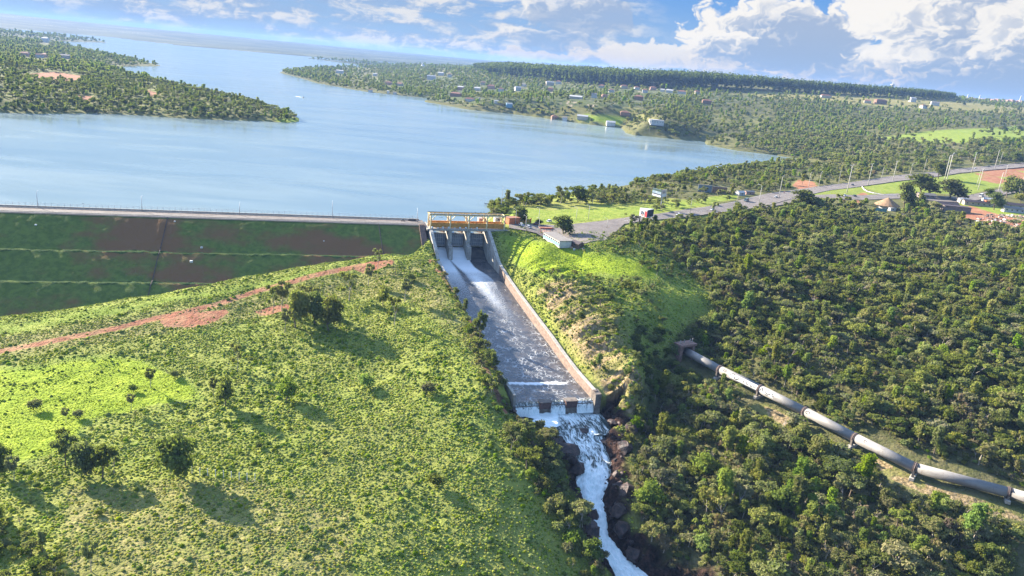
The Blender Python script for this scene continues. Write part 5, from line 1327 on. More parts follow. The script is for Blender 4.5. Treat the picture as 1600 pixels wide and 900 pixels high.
# plantation belt on the skyline
PB = [(735, 106.5), (760, 118.5), (800, 121), (900, 131.5), (1000, 137.5), (1140, 142), (1200, 143), (1350, 151.5), (1490, 158), (1492, 155.5), (1350, 147.5), (1200, 139), (1100, 133.5), (1000, 128), (900, 121), (800, 112), (760, 108)]
x, y = candidates(1900, 4200, 9.0, 0.0030, 701, -0.1, 0.6)
z = gz(x, y); px, py = proj(x, y, z); m = inpoly(px, py, PB); x, y, z, px = x[m], y[m], z[m], px[m]
rng = np.random.default_rng(5)
pm = []
for s_ in range(3):
    r2 = np.random.default_rng(800 + s_)
    v_, f_, c_ = leafy([(0, 0, 15 + s_, 3.2, 3.2, 12), (.8, .5, 21, 2.4, 2.4, 5)], 130, 2.6, r2, .2, .5); pm.append(me_np('tree_source', v_, f_, [F_PINE], c_))
hs = np.interp(px, [740, 800, 1100, 1300, 1490], [1.05, 1.4, 1.45, 1.15, .9]) * (0.85 + .3 * rng.random(len(x)))
scatter('plantation', 'long dark belt of tall plantation trees on the skyline behind the houses', 'plantation', np.stack([x, y, z - 1], 1), rng.random(len(x)) * 6.28, hs, rng.integers(0, 3, len(x)), pm)
print('COUNTS near', nn_, 'mid', len(mx_), 'far', len(fx_), 'belt', len(x))

# ------------------------------------------------------------------ grass tufts on the open slopes
x, y = candidates(125, 500, 0.78, 0, 901, -0.76, 0.40)
z = gz(x, y); px, py = proj(x, y, z)
m = (px > -180) & (px < 1180) & (py < 1010) & ~inpoly(px, py, FOREST)
x, y, z = x[m], y[m], z[m]
C, px, py = cover(x, y, z)
u_ = (x - DO[0]) * DA[0] + (y - DO[1]) * DA[1]; w_ = (x - DO[0]) * DN[0] + (y - DO[1]) * DN[1]
ok = ~((u_ < 0) & (w_ > -30) & (z < face_z(np.maximum(w_, 0)) + 0.3)) & (y < 440 + 0.32 * (x + 33))
rel_t = (x - SC_C[0]) * ST[0] + (y - SC_C[1]) * ST[1]; rel_s = (x - SC_C[0]) * SD[0] + (y - SC_C[1]) * SD[1]
ok &= ~((np.abs(rel_t) < HW + 2.2) & (rel_s > -40) & (rel_s < 168))
dr, al = polydist(x, y, RW); ok &= ~((dr < np.interp(al, np.arange(len(RW)), RW[:, 3]) + 5) & (y < 300))
rng = np.random.default_rng(902)
n_ = fbm(x / 4.5, y / 4.5, 911, 3); nb_ = fbm(x / 26, y / 26, 913, 3)
pr = 0.45 + 0.65 * sstep(n_, .36, .58)
pr = np.where(C['dirt'] > .35, 0.06, pr); pr = np.where(C['cliff'] > .5, pr * .45, pr); pr = np.where(C['rock'] > .4, 0.1, pr)
ok &= rng.random(len(x)) < pr
x, y, z, n_, nb_, px = x[ok], y[ok], z[ok], n_[ok], nb_[ok], px[ok]; C = {k: v[ok] for k, v in C.items()}
limep = C['lime'] > .35 + .3 * rng.random(len(x)); dryp = (C['dry'] > .25 + .5 * rng.random(len(x))) | (rng.random(len(x)) < 0.10)
ty = np.where(limep, 3 + rng.integers(0, 2, len(x)), np.where(dryp, 5 + rng.integers(0, 2, len(x)), rng.integers(0, 3, len(x))))
big = (rng.random(len(x)) < .02 + .10 * (nb_ > .6)); ty = np.where(big, 7, ty)
scl = (0.50 + 0.60 * rng.random(len(x)) ** 1.6) * np.where(limep, 0.62, 1.0) * np.where(big, 1.5, 1)
tm = [tuft(F_GRASS, 1, 20, .36), tuft(F_GRASS, 2, 24, .46), tuft(F_LIME, 3, 24, .42), tuft(F_LGRASS, 4, 18, .28), tuft(F_LGRASS, 5, 20, .34), tuft(F_DGRASS, 6, 20, .36), tuft(F_DGRASS, 7, 24, .32), tuft(F_LIME, 8, 50, .55, .62)]
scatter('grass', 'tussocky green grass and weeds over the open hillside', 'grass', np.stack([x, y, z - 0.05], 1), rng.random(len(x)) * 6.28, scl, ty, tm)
print('TUFTS', len(x))

# ------------------------------------------------------------------ trees one can pick out
def T(px, py, kind, wpx, label, group=None, stretch=1.0, hpx=None, rz=0.0):
    """wpx: crown width in photo pixels"""
    p = gpx(px, py); d = np.linalg.norm(p - EYE)
    K = KINDS[kind]; cw = {'round': 5.6, 'spread': 6.6, 'tall': 4.0, 'loose': 5.6, 'bush': 3.6, 'bare': 4.5}[K['kind']]
    sc = wpx * d / F_PX / cw
    if hpx: stretch = (hpx * d / F_PX / 0.9) / (sc * {'round': 5.6, 'spread': 5.0, 'tall': 7.6, 'loose': 4.8, 'bush': 2.4}[K['kind']])
    return plant(kind, p, sc, rz, label, group, stretch=stretch)
GH = 'trees scattered over the open grassy hill'
T(278, 744, 2, 64, 'big round dark tree standing alone on the lower left slope beside the fence posts', GH, hpx=64)
T(462, 512, 0, 42, 'round olive tree at the left of the hilltop clump', GH, hpx=60, rz=1)
T(514, 518, 0, 44, 'round olive tree at the right of the hilltop clump', GH, hpx=56, rz=2)
T(492, 506, 2, 40, 'darkest tree in the middle of the hilltop clump', GH, hpx=52)
T(486, 486, 5, 40, 'loose olive tree standing behind the hilltop clump', GH, hpx=34)
T(440, 486, 4, 34, 'thin grey-green tree left of the hilltop clump beside the red track', GH, hpx=42)
T(427, 489, 5, 22, 'slender small tree at the edge of the bare red patch', GH, hpx=36)
T(352, 634, 0, 32, 'round tree with two trunks in the middle of the hill', GH, hpx=48)
T(333, 621, 4, 18, 'little grey tree just left of the two-trunked tree', GH, hpx=28)
T(371, 580, 5, 20, 'thin pale sapling above the two-trunked tree', GH, hpx=36)
T(448, 626, 7, 34, 'rounded bright green leafy bushy tree casting a long shadow mid-slope', GH, hpx=38)
T(445, 520, 4, 22, 'wispy sapling below the hilltop clump', GH, hpx=34)
T(545, 470, 5, 36, 'loose tree near the ridge just right of the hilltop clump', GH, hpx=38)
T(598, 478, 0, 26, 'round small tree on the ridge above the long shadows', GH, hpx=34)
T(632, 472, 4, 28, 'open grey-green tree near the top right of the hill', GH, hpx=34)
T(616, 508, 5, 26, 'loose tree in the long shadow right of the clump', GH, hpx=38)
T(575, 448, 4, 24, 'grey-green tree at the end of the red track near the dam', GH, hpx=32)
T(640, 440, 10, 22, 'low shrub on the brow of the hill nearest the spillway', GH)
T(100, 696, 2, 20, 'small dark tree on the lime green meadow, right-hand of a pair', GH, hpx=26)
T(52, 640, 12, 24, 'grey-green shrub in the middle of the lime green meadow', GH)
T(103, 660, 4, 16, 'thin grey sapling in the lime green meadow', GH, hpx=20)
T(120, 652, 12, 18, 'pale shrub at the right edge of the lime green meadow', GH)
T(102, 728, 8, 34, 'dark flat tree at the left of the lower left grove', GH, hpx=38)
T(135, 742, 2, 42, 'dense dark tree in the middle of the lower left grove', GH, hpx=48)
T(160, 748, 8, 40, 'broad dark tree at the right of the lower left grove', GH, hpx=40)
T(178, 740, 5, 26, 'loose tree on the right fringe of the lower left grove', GH, hpx=30)
T(4, 742, 2, 30, 'dark tree cut by the left edge of the picture', GH, hpx=44)
T(22, 752, 4, 26, 'grey-green tree just inside the left edge', GH, hpx=34)
T(272, 590, 10, 18, 'small round shrub above the middle of the hill', GH)
T(235, 605, 4, 22, 'thin grey tree right of the lime green meadow', GH, hpx=26)
T(208, 612, 14, 18, 'dark shrub at the top right of the lime green meadow', GH)
T(205, 640, 4, 18, 'small leafless-looking tree beside the meadow edge', GH, hpx=22)
T(154, 805, 10, 14, 'tiny shrub with a short shadow on the bottom left slope', GH)
T(142, 893, 4, 30, 'thin pale tree near the bottom edge left of centre', GH, hpx=44)
T(405, 700, 14, 16, 'small dark shrub just right of the fence posts', GH)
T(508, 712, 14, 16, 'small dark shrub in the centre of the lower slope', GH)
T(570, 604, 11, 34, 'wide bright green shrub in the middle of the right slope', GH)
T(665, 615, 12, 30, 'low grey-green shrub on the slope facing the chute', GH)
T(590, 420, 5, 18, 'slim tree on the red track just below the dam', GH, hpx=26)
T(680, 760, 14, 34, 'dark shrub low on the slope toward the river', GH)
T(747, 546, 8, 24, 'leaning dark tree on the brink of the chute', GH, hpx=52)
T(905, 826, 3, 42, 'pale-trunked grey-green tree leaning over the cascade', GH, hpx=44)
T(925, 878, 2, 36, 'round dark shrubby tree at the foot of the cascade', GH, hpx=40)
GR = 'trees around the road, yards and shore'
T(880, 366, 2, 40, 'round dark tree in the middle of the paved yard beside the road', GR, hpx=30)
T(813, 347, 2, 30, 'dark tree beside the orange building', GR, hpx=25)
T(767, 330, 0, 18, 'rounded tree at the water edge beside the small jetty', GR, hpx=18)
T(770, 340, 5, 18, 'low loose tree under the mast at the water edge', GR, hpx=14)
T(903, 316, 2, 36, 'wide dark tree on the grassy shore right of the gantry', GR, hpx=26)
T(876, 318, 5, 24, 'loose tree left of the wide dark shore tree', GR, hpx=22)
T(925, 318, 5, 22, 'small tree right of the wide dark shore tree', GR, hpx=20)
T(842, 352, 14, 16, 'dark shrub beside the parked red car', GR)
T(1439, 303, 2, 52, 'widest dark tree between the highway and the thatched hut', GR, hpx=28)
T(1412, 328, 2, 30, 'dark tree immediately right of the thatched hut', GR, hpx=40)
T(1485, 311, 2, 46, 'dark spreading tree right of the widest tree, over the parked cars', GR, hpx=27)
T(1466, 279, 2, 24, 'round dark tree on the lower edge of the highway', GR, hpx=23)
T(1573, 309, 0, 29, 'round green tree on the grass beside the side road at far right', GR, hpx=29)
T(1599, 311, 2, 26, 'round tree cut by the right edge of the picture', GR, hpx=26)
T(1545, 312, 2, 21, 'small round tree between the side road and the long building', GR, hpx=15)
T(1553, 328, 2, 26, 'dense dark tree between the two halves of the long building', GR, hpx=24)
T(1594, 317, 10, 20, 'low bush at the right end of the long building', GR)
T(1587, 255, 2, 20, 'dark round tree beyond the highway at far right', GR, hpx=15)
T(1568, 206, 2, 12, 'lone tree in the bright green pasture, left of a pair', GR, hpx=8)
T(1592, 206, 2, 12, 'lone tree at the right side of the bright green pasture', GR, hpx=8)
T(1255, 322, 2, 44, 'flat-topped dark tree beside the highway right of the billboard', GR, hpx=24)
T(1114, 346, 5, 12, 'slender dark tree standing at the road edge near a white car', GR, hpx=24)
T(1148, 342, 0, 18, 'round tree beside the road below the dark van', GR, hpx=26)
T(1175, 338, 14, 20, 'dark shrub at the road edge right of the dark van', GR)
T(1230, 245, 5, 10, 'small tree at the tip of the lake', GR)
# ------------------------------------------------------------------ roads
def strip(name, edges, mat, lift=0.22, nsub=10, across=8, ext=None):
    A = [gpx(*a)[:2] for a, b in edges]; B = [gpx(*b)[:2] for a, b in edges]
    A = np.array(A); B = np.array(B); n = len(A); tt = np.linspace(0, n - 1, (n - 1) * nsub + 1)
    ax = np.stack([np.interp(tt, range(n), A[:, k]) for k in (0, 1)], 1); bx = np.stack([np.interp(tt, range(n), B[:, k]) for k in (0, 1)], 1)
    s_ = np.linspace(0, 1, across)[None, :, None]
    P_ = ax[:, None] * (1 - s_) + bx[:, None] * s_
    Z_ = gz(P_[..., 0], P_[..., 1])
    Z_ = np.maximum(Z_, (Z_.mean(1, keepdims=True) + Z_) / 2) + lift
    v = np.concatenate([P_, Z_[..., None]], -1)
    o = mesh_np(name, v.reshape(-1, 3), grid_faces(*Z_.shape), mat)
    return structure(o), v
hw, hwv = strip('highway', ROAD_EDGES, asphalt, 0.30)
r2, r2v = strip('side_road', ROAD2_EDGES, asphalt, 0.26)
r3, r3v = strip('yard_road', ROAD3_EDGES, asphalt, 0.26)
def ribbon(m, v, f, w0, w1, lift):
    """thin painted band across fraction f of a strip"""
    n = v.shape[1]; k = f * (n - 1); i = min(int(k), n - 2); u = k - i
    c = v[:, i] * (1 - u) + v[:, i + 1] * u
    d = v[:, -1] - v[:, 0]; d = d / np.linalg.norm(d, axis=1)[:, None]
    a = c + d * w0; b = c + d * w1; a[:, 2] += lift; b[:, 2] += lift
    bs = len(m.v); m.v += [tuple(q) for q in a] + [tuple(q) for q in b]; L = len(a)
    for j in range(L - 1): m.f.append((bs + j, bs + j + 1, bs + L + j + 1, bs + L + j)); m.m.append(0)
m = MB(); 
for f in (0.06, 0.5, 0.94): ribbon(m, hwv[60:], f, -0.13, 0.13, 0.05)
structure(m.build('lane_markings', white))
# grass-edge kerb of the loop near the side road
kp = [gpx(*q) for q in [(1347, 292), (1350, 296), (1355, 299.5), (1365, 302), (1380, 304.5), (1400, 305.5)]]
m = MB(); m.tube([(p[0], p[1], p[2] + .15) for p in kp], 0.45, 6)
structure(m.build('kerb', white))
# grass verge drainage line of shrubs is planted with the woodland

# ------------------------------------------------------------------ penstock
pipem, t = newmat('weathered_pipe_paint')
p = t.pos()
c_ = t.mix(t.ss(t.noise(t.vmul(p, (0.12, 0.12, 0.6)), 1.0, 4.0), 0.35, 0.65), (0.17, 0.16, 0.152), (0.24, 0.225, 0.21))
c_ = t.mix(t.ss(t.noise(t.vmul(p, (1.2, 1.2, 0.35)), 1.0, 5.0, 0.7), 0.52, 0.75), c_, (0.15, 0.125, 0.105))
out(t, bsdf(t, c_, 0.6, 0.3, t.bump(t.noise(p, 2.0, 3.0), 0.3, 0.1)))
pipe = thing('water_pipe', 'huge whitish steel water pipe with ring collars running across the wooded slope', 'pipe', PIPE[2])
PR = 1.8
for a, b in zip(PIPE[:-1], PIPE[1:]):
    m = MB(); m.tube([a, b], PR, 32, 0, True); attach(m.build('pipe_section', pipem, None, True), pipe)
for i in range(1, 7):
    a = Vector(PIPE[i]); d = (Vector(PIPE[i + 1]) - Vector(PIPE[i - 1])).normalized()
    m = MB(); m.tube([a - d * .25, a + d * .25], PR + 0.2, 32)
    for rr, off in ((.5, -.5), (.5, .5)): m.tube([a + d * off - d * .08, a + d * off + d * .08], PR + 0.16, 32)
    cl_ = attach(m.build('ring_collar', simple('rusty_steel', (0.13, 0.095, 0.08), (0.08, 0.055, 0.048), 0.8, 1.2), None, True), pipe)
    side = Vector((d.y, -d.x, 0)).normalized(); gzv = float(gz(a.x, a.y))
    for sg in (-1, 1):
        m = MB(); q = a + side * sg * 1.4
        m.box((q.x, q.y, (gzv - 1 + a.z - .6) / 2), (0.7, 1.1, a.z - .6 - gzv + 1), atan2(d.y, d.x)); attach(m.build('support_leg', conc_d), pipe)
    m = MB(); m.box((a.x, a.y, gzv + 0.25), (1.6, 5.6, 1.2), atan2(d.y, d.x), 0, 0.1); attach(m.build('footing', conc_l), pipe)
# graffiti: dark and white brush strokes hugging the steel on the viewer's side
def on_pipe(i, f, ang, r=PR + 0.03):
    a = Vector(PIPE[i]); b = Vector(PIPE[i + 1]); d = (b - a).normalized(); c = a + (b - a) * f
    side = Vector((d.y, -d.x, 0)).normalized(); side = side if side.y < 0 else -side; up = side.cross(d); up = up if up.z > 0 else -up
    return c + (side * cos(ang) + up * sin(ang)) * r
def stroke(name, i, pts, wdt, mat):
    m = MB()
    L = [(f, a) for f, a in pts]; fine = []
    for (f0, a0), (f1, a1) in zip(L[:-1], L[1:]):
        for k in range(5): fine.append((f0 + (f1 - f0) * k / 5, a0 + (a1 - a0) * k / 5))
    fine.append(L[-1]); seg = (Vector(PIPE[i + 1]) - Vector(PIPE[i])).length
    vs = []
    for k, (f, a) in enumerate(fine):
        f2, a2 = fine[min(k + 1, len(fine) - 1)]; f1, a1 = fine[max(k - 1, 0)]
        tx_, ty_ = (f2 - f1) * seg, (a2 - a1) * PR; l_ = math.hypot(tx_, ty_) + 1e-6; nx2, ny2 = -ty_ / l_, tx_ / l_
        for s_ in (-.5, .5): vs.append(on_pipe(i, f + nx2 * wdt * s_ / seg, a + ny2 * wdt * s_ / PR))
    m.add(vs, [(2 * k, 2 * k + 1, 2 * k + 3, 2 * k + 2) for k in range(len(fine) - 1)])
    return attach(m.build(name, mat), pipe)
def patch(name, i, f0, f1, a0, a1, mat, r=PR + .015):
    m = MB(); n = 14; fr = np.linspace(f0, f1, n); ar = np.linspace(a0, a1, 8)
    vs = [on_pipe(i, f, a, r) for f in fr for a in ar]
    m.add(vs, [(q * 8 + k, q * 8 + k + 1, (q + 1) * 8 + k + 1, (q + 1) * 8 + k) for q in range(n - 1) for k in range(7)])
    return attach(m.build(name, mat, None, True), pipe)
patch('painted_patch', 2, 0.03, 0.36, -0.35, 1.1, white); patch('painted_patch', 1, 0.30, 0.97, -0.3, 1.0, white)
blk = simple('black_spray_paint', (0.05, 0.05, 0.06), (0.03, 0.03, 0.035), 0.7, 1)
arc = lambda cf, ca, rf, ra, t0, t1, n=9: [(cf + rf * cos(t0 + (t1 - t0) * k / n), ca + ra * sin(t0 + (t1 - t0) * k / n)) for k in range(n + 1)]
for i, pts, wd in [(1, arc(.38, .55, .055, .38, 0.2, 3.9), .42), (1, arc(.47, .30, .045, .30, 2.6, 6.6), .40), (1, arc(.55, .55, .03, .25, 0, 5.2), .3), (1, [(.62, .8), (.65, .1), (.68, .8)], .3), (1, arc(.75, .4, .03, .35, .5, 5.6), .32), (1, [(.82, .9), (.83, 0), (.88, .1)], .3), (1, arc(.92, .4, .025, .3, 0, 6.0), .3),
                   (1, [(.13, .9), (.13, .55), (.20, .55), (.20, .9), (.13, .9)], .25), (2, [(.05, .1), (.08, .9), (.12, .2)], .5), (2, arc(.22, .55, .045, .4, 1.0, 5.6), .42), (2, arc(.31, .2, .04, .45, -.4, 3.3), .42), (2, [(.17, 0), (.19, -.2), (.25, -.15)], .3),
                   (3, arc(.1, .5, .04, .3, 0, 5), .3), (4, arc(.2, .7, .02, .2, 0, 5), .25)]:
    stroke('graffiti_stroke', i, pts, wd, blk)
# tunnel portal where the pipe leaves the hill
q = PIPE[0]
por = thing('tunnel_portal', 'old brick and concrete portal from which the pipe emerges', 'portal', (q[0], q[1], q[2] - 3))
pd = (Vector(PIPE[1]) - Vector(PIPE[0])).normalized(); pang = atan2(pd.y, pd.x)
pc = Vector(q) - pd * 1.0
rb = simple('reddish_old_brick', (0.30, 0.17, 0.13), (0.15, 0.10, 0.08), 0.95, 1.0)
for sg in (-1, 1):
    m = MB(); s_ = Vector((-pd.y, pd.x, 0)); c = pc + s_ * sg * 3.6; m.box((c.x, c.y, c.z - 0.6), (4.0, 1.6, 8.4), pang, 0, .1); attach(m.build('side_wall', rb), por)
m = MB(); m.box((pc.x, pc.y, pc.z + 3.3), (5.2, 9.6, 1.1), pang, 0, .1); m.box((pc.x - pd.x * 1.5, pc.y - pd.y * 1.5, pc.z), (0.8, 6, 6), pang); attach(m.build('lintel', rb), por)
for off in (-3.5, -1.0, 2.5, 4.0):
    m = MB(); c = pc + Vector((-pd.y, pd.x, 0)) * off; m.box((c.x, c.y, pc.z + 4.6), (.3, .3, 1.8), pang); attach(m.build('post', conc_l), por)

# ------------------------------------------------------------------ vehicles
def paint(name, c): return simple('car_paint_' + name, c, tuple(k * .85 for k in c), 0.35, 0.6, 0.5, 0.0)
glass = simple('dark_window_glass', (0.03, 0.04, 0.05), (0.02, 0.025, 0.03), 0.12, 1, 0.6, 0.0)
rubber = simple('tyre_rubber', (0.03, 0.03, 0.03), (0.02, 0.02, 0.02), 0.9, 3)
lampm = simple('headlamp_glass', (0.7, 0.7, 0.68), (0.6, 0.6, 0.58), 0.2, 3, .5, 0)
def car(name, pxy, dirpx, body, label, cat, L=4.3, W=1.8, H=1.45, cab=(-.30, .34), base_h=.80, group=None):
    p = gpx(*pxy); q = gpx(*dirpx); rz = atan2(q[1] - p[1], q[0] - p[0])
    r = thing(name, label, cat, (p[0], p[1], p[2] + 0.36), rz, group)
    prof = [(-L / 2, .32), (-L / 2, base_h * .95), (-L * .42, base_h), (cab[1] * L + .35, base_h), (L / 2 - .1, base_h * .82), (L / 2, .55), (L / 2, .32)]
    m = MB(); n = len(prof)
    m.add([(x_, -W / 2, z_) for x_, z_ in prof] + [(x_, W / 2, z_) for x_, z_ in prof], [tuple(range(n)), tuple(range(2 * n - 1, n - 1, -1))] + [(i, (i + 1) % n, n + (i + 1) % n, n + i) for i in range(n)])
    m.build('body', body, r)
    c0, c1 = cab[0] * L, cab[1] * L; top = [(c0 + .25, H), (c1 - .75, H)]
    w2 = W / 2 - .06; w3 = W / 2 - .22
    g = MB(); vs = [(c0 - .15, -w2, base_h), (c1 + .3, -w2, base_h), (c1 + .3, w2, base_h), (c0 - .15, w2, base_h), (top[0][0], -w3, H - .05), (top[1][0], -w3, H - .05), (top[1][0], w3, H - .05), (top[0][0], w3, H - .05)]
    g.add(vs, [(0, 1, 5, 4), (1, 2, 6, 5), (2, 3, 7, 6), (3, 0, 4, 7), (4, 5, 6, 7)]); g.build('cabin_window', glass, r)
    m = MB(); m.box(((top[0][0] + top[1][0]) / 2, 0, H), (top[1][0] - top[0][0] + .1, w3 * 2 + .05, .1), 0, 0, .03); m.build('roof', body, r)
    for sx in (-.31, .31):
        for sy in (-1, 1):
            m = MB(); m.tube([(sx * L, sy * (W / 2 - .12), .33), (sx * L, sy * (W / 2 + .04), .33)], .33, 14); m.build('wheel', rubber, r)
    for sy in (-1, 1):
        m = MB(); m.box((L / 2, sy * W * .36, .62), (.08, .3, .16)); m.build('headlight', lampm, r)
    return r
pw = paint('white', (0.80, 0.80, 0.78)); ps = paint('silver', (0.50, 0.51, 0.52)); pb = paint('dark', (0.05, 0.06, 0.07)); pr_ = paint('maroon', (0.22, 0.04, 0.03)); ptl = paint('teal_grey', (0.14, 0.20, 0.21))
car('parked_car', (814, 353), (807, 350), pw, 'white car parked nearest the gantry at the edge of the grass', 'car')
car('parked_car', (825, 356.5), (817, 353.5), ps, 'silver car parked just below the white one beside the lamp post', 'car', L=4.6)
car('parked_car', (838, 352), (845, 353), pr_, 'maroon car parked by the entrance to the dam road', 'car', L=4.4)
car('parked_car', (858, 347.5), (866, 346), pw, 'white car on the road shoulder behind the round yard tree', 'car')
car('sedan', (1060, 337), (1050, 339), pw, 'white car driving on the highway left of the lamp post', 'car', L=4.8)
car('sedan', (1113, 329), (1103, 331), pw, 'white car driving on the highway behind the slender roadside tree', 'car', L=4.6)
car('van', (1166, 315), (1156, 318), ptl, 'large dark teal minibus on the highway', 'van', L=6.6, W=2.3, H=2.5, cab=(-.42, .40), base_h=1.3)
car('sedan', (1212, 309), (1203, 312), pw, 'white car beside the tall leaning lamp post on the highway', 'car', L=4.8)
car('sedan', (1250, 302.5), (1241, 305), ps, 'grey car on the highway with two motorcycles behind it', 'car', L=4.6)
car('hatchback', (1332, 290), (1342, 288), pb, 'small black car on the highway near the loop kerb', 'car', L=4.0)
car('pickup_truck', (1320, 307), (1310, 308), pw, 'white pickup truck on the side road by the grass median', 'pickup truck', L=5.4, H=1.8, cab=(-.05, .32), base_h=.95)
car('sedan', (1335, 307.5), (1345, 307), pb, 'dark car parked just behind the white pickup truck', 'car', L=4.3)
car('sedan', (1523, 264), (1513, 265.5), pw, 'white car far along the highway above the big field', 'car', L=4.8)
car('sedan', (1545, 261), (1535, 262.5), pb, 'dark car far along the highway right of a white car', 'car', L=4.8)
car('bus', (1533, 308), (1545, 304), pw, 'white truck parked on the side road behind the small round tree', 'truck', L=8, W=2.6, H=3.0, cab=(-.45, .44), base_h=1.6)
car('parked_car', (1432, 306), (1424, 304), pw, 'white car under the widest dark tree', 'car')
car('parked_car', (1455, 309), (1446, 307), ps, 'silver car parked between the two spreading trees', 'car')
skin = simple('skin', (0.30, 0.18, 0.12), (0.22, 0.13, 0.09), 0.6, 3)
def motorcycle(pxy, dirpx, label, z_add=0.32, shirt=(0.7, 0.68, 0.62), plab='person in a pale shirt riding a motorcycle'):
    p = gpx(*pxy) if len(pxy) == 2 else np.array(pxy); q = gpx(*dirpx) if len(dirpx) == 2 else np.array(dirpx); rz = atan2(q[1] - p[1], q[0] - p[0])
    r = thing('motorcycle', label, 'motorcycle', (p[0], p[1], p[2] + z_add), rz)
    for x_ in (-.68, .68):
        m = MB(); m.tube([(x_, -.07, .32), (x_, .07, .32)], .32, 14); m.build('wheel', rubber, r)
    m = MB(); m.bar((-.6, 0, .5), (.35, 0, .6), .22, .3); m.bar((.68, 0, .35), (.42, 0, 1.05), .08, .1); m.bar((.42, -.35, 1.05), (.42, .35, 1.05), .05, .05); m.box((.1, 0, .85), (.5, .28, .25), 0, 0, .06); m.build('frame', pb, r)
    m = MB(); m.box((-.35, 0, .85), (.7, .3, .12), 0, 0, .04); m.build('seat', rubber, r)
    # rider: one continuous skinned body
    me = bpy.data.meshes.new('person'); V = [(0, 0, 0), (0.02, 0, .28), (.06, 0, .48), (.09, 0, .58), (.10, 0, .72), (.10, 0, .80), (.1, .2, .46), (.3, .3, .25), (.55, .3, .22), (.1, -.2, .46), (.3, -.3, .25), (.55, -.3, .22), (.38, .16, .0), (.28, .17, -.42), (.40, .17, -.46), (.38, -.16, .0), (.28, -.17, -.42), (.40, -.17, -.46)]
    E_ = [(0, 1), (1, 2), (2, 3), (3, 4), (4, 5), (2, 6), (6, 7), (7, 8), (2, 9), (9, 10), (10, 11), (0, 12), (12, 13), (13, 14), (0, 15), (15, 16), (16, 17)]
    R_ = [.15, .15, .14, .065, .11, .09, .065, .05, .035, .065, .05, .035, .085, .06, .04, .085, .06, .04]
    me.from_pydata(V, E_, []); o = bpy.data.objects.new('person', me); COL.objects.link(o)
    md = o.modifiers.new('skin', 'SKIN')
    for k_, rr in enumerate(R_): me.skin_vertices[0].data[k_].radius = (rr, rr)
    me.skin_vertices[0].data[0].use_root = True
    o.modifiers.new('sub', 'SUBSURF').levels = 1
    o.data.materials.append(simple('shirt_%s' % plab[12:16].strip().replace(' ', '_'), shirt))
    o.location = (p[0] - .22 * cos(rz), p[1] - .22 * sin(rz), p[2] + z_add + .98); o.rotation_euler = (0, 0, rz)
    tag(o, plab, 'person')
    m = MB(); m.tube([(.10, 0, .62), (.10, 0, .70), (.10, 0, .82), (.1, 0, .87)], [.10, .14, .12, .05], 12); m.build('helmet', pb, o, True)
    return r
motorcycle((1257, 299.5), (1247, 302), 'motorcycle on the highway just behind the grey car', plab='person in a pale shirt riding the motorcycle behind the grey car')
motorcycle((1225, 302.5), (1215, 305), 'motorcycle near the far edge of the highway, left of the grey car', plab='rider in a red top on the motorcycle left of the grey car', shirt=(0.45, 0.08, 0.06))
dq = damp(-13.0, -9.5, 5.14); dq2 = damp(-20, -9.5, 5.14)
motorcycle(dq, dq2, 'dark motorcycle on the dam crest a little left of the gantry', 0.0, (0.05, 0.05, 0.06), 'person in dark clothes riding along the dam crest')

# ------------------------------------------------------------------ lamp posts
lampc = simple('pale_lamp_post', (0.55, 0.52, 0.45), (0.42, 0.39, 0.34), 0.7, 1.0)
def lamp_proto(h, arm, double, mat):
    r = bpy.data.objects.new('lamp_post', None); 
    m = MB(); m.tube([(0, 0, -.5), (0, 0, h * .5), (0, 0, h)], [.20, .15, .10], 8); pole = m.build('pole', mat, r, True)
    sides = (-1, 1) if double else (1,)
    for sg in sides:
        m = MB(); m.tube([(0, 0, h - .1), (sg * arm * .5, 0, h + .35), (sg * arm, 0, h + .4)], [.08, .06, .05], 6); m.build('arm', mat, r)
        m = MB(); m.box((sg * (arm + .3), 0, h + .38), (.9, .32, .18), 0, 0, .05); m.build('lamp_head', white if mat is lampc else galv, r)
    return r
def copy_tree(o, parent=None):
    c = o.copy(); COL.objects.link(c)
    if parent is not None: c.parent = parent
    for ch in list(o.children): copy_tree(ch, c)
    return c
PROTO_L = {}
def lamp(px, py, toppy, label, group, double=False, dark=False, arm=1.6, rz=0.4, pos=None):
    p = gpx(px, py) if pos is None else pos; d = np.linalg.norm(p - EYE)
    h = max(4.0, (py - toppy) * d / F_PX / 0.985)
    key = (double, dark)
    if key not in PROTO_L:
        o = lamp_proto(10.0, arm, double, galv if dark else lampc); COL.objects.link(o); PROTO_L[key] = o
    else: o = copy_tree(PROTO_L[key])
    o.location = [float(v) for v in p]; o.rotation_euler = (0, 0, rz); o.scale = (h / 10 * .9 if h > 10 else 1, h / 10 * .9 if h > 10 else 1, h / 10)
    return tag(o, label, 'lamp post', group)
GL = 'lamp posts along the highway'
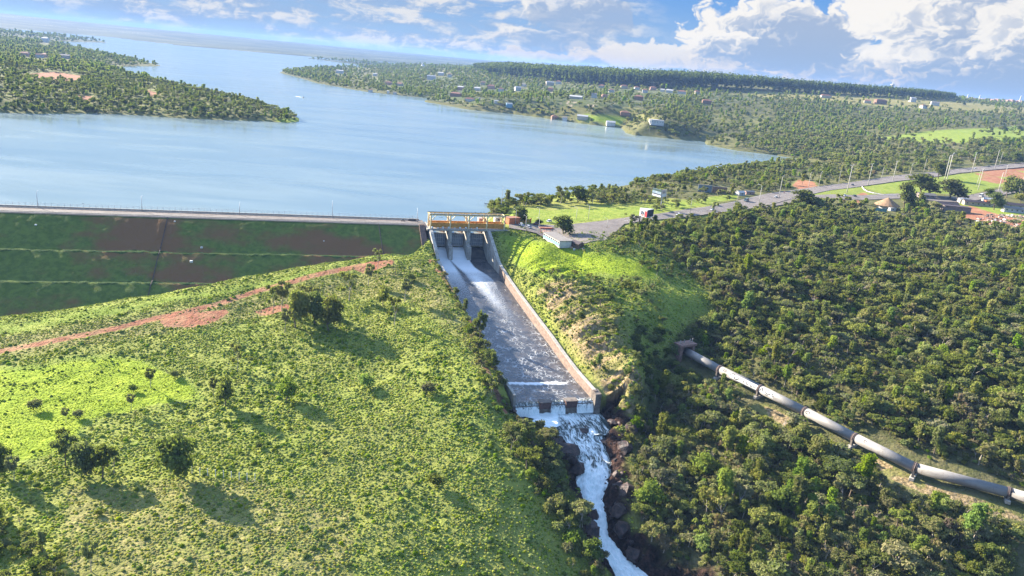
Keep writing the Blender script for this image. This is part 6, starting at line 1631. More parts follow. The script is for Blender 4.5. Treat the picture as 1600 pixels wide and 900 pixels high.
L_ = [(1217, 309, 279, 'tall pale lamp post beside a white car, nearest of the tall highway ones'), (1263, 293, 272, 'lamp post just right of the orange earth patch by the highway'), (1279, 292, 271, 'short lamp post beyond the orange earth patch'), (1310, 287, 269, 'lamp post across the highway, left of the tall one in the grass median'),
      (1323, 302, 264, 'tall double-headed lamp post standing in the grass median'), (1356, 290, 261, 'tall lamp post at the tip of the loop kerb'), (1377, 280, 264, 'short lamp post on the lake side between two tall ones'), (1395, 283, 257, 'tall lamp post on the highway right of the loop kerb'), (1421, 278, 259, 'pale lamp post on the highway left of the round dark roadside tree'),
      (1443, 270, 252, 'lamp post on the far highway edge above the round dark roadside tree'), (1475, 283, 250, 'first tall lamp post in the field right of the round roadside tree'), (1478, 286, 248, 'thin taller lamp post paired in the field right of the round roadside tree'), (1518, 270, 245, 'lamp post at the highway edge above the red earth in the big field'),
      (1528, 297, 270, 'left lamp post of the close pair in the middle of the big field'), (1526, 291, 272, 'right lamp post of the close pair in the middle of the big field'), (1554, 264, 241, 'tall lamp post on the far highway stretch'), (1562, 257, 242, 'thin lamp post right behind the tall far highway one'), (1569, 280, 262, 'lamp post in the red earth part of the big field'),
      (1558, 306, 277, 'white lamp post on the side road left of the round tree'), (1584, 250, 239, 'farthest small lamp post by the dark tree beyond the highway'), (1598, 284, 277, 'lamp post cut off at the right edge of the picture')]
for i, (a, b, c, lb) in enumerate(L_): lamp(a, b, c, lb, GL, double=(i in (4, 5, 7, 12)), rz=0.9)
GL2 = 'lamp posts around the junction'
for a, b, c, lb in [(1078, 333, 310, 'curved-arm lamp post on the grass verge right of a white car'), (1151, 320, 300, 'lamp post at the highway edge left of the minibus'), (948, 357, 342, 'thin post on the traffic island in the junction'), (919, 344, 322, 'lamp post on the verge in front of the wide shore tree'), (900, 344, 325, 'lamp post on the verge left of the wide shore tree'),
                    (841, 350, 326, 'curved-arm lamp post behind the maroon car'), (821, 358, 338, 'white lamp post standing over the silver car'), (805, 351, 328, 'lamp post in front of the orange building'), (841, 366, 342, 'dark pole at the left end of the blue and white building'), (1185, 322, 292, 'thin bare pole by the highway shrubs')]:
    lamp(a, b, c, lb, GL2, rz=2.4)
GL3 = 'thin dark lamp posts on the lake side of the dam crest'
for k, (a, b, c, lb) in enumerate([(59, 323, 303, 'first'), (222, 329, 309, 'second'), (374.5, 335, 318, 'third'), (519, 340, 316, 'fourth'), (651.5, 346, 327, 'fifth')]):
    p = at(a, b + .5, 5.3)
    lamp(a, b, c, 'thin dark lamp post on the dam crest, %s from the left' % lb, GL3, dark=True, rz=1.8, pos=p)
# mast by the shore
p = gpx(782, 331)
mast = thing('radio_mast', 'tall thin grey mast on the shore beside the rounded water-edge tree', 'mast', p)
m = MB(); hm_ = 39 * np.linalg.norm(p - EYE) / F_PX
m.tube([(p[0], p[1], p[2] - .5), (p[0] + .1, p[1], p[2] + hm_ * .6), (p[0] + .5, p[1], p[2] + hm_)], [.28, .17, .08], 8); attach(m.build('pole', galv), mast)
m = MB(); m.tube([(p[0] + .5, p[1], p[2] + hm_), (p[0] - .6, p[1], p[2] + hm_ + .9), (p[0] - 1.6, p[1], p[2] + hm_ + 1.2)], [.07, .06, .04], 6); attach(m.build('arm', galv), mast)

# ------------------------------------------------------------------ billboards
def billboard(name, pA, pB, hpx, face_fn, label, post_px, depth=1.0):
    """pA, pB: lower corners of the panel as world points; faces the viewer's side"""
    A = Vector(pA); B = Vector(pB); r = thing(name, label, 'billboard', post_px)
    return A, B, r
bz = 13.5
p1 = gpx(999, 350)                                     # base of its post
dist1 = np.linalg.norm(p1[:2])
def on_dist(px, py, dist): return Vector(atd(px, py, dist))
A = on_dist(998.5, 337.5, dist1); B = on_dist(1010, 341.5, dist1 - 6); Cc = on_dist(1020.5, 338.5, dist1 + 1.5)
A2 = on_dist(1000, 324, dist1); B2 = on_dist(1012, 331, dist1 - 6); C2 = on_dist(1021.3, 328.5, dist1 + 1.5)
for q_, r_2 in ((A2, A), (B2, B), (C2, Cc)): q_.x, q_.y = r_2.x, r_2.y
hgt_ = ((A2.z - A.z) + (B2.z - B.z) + (C2.z - Cc.z)) / 3; zb_ = min(A.z, B.z, Cc.z) + .4
A.z = B.z = Cc.z = zb_
bb = thing('billboard', 'V-shaped billboard with a red and white left face and a dark right face', 'billboard', p1)
def panel(A, B, h, name, mat, parent, t_=.25, outw=None):
    d = (B - A).normalized(); n = Vector((d.y, -d.x, 0)); m = MB()
    m.add([A, B, B + Vector((0, 0, h)), A + Vector((0, 0, h)), A - n * t_, B - n * t_, B - n * t_ + Vector((0, 0, h)), A - n * t_ + Vector((0, 0, h))],
          [(0, 1, 2, 3), (7, 6, 5, 4), (3, 2, 6, 7), (0, 4, 5, 1), (0, 3, 7, 4), (1, 5, 6, 2)]); return attach(m.build(name, mat), parent)
red = simple('red_print', (0.62, 0.03, 0.035), (0.5, 0.025, 0.03), 0.5, 1, .3, 0)
navy = simple('navy_print', (0.03, 0.035, 0.08), (0.02, 0.025, 0.06), 0.5, 1, .3, 0)
p1f = panel(A, B, hgt_, 'left_face', white, bb); p2f = panel(B, Cc, hgt_, 'right_face', simple('black_board', (0.02, 0.022, 0.03), (0.035, 0.035, 0.045), 0.6, .5, .3, 0), bb)
def decal(A, B, h, f0, f1, z0, z1, name, mat, parent, off=.03):
    d = B - A; n = Vector((d.y, -d.x, 0)).normalized(); m = MB(); q = [A + d * f0 + Vector((0, 0, h * z0)), A + d * f1 + Vector((0, 0, h * z0)), A + d * f1 + Vector((0, 0, h * z1)), A + d * f0 + Vector((0, 0, h * z1))]
    m.add([v + n * off for v in q] + [v + n * (off + .04) for v in q], [(0, 1, 2, 3), (4, 5, 6, 7), (0, 1, 5, 4), (2, 3, 7, 6), (1, 2, 6, 5), (3, 0, 4, 7)]); return attach(m.build(name, mat), parent)
decal(A, B, hgt_, .68, .985, .06, .86, 'red_field', red, bb)
for f0, f1, z0, z1 in [(.22, .34, .30, .80), (.22, .44, .26, .40), (.40, .52, .44, .74), (.48, .60, .30, .62), (.70, .76, .25, .5), (.12, .17, .2, .3)]:
    decal(A, B, hgt_, f0, f1, z0, z1, 'dark_lettering', navy, bb, .08)
decal(A, B, hgt_, .25, .62, .10, .20, 'red_line', red, bb)
decal(B, Cc, hgt_, .02, .98, .0, .10, 'white_footer', white, bb)
m = MB(); m.prism([(0, 0, 0), (0, 0, .25), (.05, .05, .25)], A + Vector((0, 0, hgt_)), B + Vector((0, 0, hgt_)))
m = MB(); zt_ = zb_ + hgt_; m.add([A + Vector((0, 0, hgt_ + .05)), B + Vector((0, 0, hgt_ + .05)), Cc + Vector((0, 0, hgt_ + .05)), A + Vector((0, 0, hgt_ + .35)), B + Vector((0, 0, hgt_ + .35)), Cc + Vector((0, 0, hgt_ + .35))], [(0, 2, 1), (3, 4, 5), (0, 1, 4, 3), (1, 2, 5, 4), (2, 0, 3, 5)])
attach(m.build('top_frame', galv), bb)
m = MB(); m.tube([(A.x + .6, A.y - .3, p1[2] - .5), (A.x + .6, A.y - .3, zt_ - .5)], .38, 10); attach(m.build('post', steel_d), bb)
# second billboard behind the road
p2 = gpx(1032, 326); d2_ = np.linalg.norm(p2[:2])
A = on_dist(1018.5, 305, d2_ + 3); B = on_dist(1032.5, 309.0, d2_ - 4); Cc = on_dist(1041, 307, d2_ + 5)
hgt_ = 5.6; zb_ = min(A.z, B.z, Cc.z); A.z = B.z = Cc.z = zb_
b2 = thing('billboard', 'farther billboard on one post with blue-grey left face and pale right face', 'billboard', p2)
panel(A, B, hgt_, 'left_face', simple('blue_grey_print', (0.12, 0.20, 0.26), (0.25, 0.30, 0.36), 0.6, .4, .3, 0), b2); panel(B, Cc, hgt_, 'right_face', simple('cream_print', (0.6, 0.5, 0.4), (0.42, 0.32, 0.3), 0.6, .35, .3, 0), b2)
decal(A, B, hgt_, 0, 1, .72, .98, 'dark_green_band', simple('deep_green_print', (.01, .05, .035), (.01, .03, .03), .6), b2); decal(A, B, hgt_, 0.04, 1, .28, .40, 'dark_band', navy, b2); decal(A, B, hgt_, 0.04, .98, .04, .24, 'pale_band', white, b2); decal(B, Cc, hgt_, .05, .95, .05, .45, 'white_field', white, b2); decal(B, Cc, hgt_, .38, .52, .5, .72, 'dark_dot', navy, b2); decal(B, Cc, hgt_, .8, .97, .5, .98, 'pale_figure', cream, b2)
m = MB(); m.tube([(p2[0], p2[1], p2[2] - .5), (p2[0], p2[1], zb_ + hgt_ * .8)], .35, 10); attach(m.build('post', galv), b2)

# ------------------------------------------------------------------ buildings
def mat_c(name, c, k=.8, r=.8): return simple(name, tuple(v * .75 for v in c), tuple(v * k * .75 for v in c), r, 0.5)
W_WHITE = mat_c('white_wall', (.72, .70, .66)); W_CREAM = mat_c('cream_wall', (.62, .54, .42)); W_ORANGE = mat_c('orange_wall', (.66, .22, .09)); W_PINK = mat_c('pink_wall', (.62, .38, .30)); W_YELLOW = mat_c('yellow_wall', (.66, .45, .13)); W_BLUE = mat_c('light_blue_wall', (.22, .45, .62))
R_TERRA = mat_c('terracotta_roof', (.40, .19, .12), .7); R_GREY = mat_c('grey_roof_sheet', (.30, .27, .245), .75); R_WHITE = mat_c('pale_roof_sheet', (.62, .60, .57)); R_DARK = mat_c('dark_roof_sheet', (.08, .06, .065)); R_THATCH = mat_c('thatch', (.42, .26, .14), .65); W_BRICK = mat_c('red_brick_wall', (.38, .22, .15), .7); W_BGREY = mat_c('blue_grey_wall', (.28, .33, .37)); W_TEAL = mat_c('teal_wall', (.16, .36, .36)); W_GREYW = mat_c('grey_brown_wall', (.30, .25, .22), .75)
def building(name, label, p, ang, size, wall, roof, kind='gable', over=.4, group=None, windows=0, cat='building', rh=None, wside=-1, door=False):
    lx_, ly_, h = size
    r = thing(name, label, cat, (p[0], p[1], p[2]), ang, group)
    m = MB(); m.box((0, 0, h / 2 - .6), (lx_, ly_, h + 1.2)); 
    if kind == 'gable':
        rh = rh or ly_ * .22; e = over
        m.add([(-lx_ / 2, -ly_ / 2, h), (-lx_ / 2, ly_ / 2, h), (-lx_ / 2, 0, h + rh)], [(0, 1, 2)]); m.add([(lx_ / 2, -ly_ / 2, h), (lx_ / 2, ly_ / 2, h), (lx_ / 2, 0, h + rh)], [(0, 1, 2)])
        m.build('wall', wall, r); m = MB(); k = rh / (ly_ / 2)
        for sg in (-1, 1):
            a = [(-lx_ / 2 - e, sg * (ly_ / 2 + e), h - e * k + .05), (lx_ / 2 + e, sg * (ly_ / 2 + e), h - e * k + .05), (lx_ / 2 + e, 0, h + rh + .05), (-lx_ / 2 - e, 0, h + rh + .05)]
            m.add(a + [(x_, y_, z_ + .16) for x_, y_, z_ in a], [(0, 1, 2, 3), (4, 5, 6, 7), (0, 1, 5, 4), (1, 2, 6, 5), (2, 3, 7, 6), (3, 0, 4, 7)])
    elif kind == 'hip':
        m.build('wall', wall, r); m = MB(); rh = rh or min(lx_, ly_) * .28; e = over; s_ = min(lx_, ly_) / 2 + e
        rx_, ry_ = max(lx_ / 2 + e - s_, .01), max(ly_ / 2 + e - s_, .01)
        m.add([(-lx_ / 2 - e, -ly_ / 2 - e, h), (lx_ / 2 + e, -ly_ / 2 - e, h), (lx_ / 2 + e, ly_ / 2 + e, h), (-lx_ / 2 - e, ly_ / 2 + e, h), (-rx_, -ry_, h + rh), (rx_, -ry_, h + rh), (rx_, ry_, h + rh), (-rx_, ry_, h + rh)],
              [(0, 1, 5, 4), (1, 2, 6, 5), (2, 3, 7, 6), (3, 0, 4, 7), (4, 5, 6, 7), (0, 3, 2, 1)])
    else:
        m.build('wall', wall, r); m = MB(); m.box((0, 0, h + .12), (lx_ + over * 2, ly_ + over * 2, .24))
    m.build('roof', roof, r)
    for k in range(windows):
        m = MB(); x_ = -lx_ / 2 + lx_ * (k + .5) / windows; m.box((x_, wside * (ly_ / 2 + .02), h * .58), (min(1.3, lx_ / windows * .55), .14, min(1.1, h * .35))); m.build('window', glass, r)
    if door:
        m = MB(); m.box((lx_ * .1, wside * (ly_ / 2 + .03), 1.05), (1.0, .12, 2.1)); m.build('door', W_GREYW, r)
    return r
def bat(px, py): p = gpx(px, py); return p
def ang_px(a, b): A_ = gpx(*a); B_ = gpx(*b); return atan2(B_[1] - A_[1], B_[0] - A_[0]), float(np.hypot(*(B_ - A_)[:2]))
a_, l_ = ang_px((791, 350), (808, 349))
building('guard_house', 'orange building with a pale lower wall right of the gantry', bat(800, 349.5), a_, (7.6, 5, 3.9), W_ORANGE, R_TERRA, 'flat', .3, None, 0, 'building', door=True)
m_ = bat(777, 348.5)
building('kiosk', 'small white kiosk seen through the right bay of the gantry', (m_[0], m_[1] + 4, 4.6), SANG, (4.4, 3.4, 2.9), W_WHITE, R_WHITE, 'flat', .3, None, 1, 'kiosk')
building('shed', 'low pinkish shed behind the gantry left of the white kiosk', (at(753, 347, 4.8)[0], at(753, 347, 4.8)[1] + 3, 4.6), SANG, (5.2, 3.5, 2.0), W_PINK, W_PINK, 'flat', .2, None, 0, 'shed')
a_, l_ = ang_px((811, 348), (829, 348))
wl_ = thing('yard_wall', 'yellow wall running right from the orange building', 'wall', bat(820, 348), a_)
m = MB(); m.box((0, 0, 1.0), (l_, .3, 2.6)); m.build('wall_panel', W_YELLOW, wl_)
for x_ in (-l_ / 2, 0, l_ / 2):
    m = MB(); m.box((x_, 0, 1.4), (.6, .6, 3.2)); m.build('pillar', W_ORANGE, wl_)
# food stall with a red frame
sp_ = bat(852, 364); st_ang, _ = ang_px((842, 364), (864, 365))
stall = thing('food_stall', 'open stall with red framed roof at the yard edge behind the round tree', 'stall', sp_, st_ang)
rdm = mat_c('red_painted_frame', (.42, .07, .05))
for x_ in (-3.6, 0, 3.6):
    for y_ in (-2, 2):
        m = MB(); m.box((x_, y_, 1.5), (.18, .18, 3.0)); m.build('post', rdm, stall)
m = MB(); m.box((0, 0, 3.1), (8.2, 4.8, .22), 0, 0, .05); m.build('roof', R_TERRA, stall)
m = MB(); m.box((0, -2.4, 3.35), (8.3, .15, .6)); m.build('sign_board', rdm, stall)
m = MB(); m.box((.5, 0, .6), (4, 2.2, 1.1), 0, 0, .05); m.build('counter', W_PINK, stall)
# long blue and white building on the edge of the slope
a_, l_ = ang_px((848, 372), (873, 386))
p = bat(861, 379); nn = Vector((-sin(a_), cos(a_), 0))
if nn.y < 0: nn = -nn
L1 = building('bar_building', 'long low building on the slope edge with white wall, dark windows and grey sheet roof', (p[0] + nn.x * 3.6, p[1] + nn.y * 3.6, 4.3), a_, (l_, 7.2, 2.7), W_WHITE, R_GREY, 'flat', .5, None, 9, 'building', wside=-1 if Vector((-sin(a_), cos(a_), 0)).y > 0 else 1)
m = MB(); m.box((0, -3.66 if nn.dot(Vector((-sin(a_), cos(a_), 0))) > 0 else 3.66, .35), (l_ * .98, .1, 1.3)); m.build('blue_band', W_BLUE, L1)
p = bat(884, 386)
building('shack', 'blue shack with a pale sheet roof right of the long low building', (p[0] + 1, p[1] + 3, 4.2), a_ + .1, (6.0, 5.0, 2.4), W_BLUE, R_GREY, 'flat', .5, None, 2, 'shack')
p = bat(902, 389)
building('shack', 'brown makeshift shack with junk around it at the end of the row', (p[0], p[1] + 3, 4.3), a_ + .25, (6.4, 4.0, 2.0), mat_c('brown_boards', (.22, .14, .10), .6), R_DARK, 'gable', .5, None, 1, 'shack')
for k, (a, b, c, lb) in enumerate([((893, 388), (1.4, 1.0, .9), W_PINK, 'pinkish crate beside the brown shack'), ((897, 391), (1.0, 1.2, 1.1), W_WHITE, 'white drum-like box in front of the brown shack'), ((911, 390), (1.5, 1.0, .8), W_GREYW, 'grey crate right of the brown shack')]):
    q = bat(*a); m = MB(); m.box((0, 0, b[2] / 2), b, .3 * k, 0, .06); tag(m.build('crate', c, None, False, q), lb, 'crate')
# walls beyond the road
for a, b, h, mt, lb in [((1090, 299.5), (1111.5, 301), 3.6, W_BGREY, 'blue-grey painted wall panel among the shore trees'), ((1112, 301.2), (1135, 302.8), 3.2, W_BRICK, 'reddish brick wall continuing right of the blue-grey one')]:
    ag, l_ = ang_px(a, b); q = bat((a[0] + b[0]) / 2, (a[1] + b[1]) / 2); r = thing('boundary_wall', lb, 'wall', q, ag)
    m = MB(); m.box((0, 0, h * .75), (l_, .35, h * 1.9)); m.build('wall_panel', mt, r)
    m = MB(); m.box((0, 0, h * 1.7 + .1), (l_ + .2, .5, .25)); m.build('coping', conc_l, r)
building('shed', 'small white shed with a dark roof beside the minibus', bat(1156, 305), 0.5, (7, 5, 2.6), W_WHITE, R_WHITE, 'gable', .3, None, 1, 'shed')
building('shed', 'low greyish pink shed right of the small white one', bat(1170, 303.5), 0.4, (9, 4, 2.2), W_PINK, R_GREY, 'gable', .3, None, 1, 'shed')
building('shed', 'yellow shed at the end of the brick wall', bat(1143, 303.5), 0.4, (5, 3.5, 2.4), W_YELLOW, R_GREY, 'flat', .3, None, 1, 'shed')
# thatched hut
q = bat(1385, 325)
hut = thing('thatched_hut', 'round hut with a conical thatched roof and pale walls among trees', 'hut', q)
rw = 19 * np.linalg.norm(q - EYE) / F_PX
m = MB(); m.tube([(0, 0, -.8), (0, 0, 3.0)], rw * .62, 16); m.build('wall', W_WHITE, hut)
m = MB(); m.tube([(0, 0, 2.5), (0, 0, 2.9), (0, 0, 7.0), (0, 0, 9.0)], [rw * .9, rw * .88, rw * .30, .15], 20); m.build('roof', R_THATCH, hut)
for k in range(6):
    m = MB(); a = k * pi / 3 + .2; m.box((rw * .85 * cos(a), rw * .85 * sin(a), 1.2), (.25, .25, 3.6)); m.build('post', bark, hut)
ag, l_ = ang_px((1368, 329), (1386, 331)); q = bat(1376, 330.5)
r = thing('hoarding', 'teal hoarding in front of the thatched hut', 'hoarding', q, ag); m = MB(); m.box((0, 0, 1.1), (l_, .15, 3.2)); m.build('panel', W_TEAL, r)
q = bat(1393, 329); building('lean_to', 'small white lean-to right of the teal hoarding', q, .4, (6, 3, 2.4), W_WHITE, R_WHITE, 'flat', .3, None, 1, 'shed')
q = bat(1412, 340); building('shack', 'tiny shack with pinkish walls half hidden under the trees below the hut', q, .2, (8, 4, 2.2), W_PINK, R_DARK, 'gable', .3, None, 2, 'shack')
for a, sz, wl2, rf, kd, wn, lb in [((1446, 309), (16, 7, 3), W_GREYW, R_GREY, 'gable', 3, 'grey building half hidden behind the widest dark tree'),
                               ((1478, 324), (19, 7, 3.2), W_PINK, R_DARK, 'gable', 3, 'dark-roofed building left of the grey block wall'), ((1492, 331), (22, 8, 5.0), W_GREYW, R_DARK, 'flat', 0, 'blank grey-brown block with a dark flat roof at the edge of the red yard'),
                               ((1504, 317), (8, 6, 3.2), W_WHITE, R_WHITE, 'gable', 1, 'small white hut right behind the grey-brown block'), ((1526, 321), (24, 6, 3.2), W_CREAM, R_DARK, 'gable', 5, 'left half of the long pale building with a dark roof'), ((1541, 322), (4, 4, 5.2), W_ORANGE, R_TERRA, 'flat', 0, 'narrow orange block at the right end of the long pale building'),
                               ((1575, 324), (26, 7, 3.0), W_CREAM, R_DARK, 'gable', 3, 'back row building with dark roof right of the dense tree'), ((1590, 332), (26, 6, 3.4), W_WHITE, R_GREY, 'gable', 6, 'white building with small windows at the right edge'), ((1545, 316), (12, 5, 3), W_WHITE, R_WHITE, 'gable', 2, 'pale-roofed shed behind the orange block')]:
    building('yard_building', lb, bat(*a), ang_px((a[0] - 10, a[1] - .7), (a[0] + 10, a[1] + .9))[0], sz, wl2, rf, kd, .5, None, wn, 'building')
# rubble
rng = np.random.default_rng(77)
rub = MB()
poly = [(1522, 342), (1550, 337), (1600, 341), (1640, 345), (1640, 362), (1600, 358), (1560, 355), (1530, 350)]
k = 0
while k < 330:
    a, b = rng.uniform(1520, 1640), rng.uniform(336, 362)
    if not inpoly(np.array([a]), np.array([b]), poly)[0]: continue
    q = at(a, b, 8.0); q[2] = gz(q[0], q[1]); s_ = .4 + 1.3 * rng.random() ** 2
    rub.box((q[0], q[1], q[2] + s_ * .2), (s_ * 1.6, s_, s_ * (.5 + .5 * rng.random())), rng.random() * 3, int(rng.integers(0, 3)), 0); k += 1
tag(rub.build('rubble', [W_WHITE, W_PINK, conc_d]), 'scattered broken rubble over the red earth yard', 'rubble', None, 'stuff')

# ------------------------------------------------------------------ houses of the far suburb
def house_proto(wall, roof, kind):
    r = bpy.data.objects.new('house', None)
    return r
def house(px, py, w_px, h_px, wall, roof, kind, label, ang=None, group='houses on the wooded peninsula', name='house', win=0):
    p = gpx(px, py, 500, 9000); d = np.linalg.norm(p - EYE); s_ = d / F_PX
    lx_ = w_px * s_; h = max(h_px * s_ * .75, 2.8)
    a = random.uniform(-.35, .35) if ang is None else ang
    return building(name, label, (p[0], p[1], p[2] + .2), a, (lx_, min(lx_ * .8, 11) if kind != 'flat' else min(lx_ * .7, 14), h), wall, roof, kind, .5, group, win, 'house')
HW_ = []
WM = dict(w=W_WHITE, p=W_PINK, c=W_CREAM, r=W_BRICK, b=W_BLUE); RM = dict(w=R_WHITE, t=R_TERRA, g=R_GREY, c=W_CREAM)
for (q, w_, h_, a, b, lb) in HS: house(q[0], q[1] + 1.0, w_, h_ + 1.2, WM[a], RM[b], 'hip' if b in 't' else 'gable', lb)
big = house(1025, 194.5, 20, 9, W_WHITE, R_WHITE, 'flat', 'big white modern villa with dark windows above the wooded shore', 0.15, None, 'villa', 5)
q = gpx(660, 106, 500, 9000); s_ = np.linalg.norm(q - EYE) / F_PX
tent = thing('tent_roof', 'white pointed tent roof on the skyline of the peninsula', 'tent', q)
m = MB(); m.tube([(0, 0, 2 * s_), (0, 0, 3.5 * s_), (0, 0, 7.5 * s_)], [6 * s_, 2.2 * s_, .1 * s_], 12); m.build('canopy', W_WHITE, tent)
m = MB(); m.box((0, 0, s_), (11 * s_, 6 * s_, 3.4 * s_)); m.build('hall', W_WHITE, tent)
# apartment blocks on the right skyline
for i, x_ in enumerate([1494, 1500, 1506.5, 1513, 1520, 1527, 1534, 1542, 1550, 1557, 1564, 1572, 1579, 1586, 1593, 1600]):
    yb = np.interp(x_, [1494, 1600], [157.5, 164.5]); p = atd(x_, yb, 3900 if x_ > 1545 else 4300); s_ = 4000 / F_PX
    g_ = gz(p[0], p[1]); h = (4.6 + (i * 37 % 5) * .35) * s_
    building('apartment_block', 'pinkish apartment block on the right skyline, %s' % ('left part of the row' if x_ < 1530 else 'middle part of the row' if x_ < 1565 else 'right part of the row'), (p[0], p[1], min(p[2], float(g_) + 40) - 3), .55, (5.2 * s_, 5 * s_, h + 3), W_PINK, W_CREAM if i % 3 else R_WHITE, 'flat', .2, 'apartment blocks on the right skyline', 0, 'apartment block')
for x_, yt, lb in [(1510, 147, 'thin white tower left of the apartment row middle'), (1529, 148, 'second thin white tower above the apartment row'), (1592, 149, 'thin white tower near the right end of the apartment row')]:
    yb = np.interp(x_, [1494, 1600], [157.5, 164.5]); p = atd(x_, yb, 3850); t_ = atd(x_ + .6, yt, 3850)
    o = thing('white_tower', lb, 'tower', p); m = MB(); m.tube([p - np.array([0, 0, 4]), (p[0], p[1], (p[2] + t_[2]) / 2), (p[0], p[1], t_[2])], [3.6, 2.8, 1.2], 10); attach(m.build('shaft', W_WHITE), o)
# white telecom tower above the plantation
p = atd(1393, 141, 3300); t_ = atd(1394.5, 125, 3300)
tw = thing('telecom_tower', 'slender white communications tower rising above the skyline plantation', 'tower', (p[0], p[1], float(gz(p[0], p[1]))))
H_ = t_[2] - p[2]
m = MB(); m.tube([(p[0], p[1], float(gz(p[0], p[1])) - 2), (p[0], p[1], p[2] + H_ * .55), (p[0], p[1], p[2] + H_ * .62)], [4.5, 3.2, 2.5], 12); attach(m.build('shaft', W_WHITE, None, True), tw)
m = MB(); m.tube([(p[0], p[1], p[2] + H_ * .45), (p[0], p[1], p[2] + H_ * .50), (p[0], p[1], p[2] + H_ * .58), (p[0], p[1], p[2] + H_ * .62)], [3, 7.5, 7.5, 3], 14); attach(m.build('platform', W_WHITE, None, True), tw)
m = MB(); m.tube([(p[0], p[1], p[2] + H_ * .62), (p[0], p[1], t_[2])], [1.6, .7], 8); attach(m.build('antenna', W_WHITE), tw)

# ------------------------------------------------------------------ small things
# row of fence posts on the hill
for k in range(9):
    x_ = 300 + k * 12.3; y_ = np.interp(k, [0, 8], [741, 752]); q = gpx(x_, y_)
    m = MB(); m.box((0, 0, 1.2), (.24, .24, 2.6), .3, 0, .03); words = ['first', 'second', 'third', 'fourth', 'fifth', 'sixth', 'seventh', 'eighth', 'ninth'][k]
    tag(m.build('fence_post', white, None, False, q), 'pale fence post on the lower slope, %s from the left of its row' % words, 'fence post', 'row of fence posts on the lower slope')
for a, b, h_, lb in [(614, 424, 7.2, 'bare thin pole standing on the hilltop near the spillway'), (618, 428, 5.5, 'shorter bare pole just right of the thin hilltop pole')]:
    q = gpx(a, b); m = MB(); m.tube([(0, 0, -.4), (0, 0, h_)], [.16, .09], 8); tag(m.build('pole', bark, None, True, q), lb, 'pole')
# jetty
q = at(757, 318.5, 0.5); jr = thing('jetty', 'short dark jetty with a thin railing reaching into the lake', 'jetty', q)
e_ = at(768, 319.5, .6)
m = MB(); m.bar((q[0], q[1], .8), (e_[0], e_[1], .8), 1.6, .3); attach(m.build('deck', steel_d), jr)
m = MB(); q2 = at(748, 318, .6)
m.bar((q2[0], q2[1], 2.6), (q[0], q[1], 2.6), .12, .12); m.bar((q2[0], q2[1], .6), (q2[0], q2[1], 2.6), .12, .12); m.bar((q[0], q[1], .6), (q[0], q[1], 2.6), .12, .12); attach(m.build('rail_frame', galv), jr)
m = MB()
for f in (0.1, .5, .9): m.bar((q[0] + (e_[0] - q[0]) * f, q[1] + (e_[1] - q[1]) * f, -1.5), (q[0] + (e_[0] - q[0]) * f, q[1] + (e_[1] - q[1]) * f, .7), .25, .25)
attach(m.build('pile', steel_d), jr)
# motorboat with wake
q = at(474, 152.8, 0); q0 = at(463, 150.5, 0); s_ = np.linalg.norm(q - EYE) / F_PX; a_ = atan2(q[1] - q0[1], q[0] - q0[0])
boat = thing('motorboat', 'small white motorboat speeding across the lake', 'boat', (q[0], q[1], 0.15), a_)
m = MB(); L = 7.5
m.add([(-L / 2, -1.2, .9), (L * .2, -1.3, 1.0), (L / 2, 0, 1.2), (L * .2, 1.3, 1.0), (-L / 2, 1.2, .9), (-L / 2, -.8, -.1), (L * .2, -.8, -.1), (L * .38, 0, .1), (L * .2, .8, -.1), (-L / 2, .8, -.1)],
      [(0, 1, 6, 5), (1, 2, 7, 6), (2, 3, 8, 7), (3, 4, 9, 8), (4, 0, 5, 9), (5, 6, 7, 8, 9), (0, 4, 3, 2, 1)]); m.build('hull', white, boat)
m = MB(); m.box((.2, 0, 1.4), (2.0, 1.7, .9), 0, 0, .2); m.build('cabin', glass, boat)
wkm = simple('foam_wake', (.85, .88, .9), (.7, .75, .78), .7, .3)
m = MB(); m.add([(q[0] - cos(a_) * 3, q[1] - sin(a_) * 3, .10), (q[0] - cos(a_) * 28 + sin(a_) * 4.0, q[1] - sin(a_) * 28 - cos(a_) * 4.0, .10), (q[0] - cos(a_) * 30, q[1] - sin(a_) * 30, .12), (q[0] - cos(a_) * 28 - sin(a_) * 4.0, q[1] - sin(a_) * 28 + cos(a_) * 4.0, .10)], [(0, 1, 2, 3)])
structure(m.build('boat_wake', wkm))
# boulders of the gorge
bmat, t = newmat('wet_brown_rock')
p = t.pos(); c_ = t.mix(t.ss(t.noise(p, 0.6, 5.0, 0.7), .38, .62), (0.018, 0.012, 0.011), (0.075, 0.042, 0.033)); out(t, bsdf(t, c_, .55, .4, t.bump(t.noise(p, 1.2, 5.0, .7), .9, .4)))
def crag(rs, flat, npt):
    """angular fractured block: hull of scattered points, edges chipped"""
    bmx = bmesh.new()
    for _ in range(npt):
        d = rs.normal(size=3); d /= np.linalg.norm(d); k = .75 + .4 * rs.random()
        bmx.verts.new((d[0] * k * 1.15, d[1] * k * .9, d[2] * k * flat))
    r_ = bmesh.ops.convex_hull(bmx, input=bmx.verts[:]); bmesh.ops.delete(bmx, geom=[g for g in r_['geom_interior'] if isinstance(g, bmesh.types.BMVert)], context='VERTS')
    bmesh.ops.subdivide_edges(bmx, edges=bmx.edges[:], cuts=1)
    for v in bmx.verts: v.co *= 1 + rs.normal() * .045
    return bmx
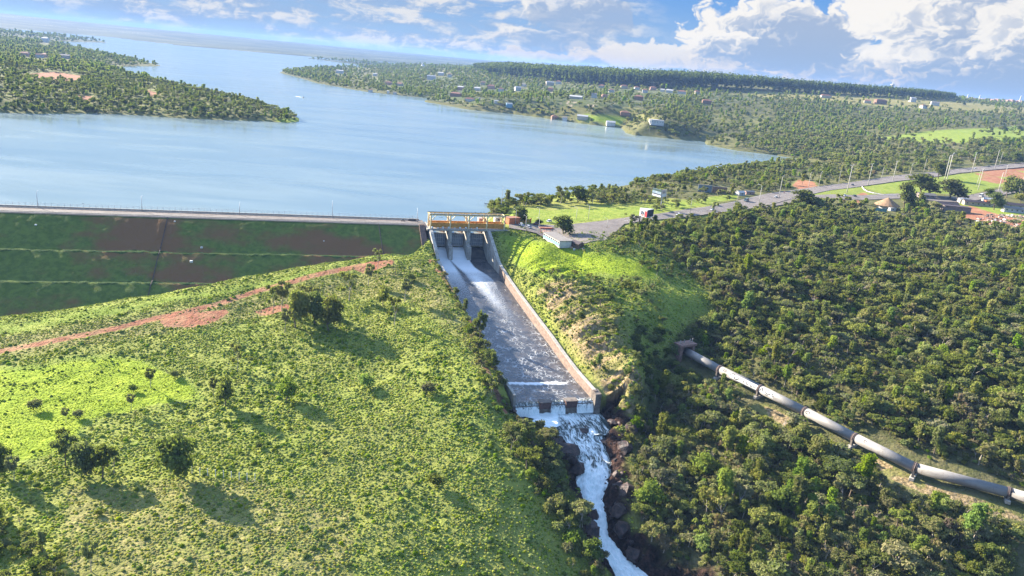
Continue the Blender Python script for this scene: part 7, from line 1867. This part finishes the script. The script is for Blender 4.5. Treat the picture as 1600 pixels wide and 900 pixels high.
def boulder(px, py, wpx, label, flat=.6, seed=0, z=None):
    q = at(px, py, z) if z is not None else gpx(px, py); s_ = wpx * np.linalg.norm(q - EYE) / F_PX / 2
    rs = np.random.default_rng(seed); bmx = crag(rs, flat, 26)
    me = bpy.data.meshes.new('boulder'); bmx.to_mesh(me); bmx.free(); me.materials.append(bmat)
    o = bpy.data.objects.new('boulder', me); COL.objects.link(o); o.location = (float(q[0]), float(q[1]), float(q[2]) + s_ * .1); o.scale = (s_, s_, s_); o.rotation_euler = (0, 0, rs.random() * 6)
    return tag(o, label, 'boulder', 'dark boulders in the river gorge')
BL = [(880, 706, 46, 'broad dark rock shelf left of the middle rapids', .5), (868, 690, 30, 'dark flat boulder upstream of the broad rock shelf', .45), (900, 735, 30, 'dark rock beside the head of the cascade on its left', .9), (895, 718, 24, 'rounded dark rock between the shelf and the cascade', .7), (928, 722, 16, 'small rock splitting the water at the cascade head', .5),
      (962, 742, 14, 'jagged black rock at the right edge of the white cascade', .9), (968, 757, 13, 'black rock just below the jagged one right of the cascade', .8), (925, 805, 26, 'dark overhanging rock left of the narrow chute of white water', .9), (922, 835, 36, 'large dark rock left of the lower cascade', 1.0), (934, 868, 22, 'dark rock at the lower left of the gorge', .9),
      (975, 700, 30, 'brown rock ledge right of the rapids', .6), (985, 672, 26, 'dark red ledge at the right bank below the weir', .6), (958, 660, 20, 'flat rock at the foot of the right-hand waterfall', .4), (912, 672, 22, 'low black rock breaking the rapids in midstream', .3), (882, 662, 18, 'low black rock below the left block of the weir', .3),
      (965, 800, 26, 'brown crag right of the narrow white water', 1.1), (972, 830, 28, 'brown crag above the bend at the bottom', 1.2), (990, 868, 24, 'reddish crag at the bottom right of the gorge', 1.2), (945, 690, 14, 'small rock in the rapids near the right bank', .4), (978, 770, 26, 'tall brown crag right of the cascade', 1.2)]
for k, (a, b, w_, lb, fl) in enumerate(BL): boulder(a, b, w_, lb, fl, k + 3)
# loose broken rock along both banks of the gorge
rng = np.random.default_rng(91)
rm = []
for k in range(4):
    bmx = crag(np.random.default_rng(k + 60), .7, 12)
    me = bpy.data.meshes.new('rock_source'); bmx.to_mesh(me); bmx.free(); me.materials.append(bmat); rm.append(me)
x, y = candidates(120, 330, 1.7, 0, 1201, -.12, .3); z = gz(x, y)
dr, al = polydist(x, y, RW); e = dr - np.interp(al, np.arange(len(RW)), RW[:, 3])
rs_ = (x - SC_C[0]) * SD[0] + (y - SC_C[1]) * SD[1]
ok = (e > -1.0) & (e < 4.5 + 3 * (x > 40)) & (rs_ > 166) & (rng.random(len(x)) < np.clip(.8 - e / 10, 0.1, .7))
x, y, z = x[ok], y[ok], z[ok]
scatter('loose_rock', 'dark broken rock lining both banks of the gorge', 'rock', np.stack([x, y, z], 1), rng.random(len(x)) * 6.28, .3 + .8 * rng.random(len(x)) ** 2.5, rng.integers(0, 4, len(x)), rm)
# birds
def bird(p, label, flying=False, rz=0.0):
    r = thing('bird', label, 'bird', p, rz)
    m = MB(); m.tube([(-.35, 0, .18), (-.15, 0, .25), (.12, 0, .30), (.25, 0, .42), (.33, 0, .46)], [.03, .12, .13, .07, .02], 8); m.build('body', simple('black_plumage', (.02, .02, .022), (.03, .03, .03), .7, 3), r, True)
    for sg in (-1, 1):
        m = MB(); w_ = .85 if flying else .22
        m.add([(.12, sg * .08, .32), (-.2, sg * .08, .30), (-.15, sg * w_, .40), (.05, sg * w_, .42), (.12, sg * .08, .28), (-.2, sg * .08, .26), (-.15, sg * w_, .385), (.05, sg * w_, .40)], [(0, 1, 2, 3), (7, 6, 5, 4), (0, 3, 7, 4), (1, 5, 6, 2), (2, 6, 7, 3), (0, 4, 5, 1)]); m.build('wing', MATS['black_plumage'], r)
bird(S3(-1.0 + 11.5, -7.4, 12.85), 'black bird perched on the rear gantry rail right of centre'); bird(S3(14.0, -7.4, 12.85), 'black bird perched on the rear gantry rail near its right end')
for k, (a, b, lb) in enumerate([(678, 343, 'black bird flying in the left bay of the gantry, leftmost'), (687.5, 341, 'black bird flying in the left bay of the gantry, middle one'), (690.5, 340.5, 'black bird flying in the left bay of the gantry, rightmost'), (756, 332, 'black bird in flight above the gantry against the lake'), (130, 319, 'dark bird gliding over the lake near the left end of the dam')]):
    bird(at(a, b, 10.0), lb, True, k * 1.1)
# buoy / debris on the dam crest near the gantry
q = damp(-7.5, -12.4, 5.2)
sb = thing('gate_valve_stand', 'low dark machinery with two short posts on the dam crest left of the gantry', 'machinery', q)
m = MB(); m.box((q[0], q[1], q[2] + .4), (4.5, 1.2, .9), atan2(DA[1], DA[0]), 0, .1); attach(m.build('base', steel_d), sb)
for off in (-1.2, .6):
    m = MB(); m.tube([(q[0] + off, q[1], q[2] + .6), (q[0] + off, q[1], q[2] + 2.9)], .1, 6); attach(m.build('post', galv), sb)
# ------------------------------------------------------------------ haze
hm = bpy.data.materials.new('haze_air'); hm.use_nodes = True
t = NT(hm.node_tree); t.n.clear()
pv = t.new('ShaderNodeVolumePrincipled')
pv.inputs['Color'].default_value = (0.26, 0.43, 0.78, 1); pv.inputs['Density'].default_value = 0.00006; pv.inputs['Anisotropy'].default_value = 0.0
o_ = t.new('ShaderNodeOutputMaterial'); t.l.new(pv.outputs[0], o_.inputs['Volume'])
bmz = bmesh.new(); bmesh.ops.create_cube(bmz, size=1.0)
me = bpy.data.meshes.new('haze'); bmz.to_mesh(me); bmz.free(); me.materials.append(hm)
hz = bpy.data.objects.new('haze', me); COL.objects.link(hz)
zlo, zhi = float(GZ.min()) - 1.0, max(CAM_H, float(GZ.max()) + 40) + 3
hz.scale = (41600, 23400, zhi - zlo); hz.location = (0, 11000, (zlo + zhi) / 2)
hz['kind'] = 'stuff'; hz['label'] = 'pale blue haze over the far shore'; hz['category'] = 'haze'
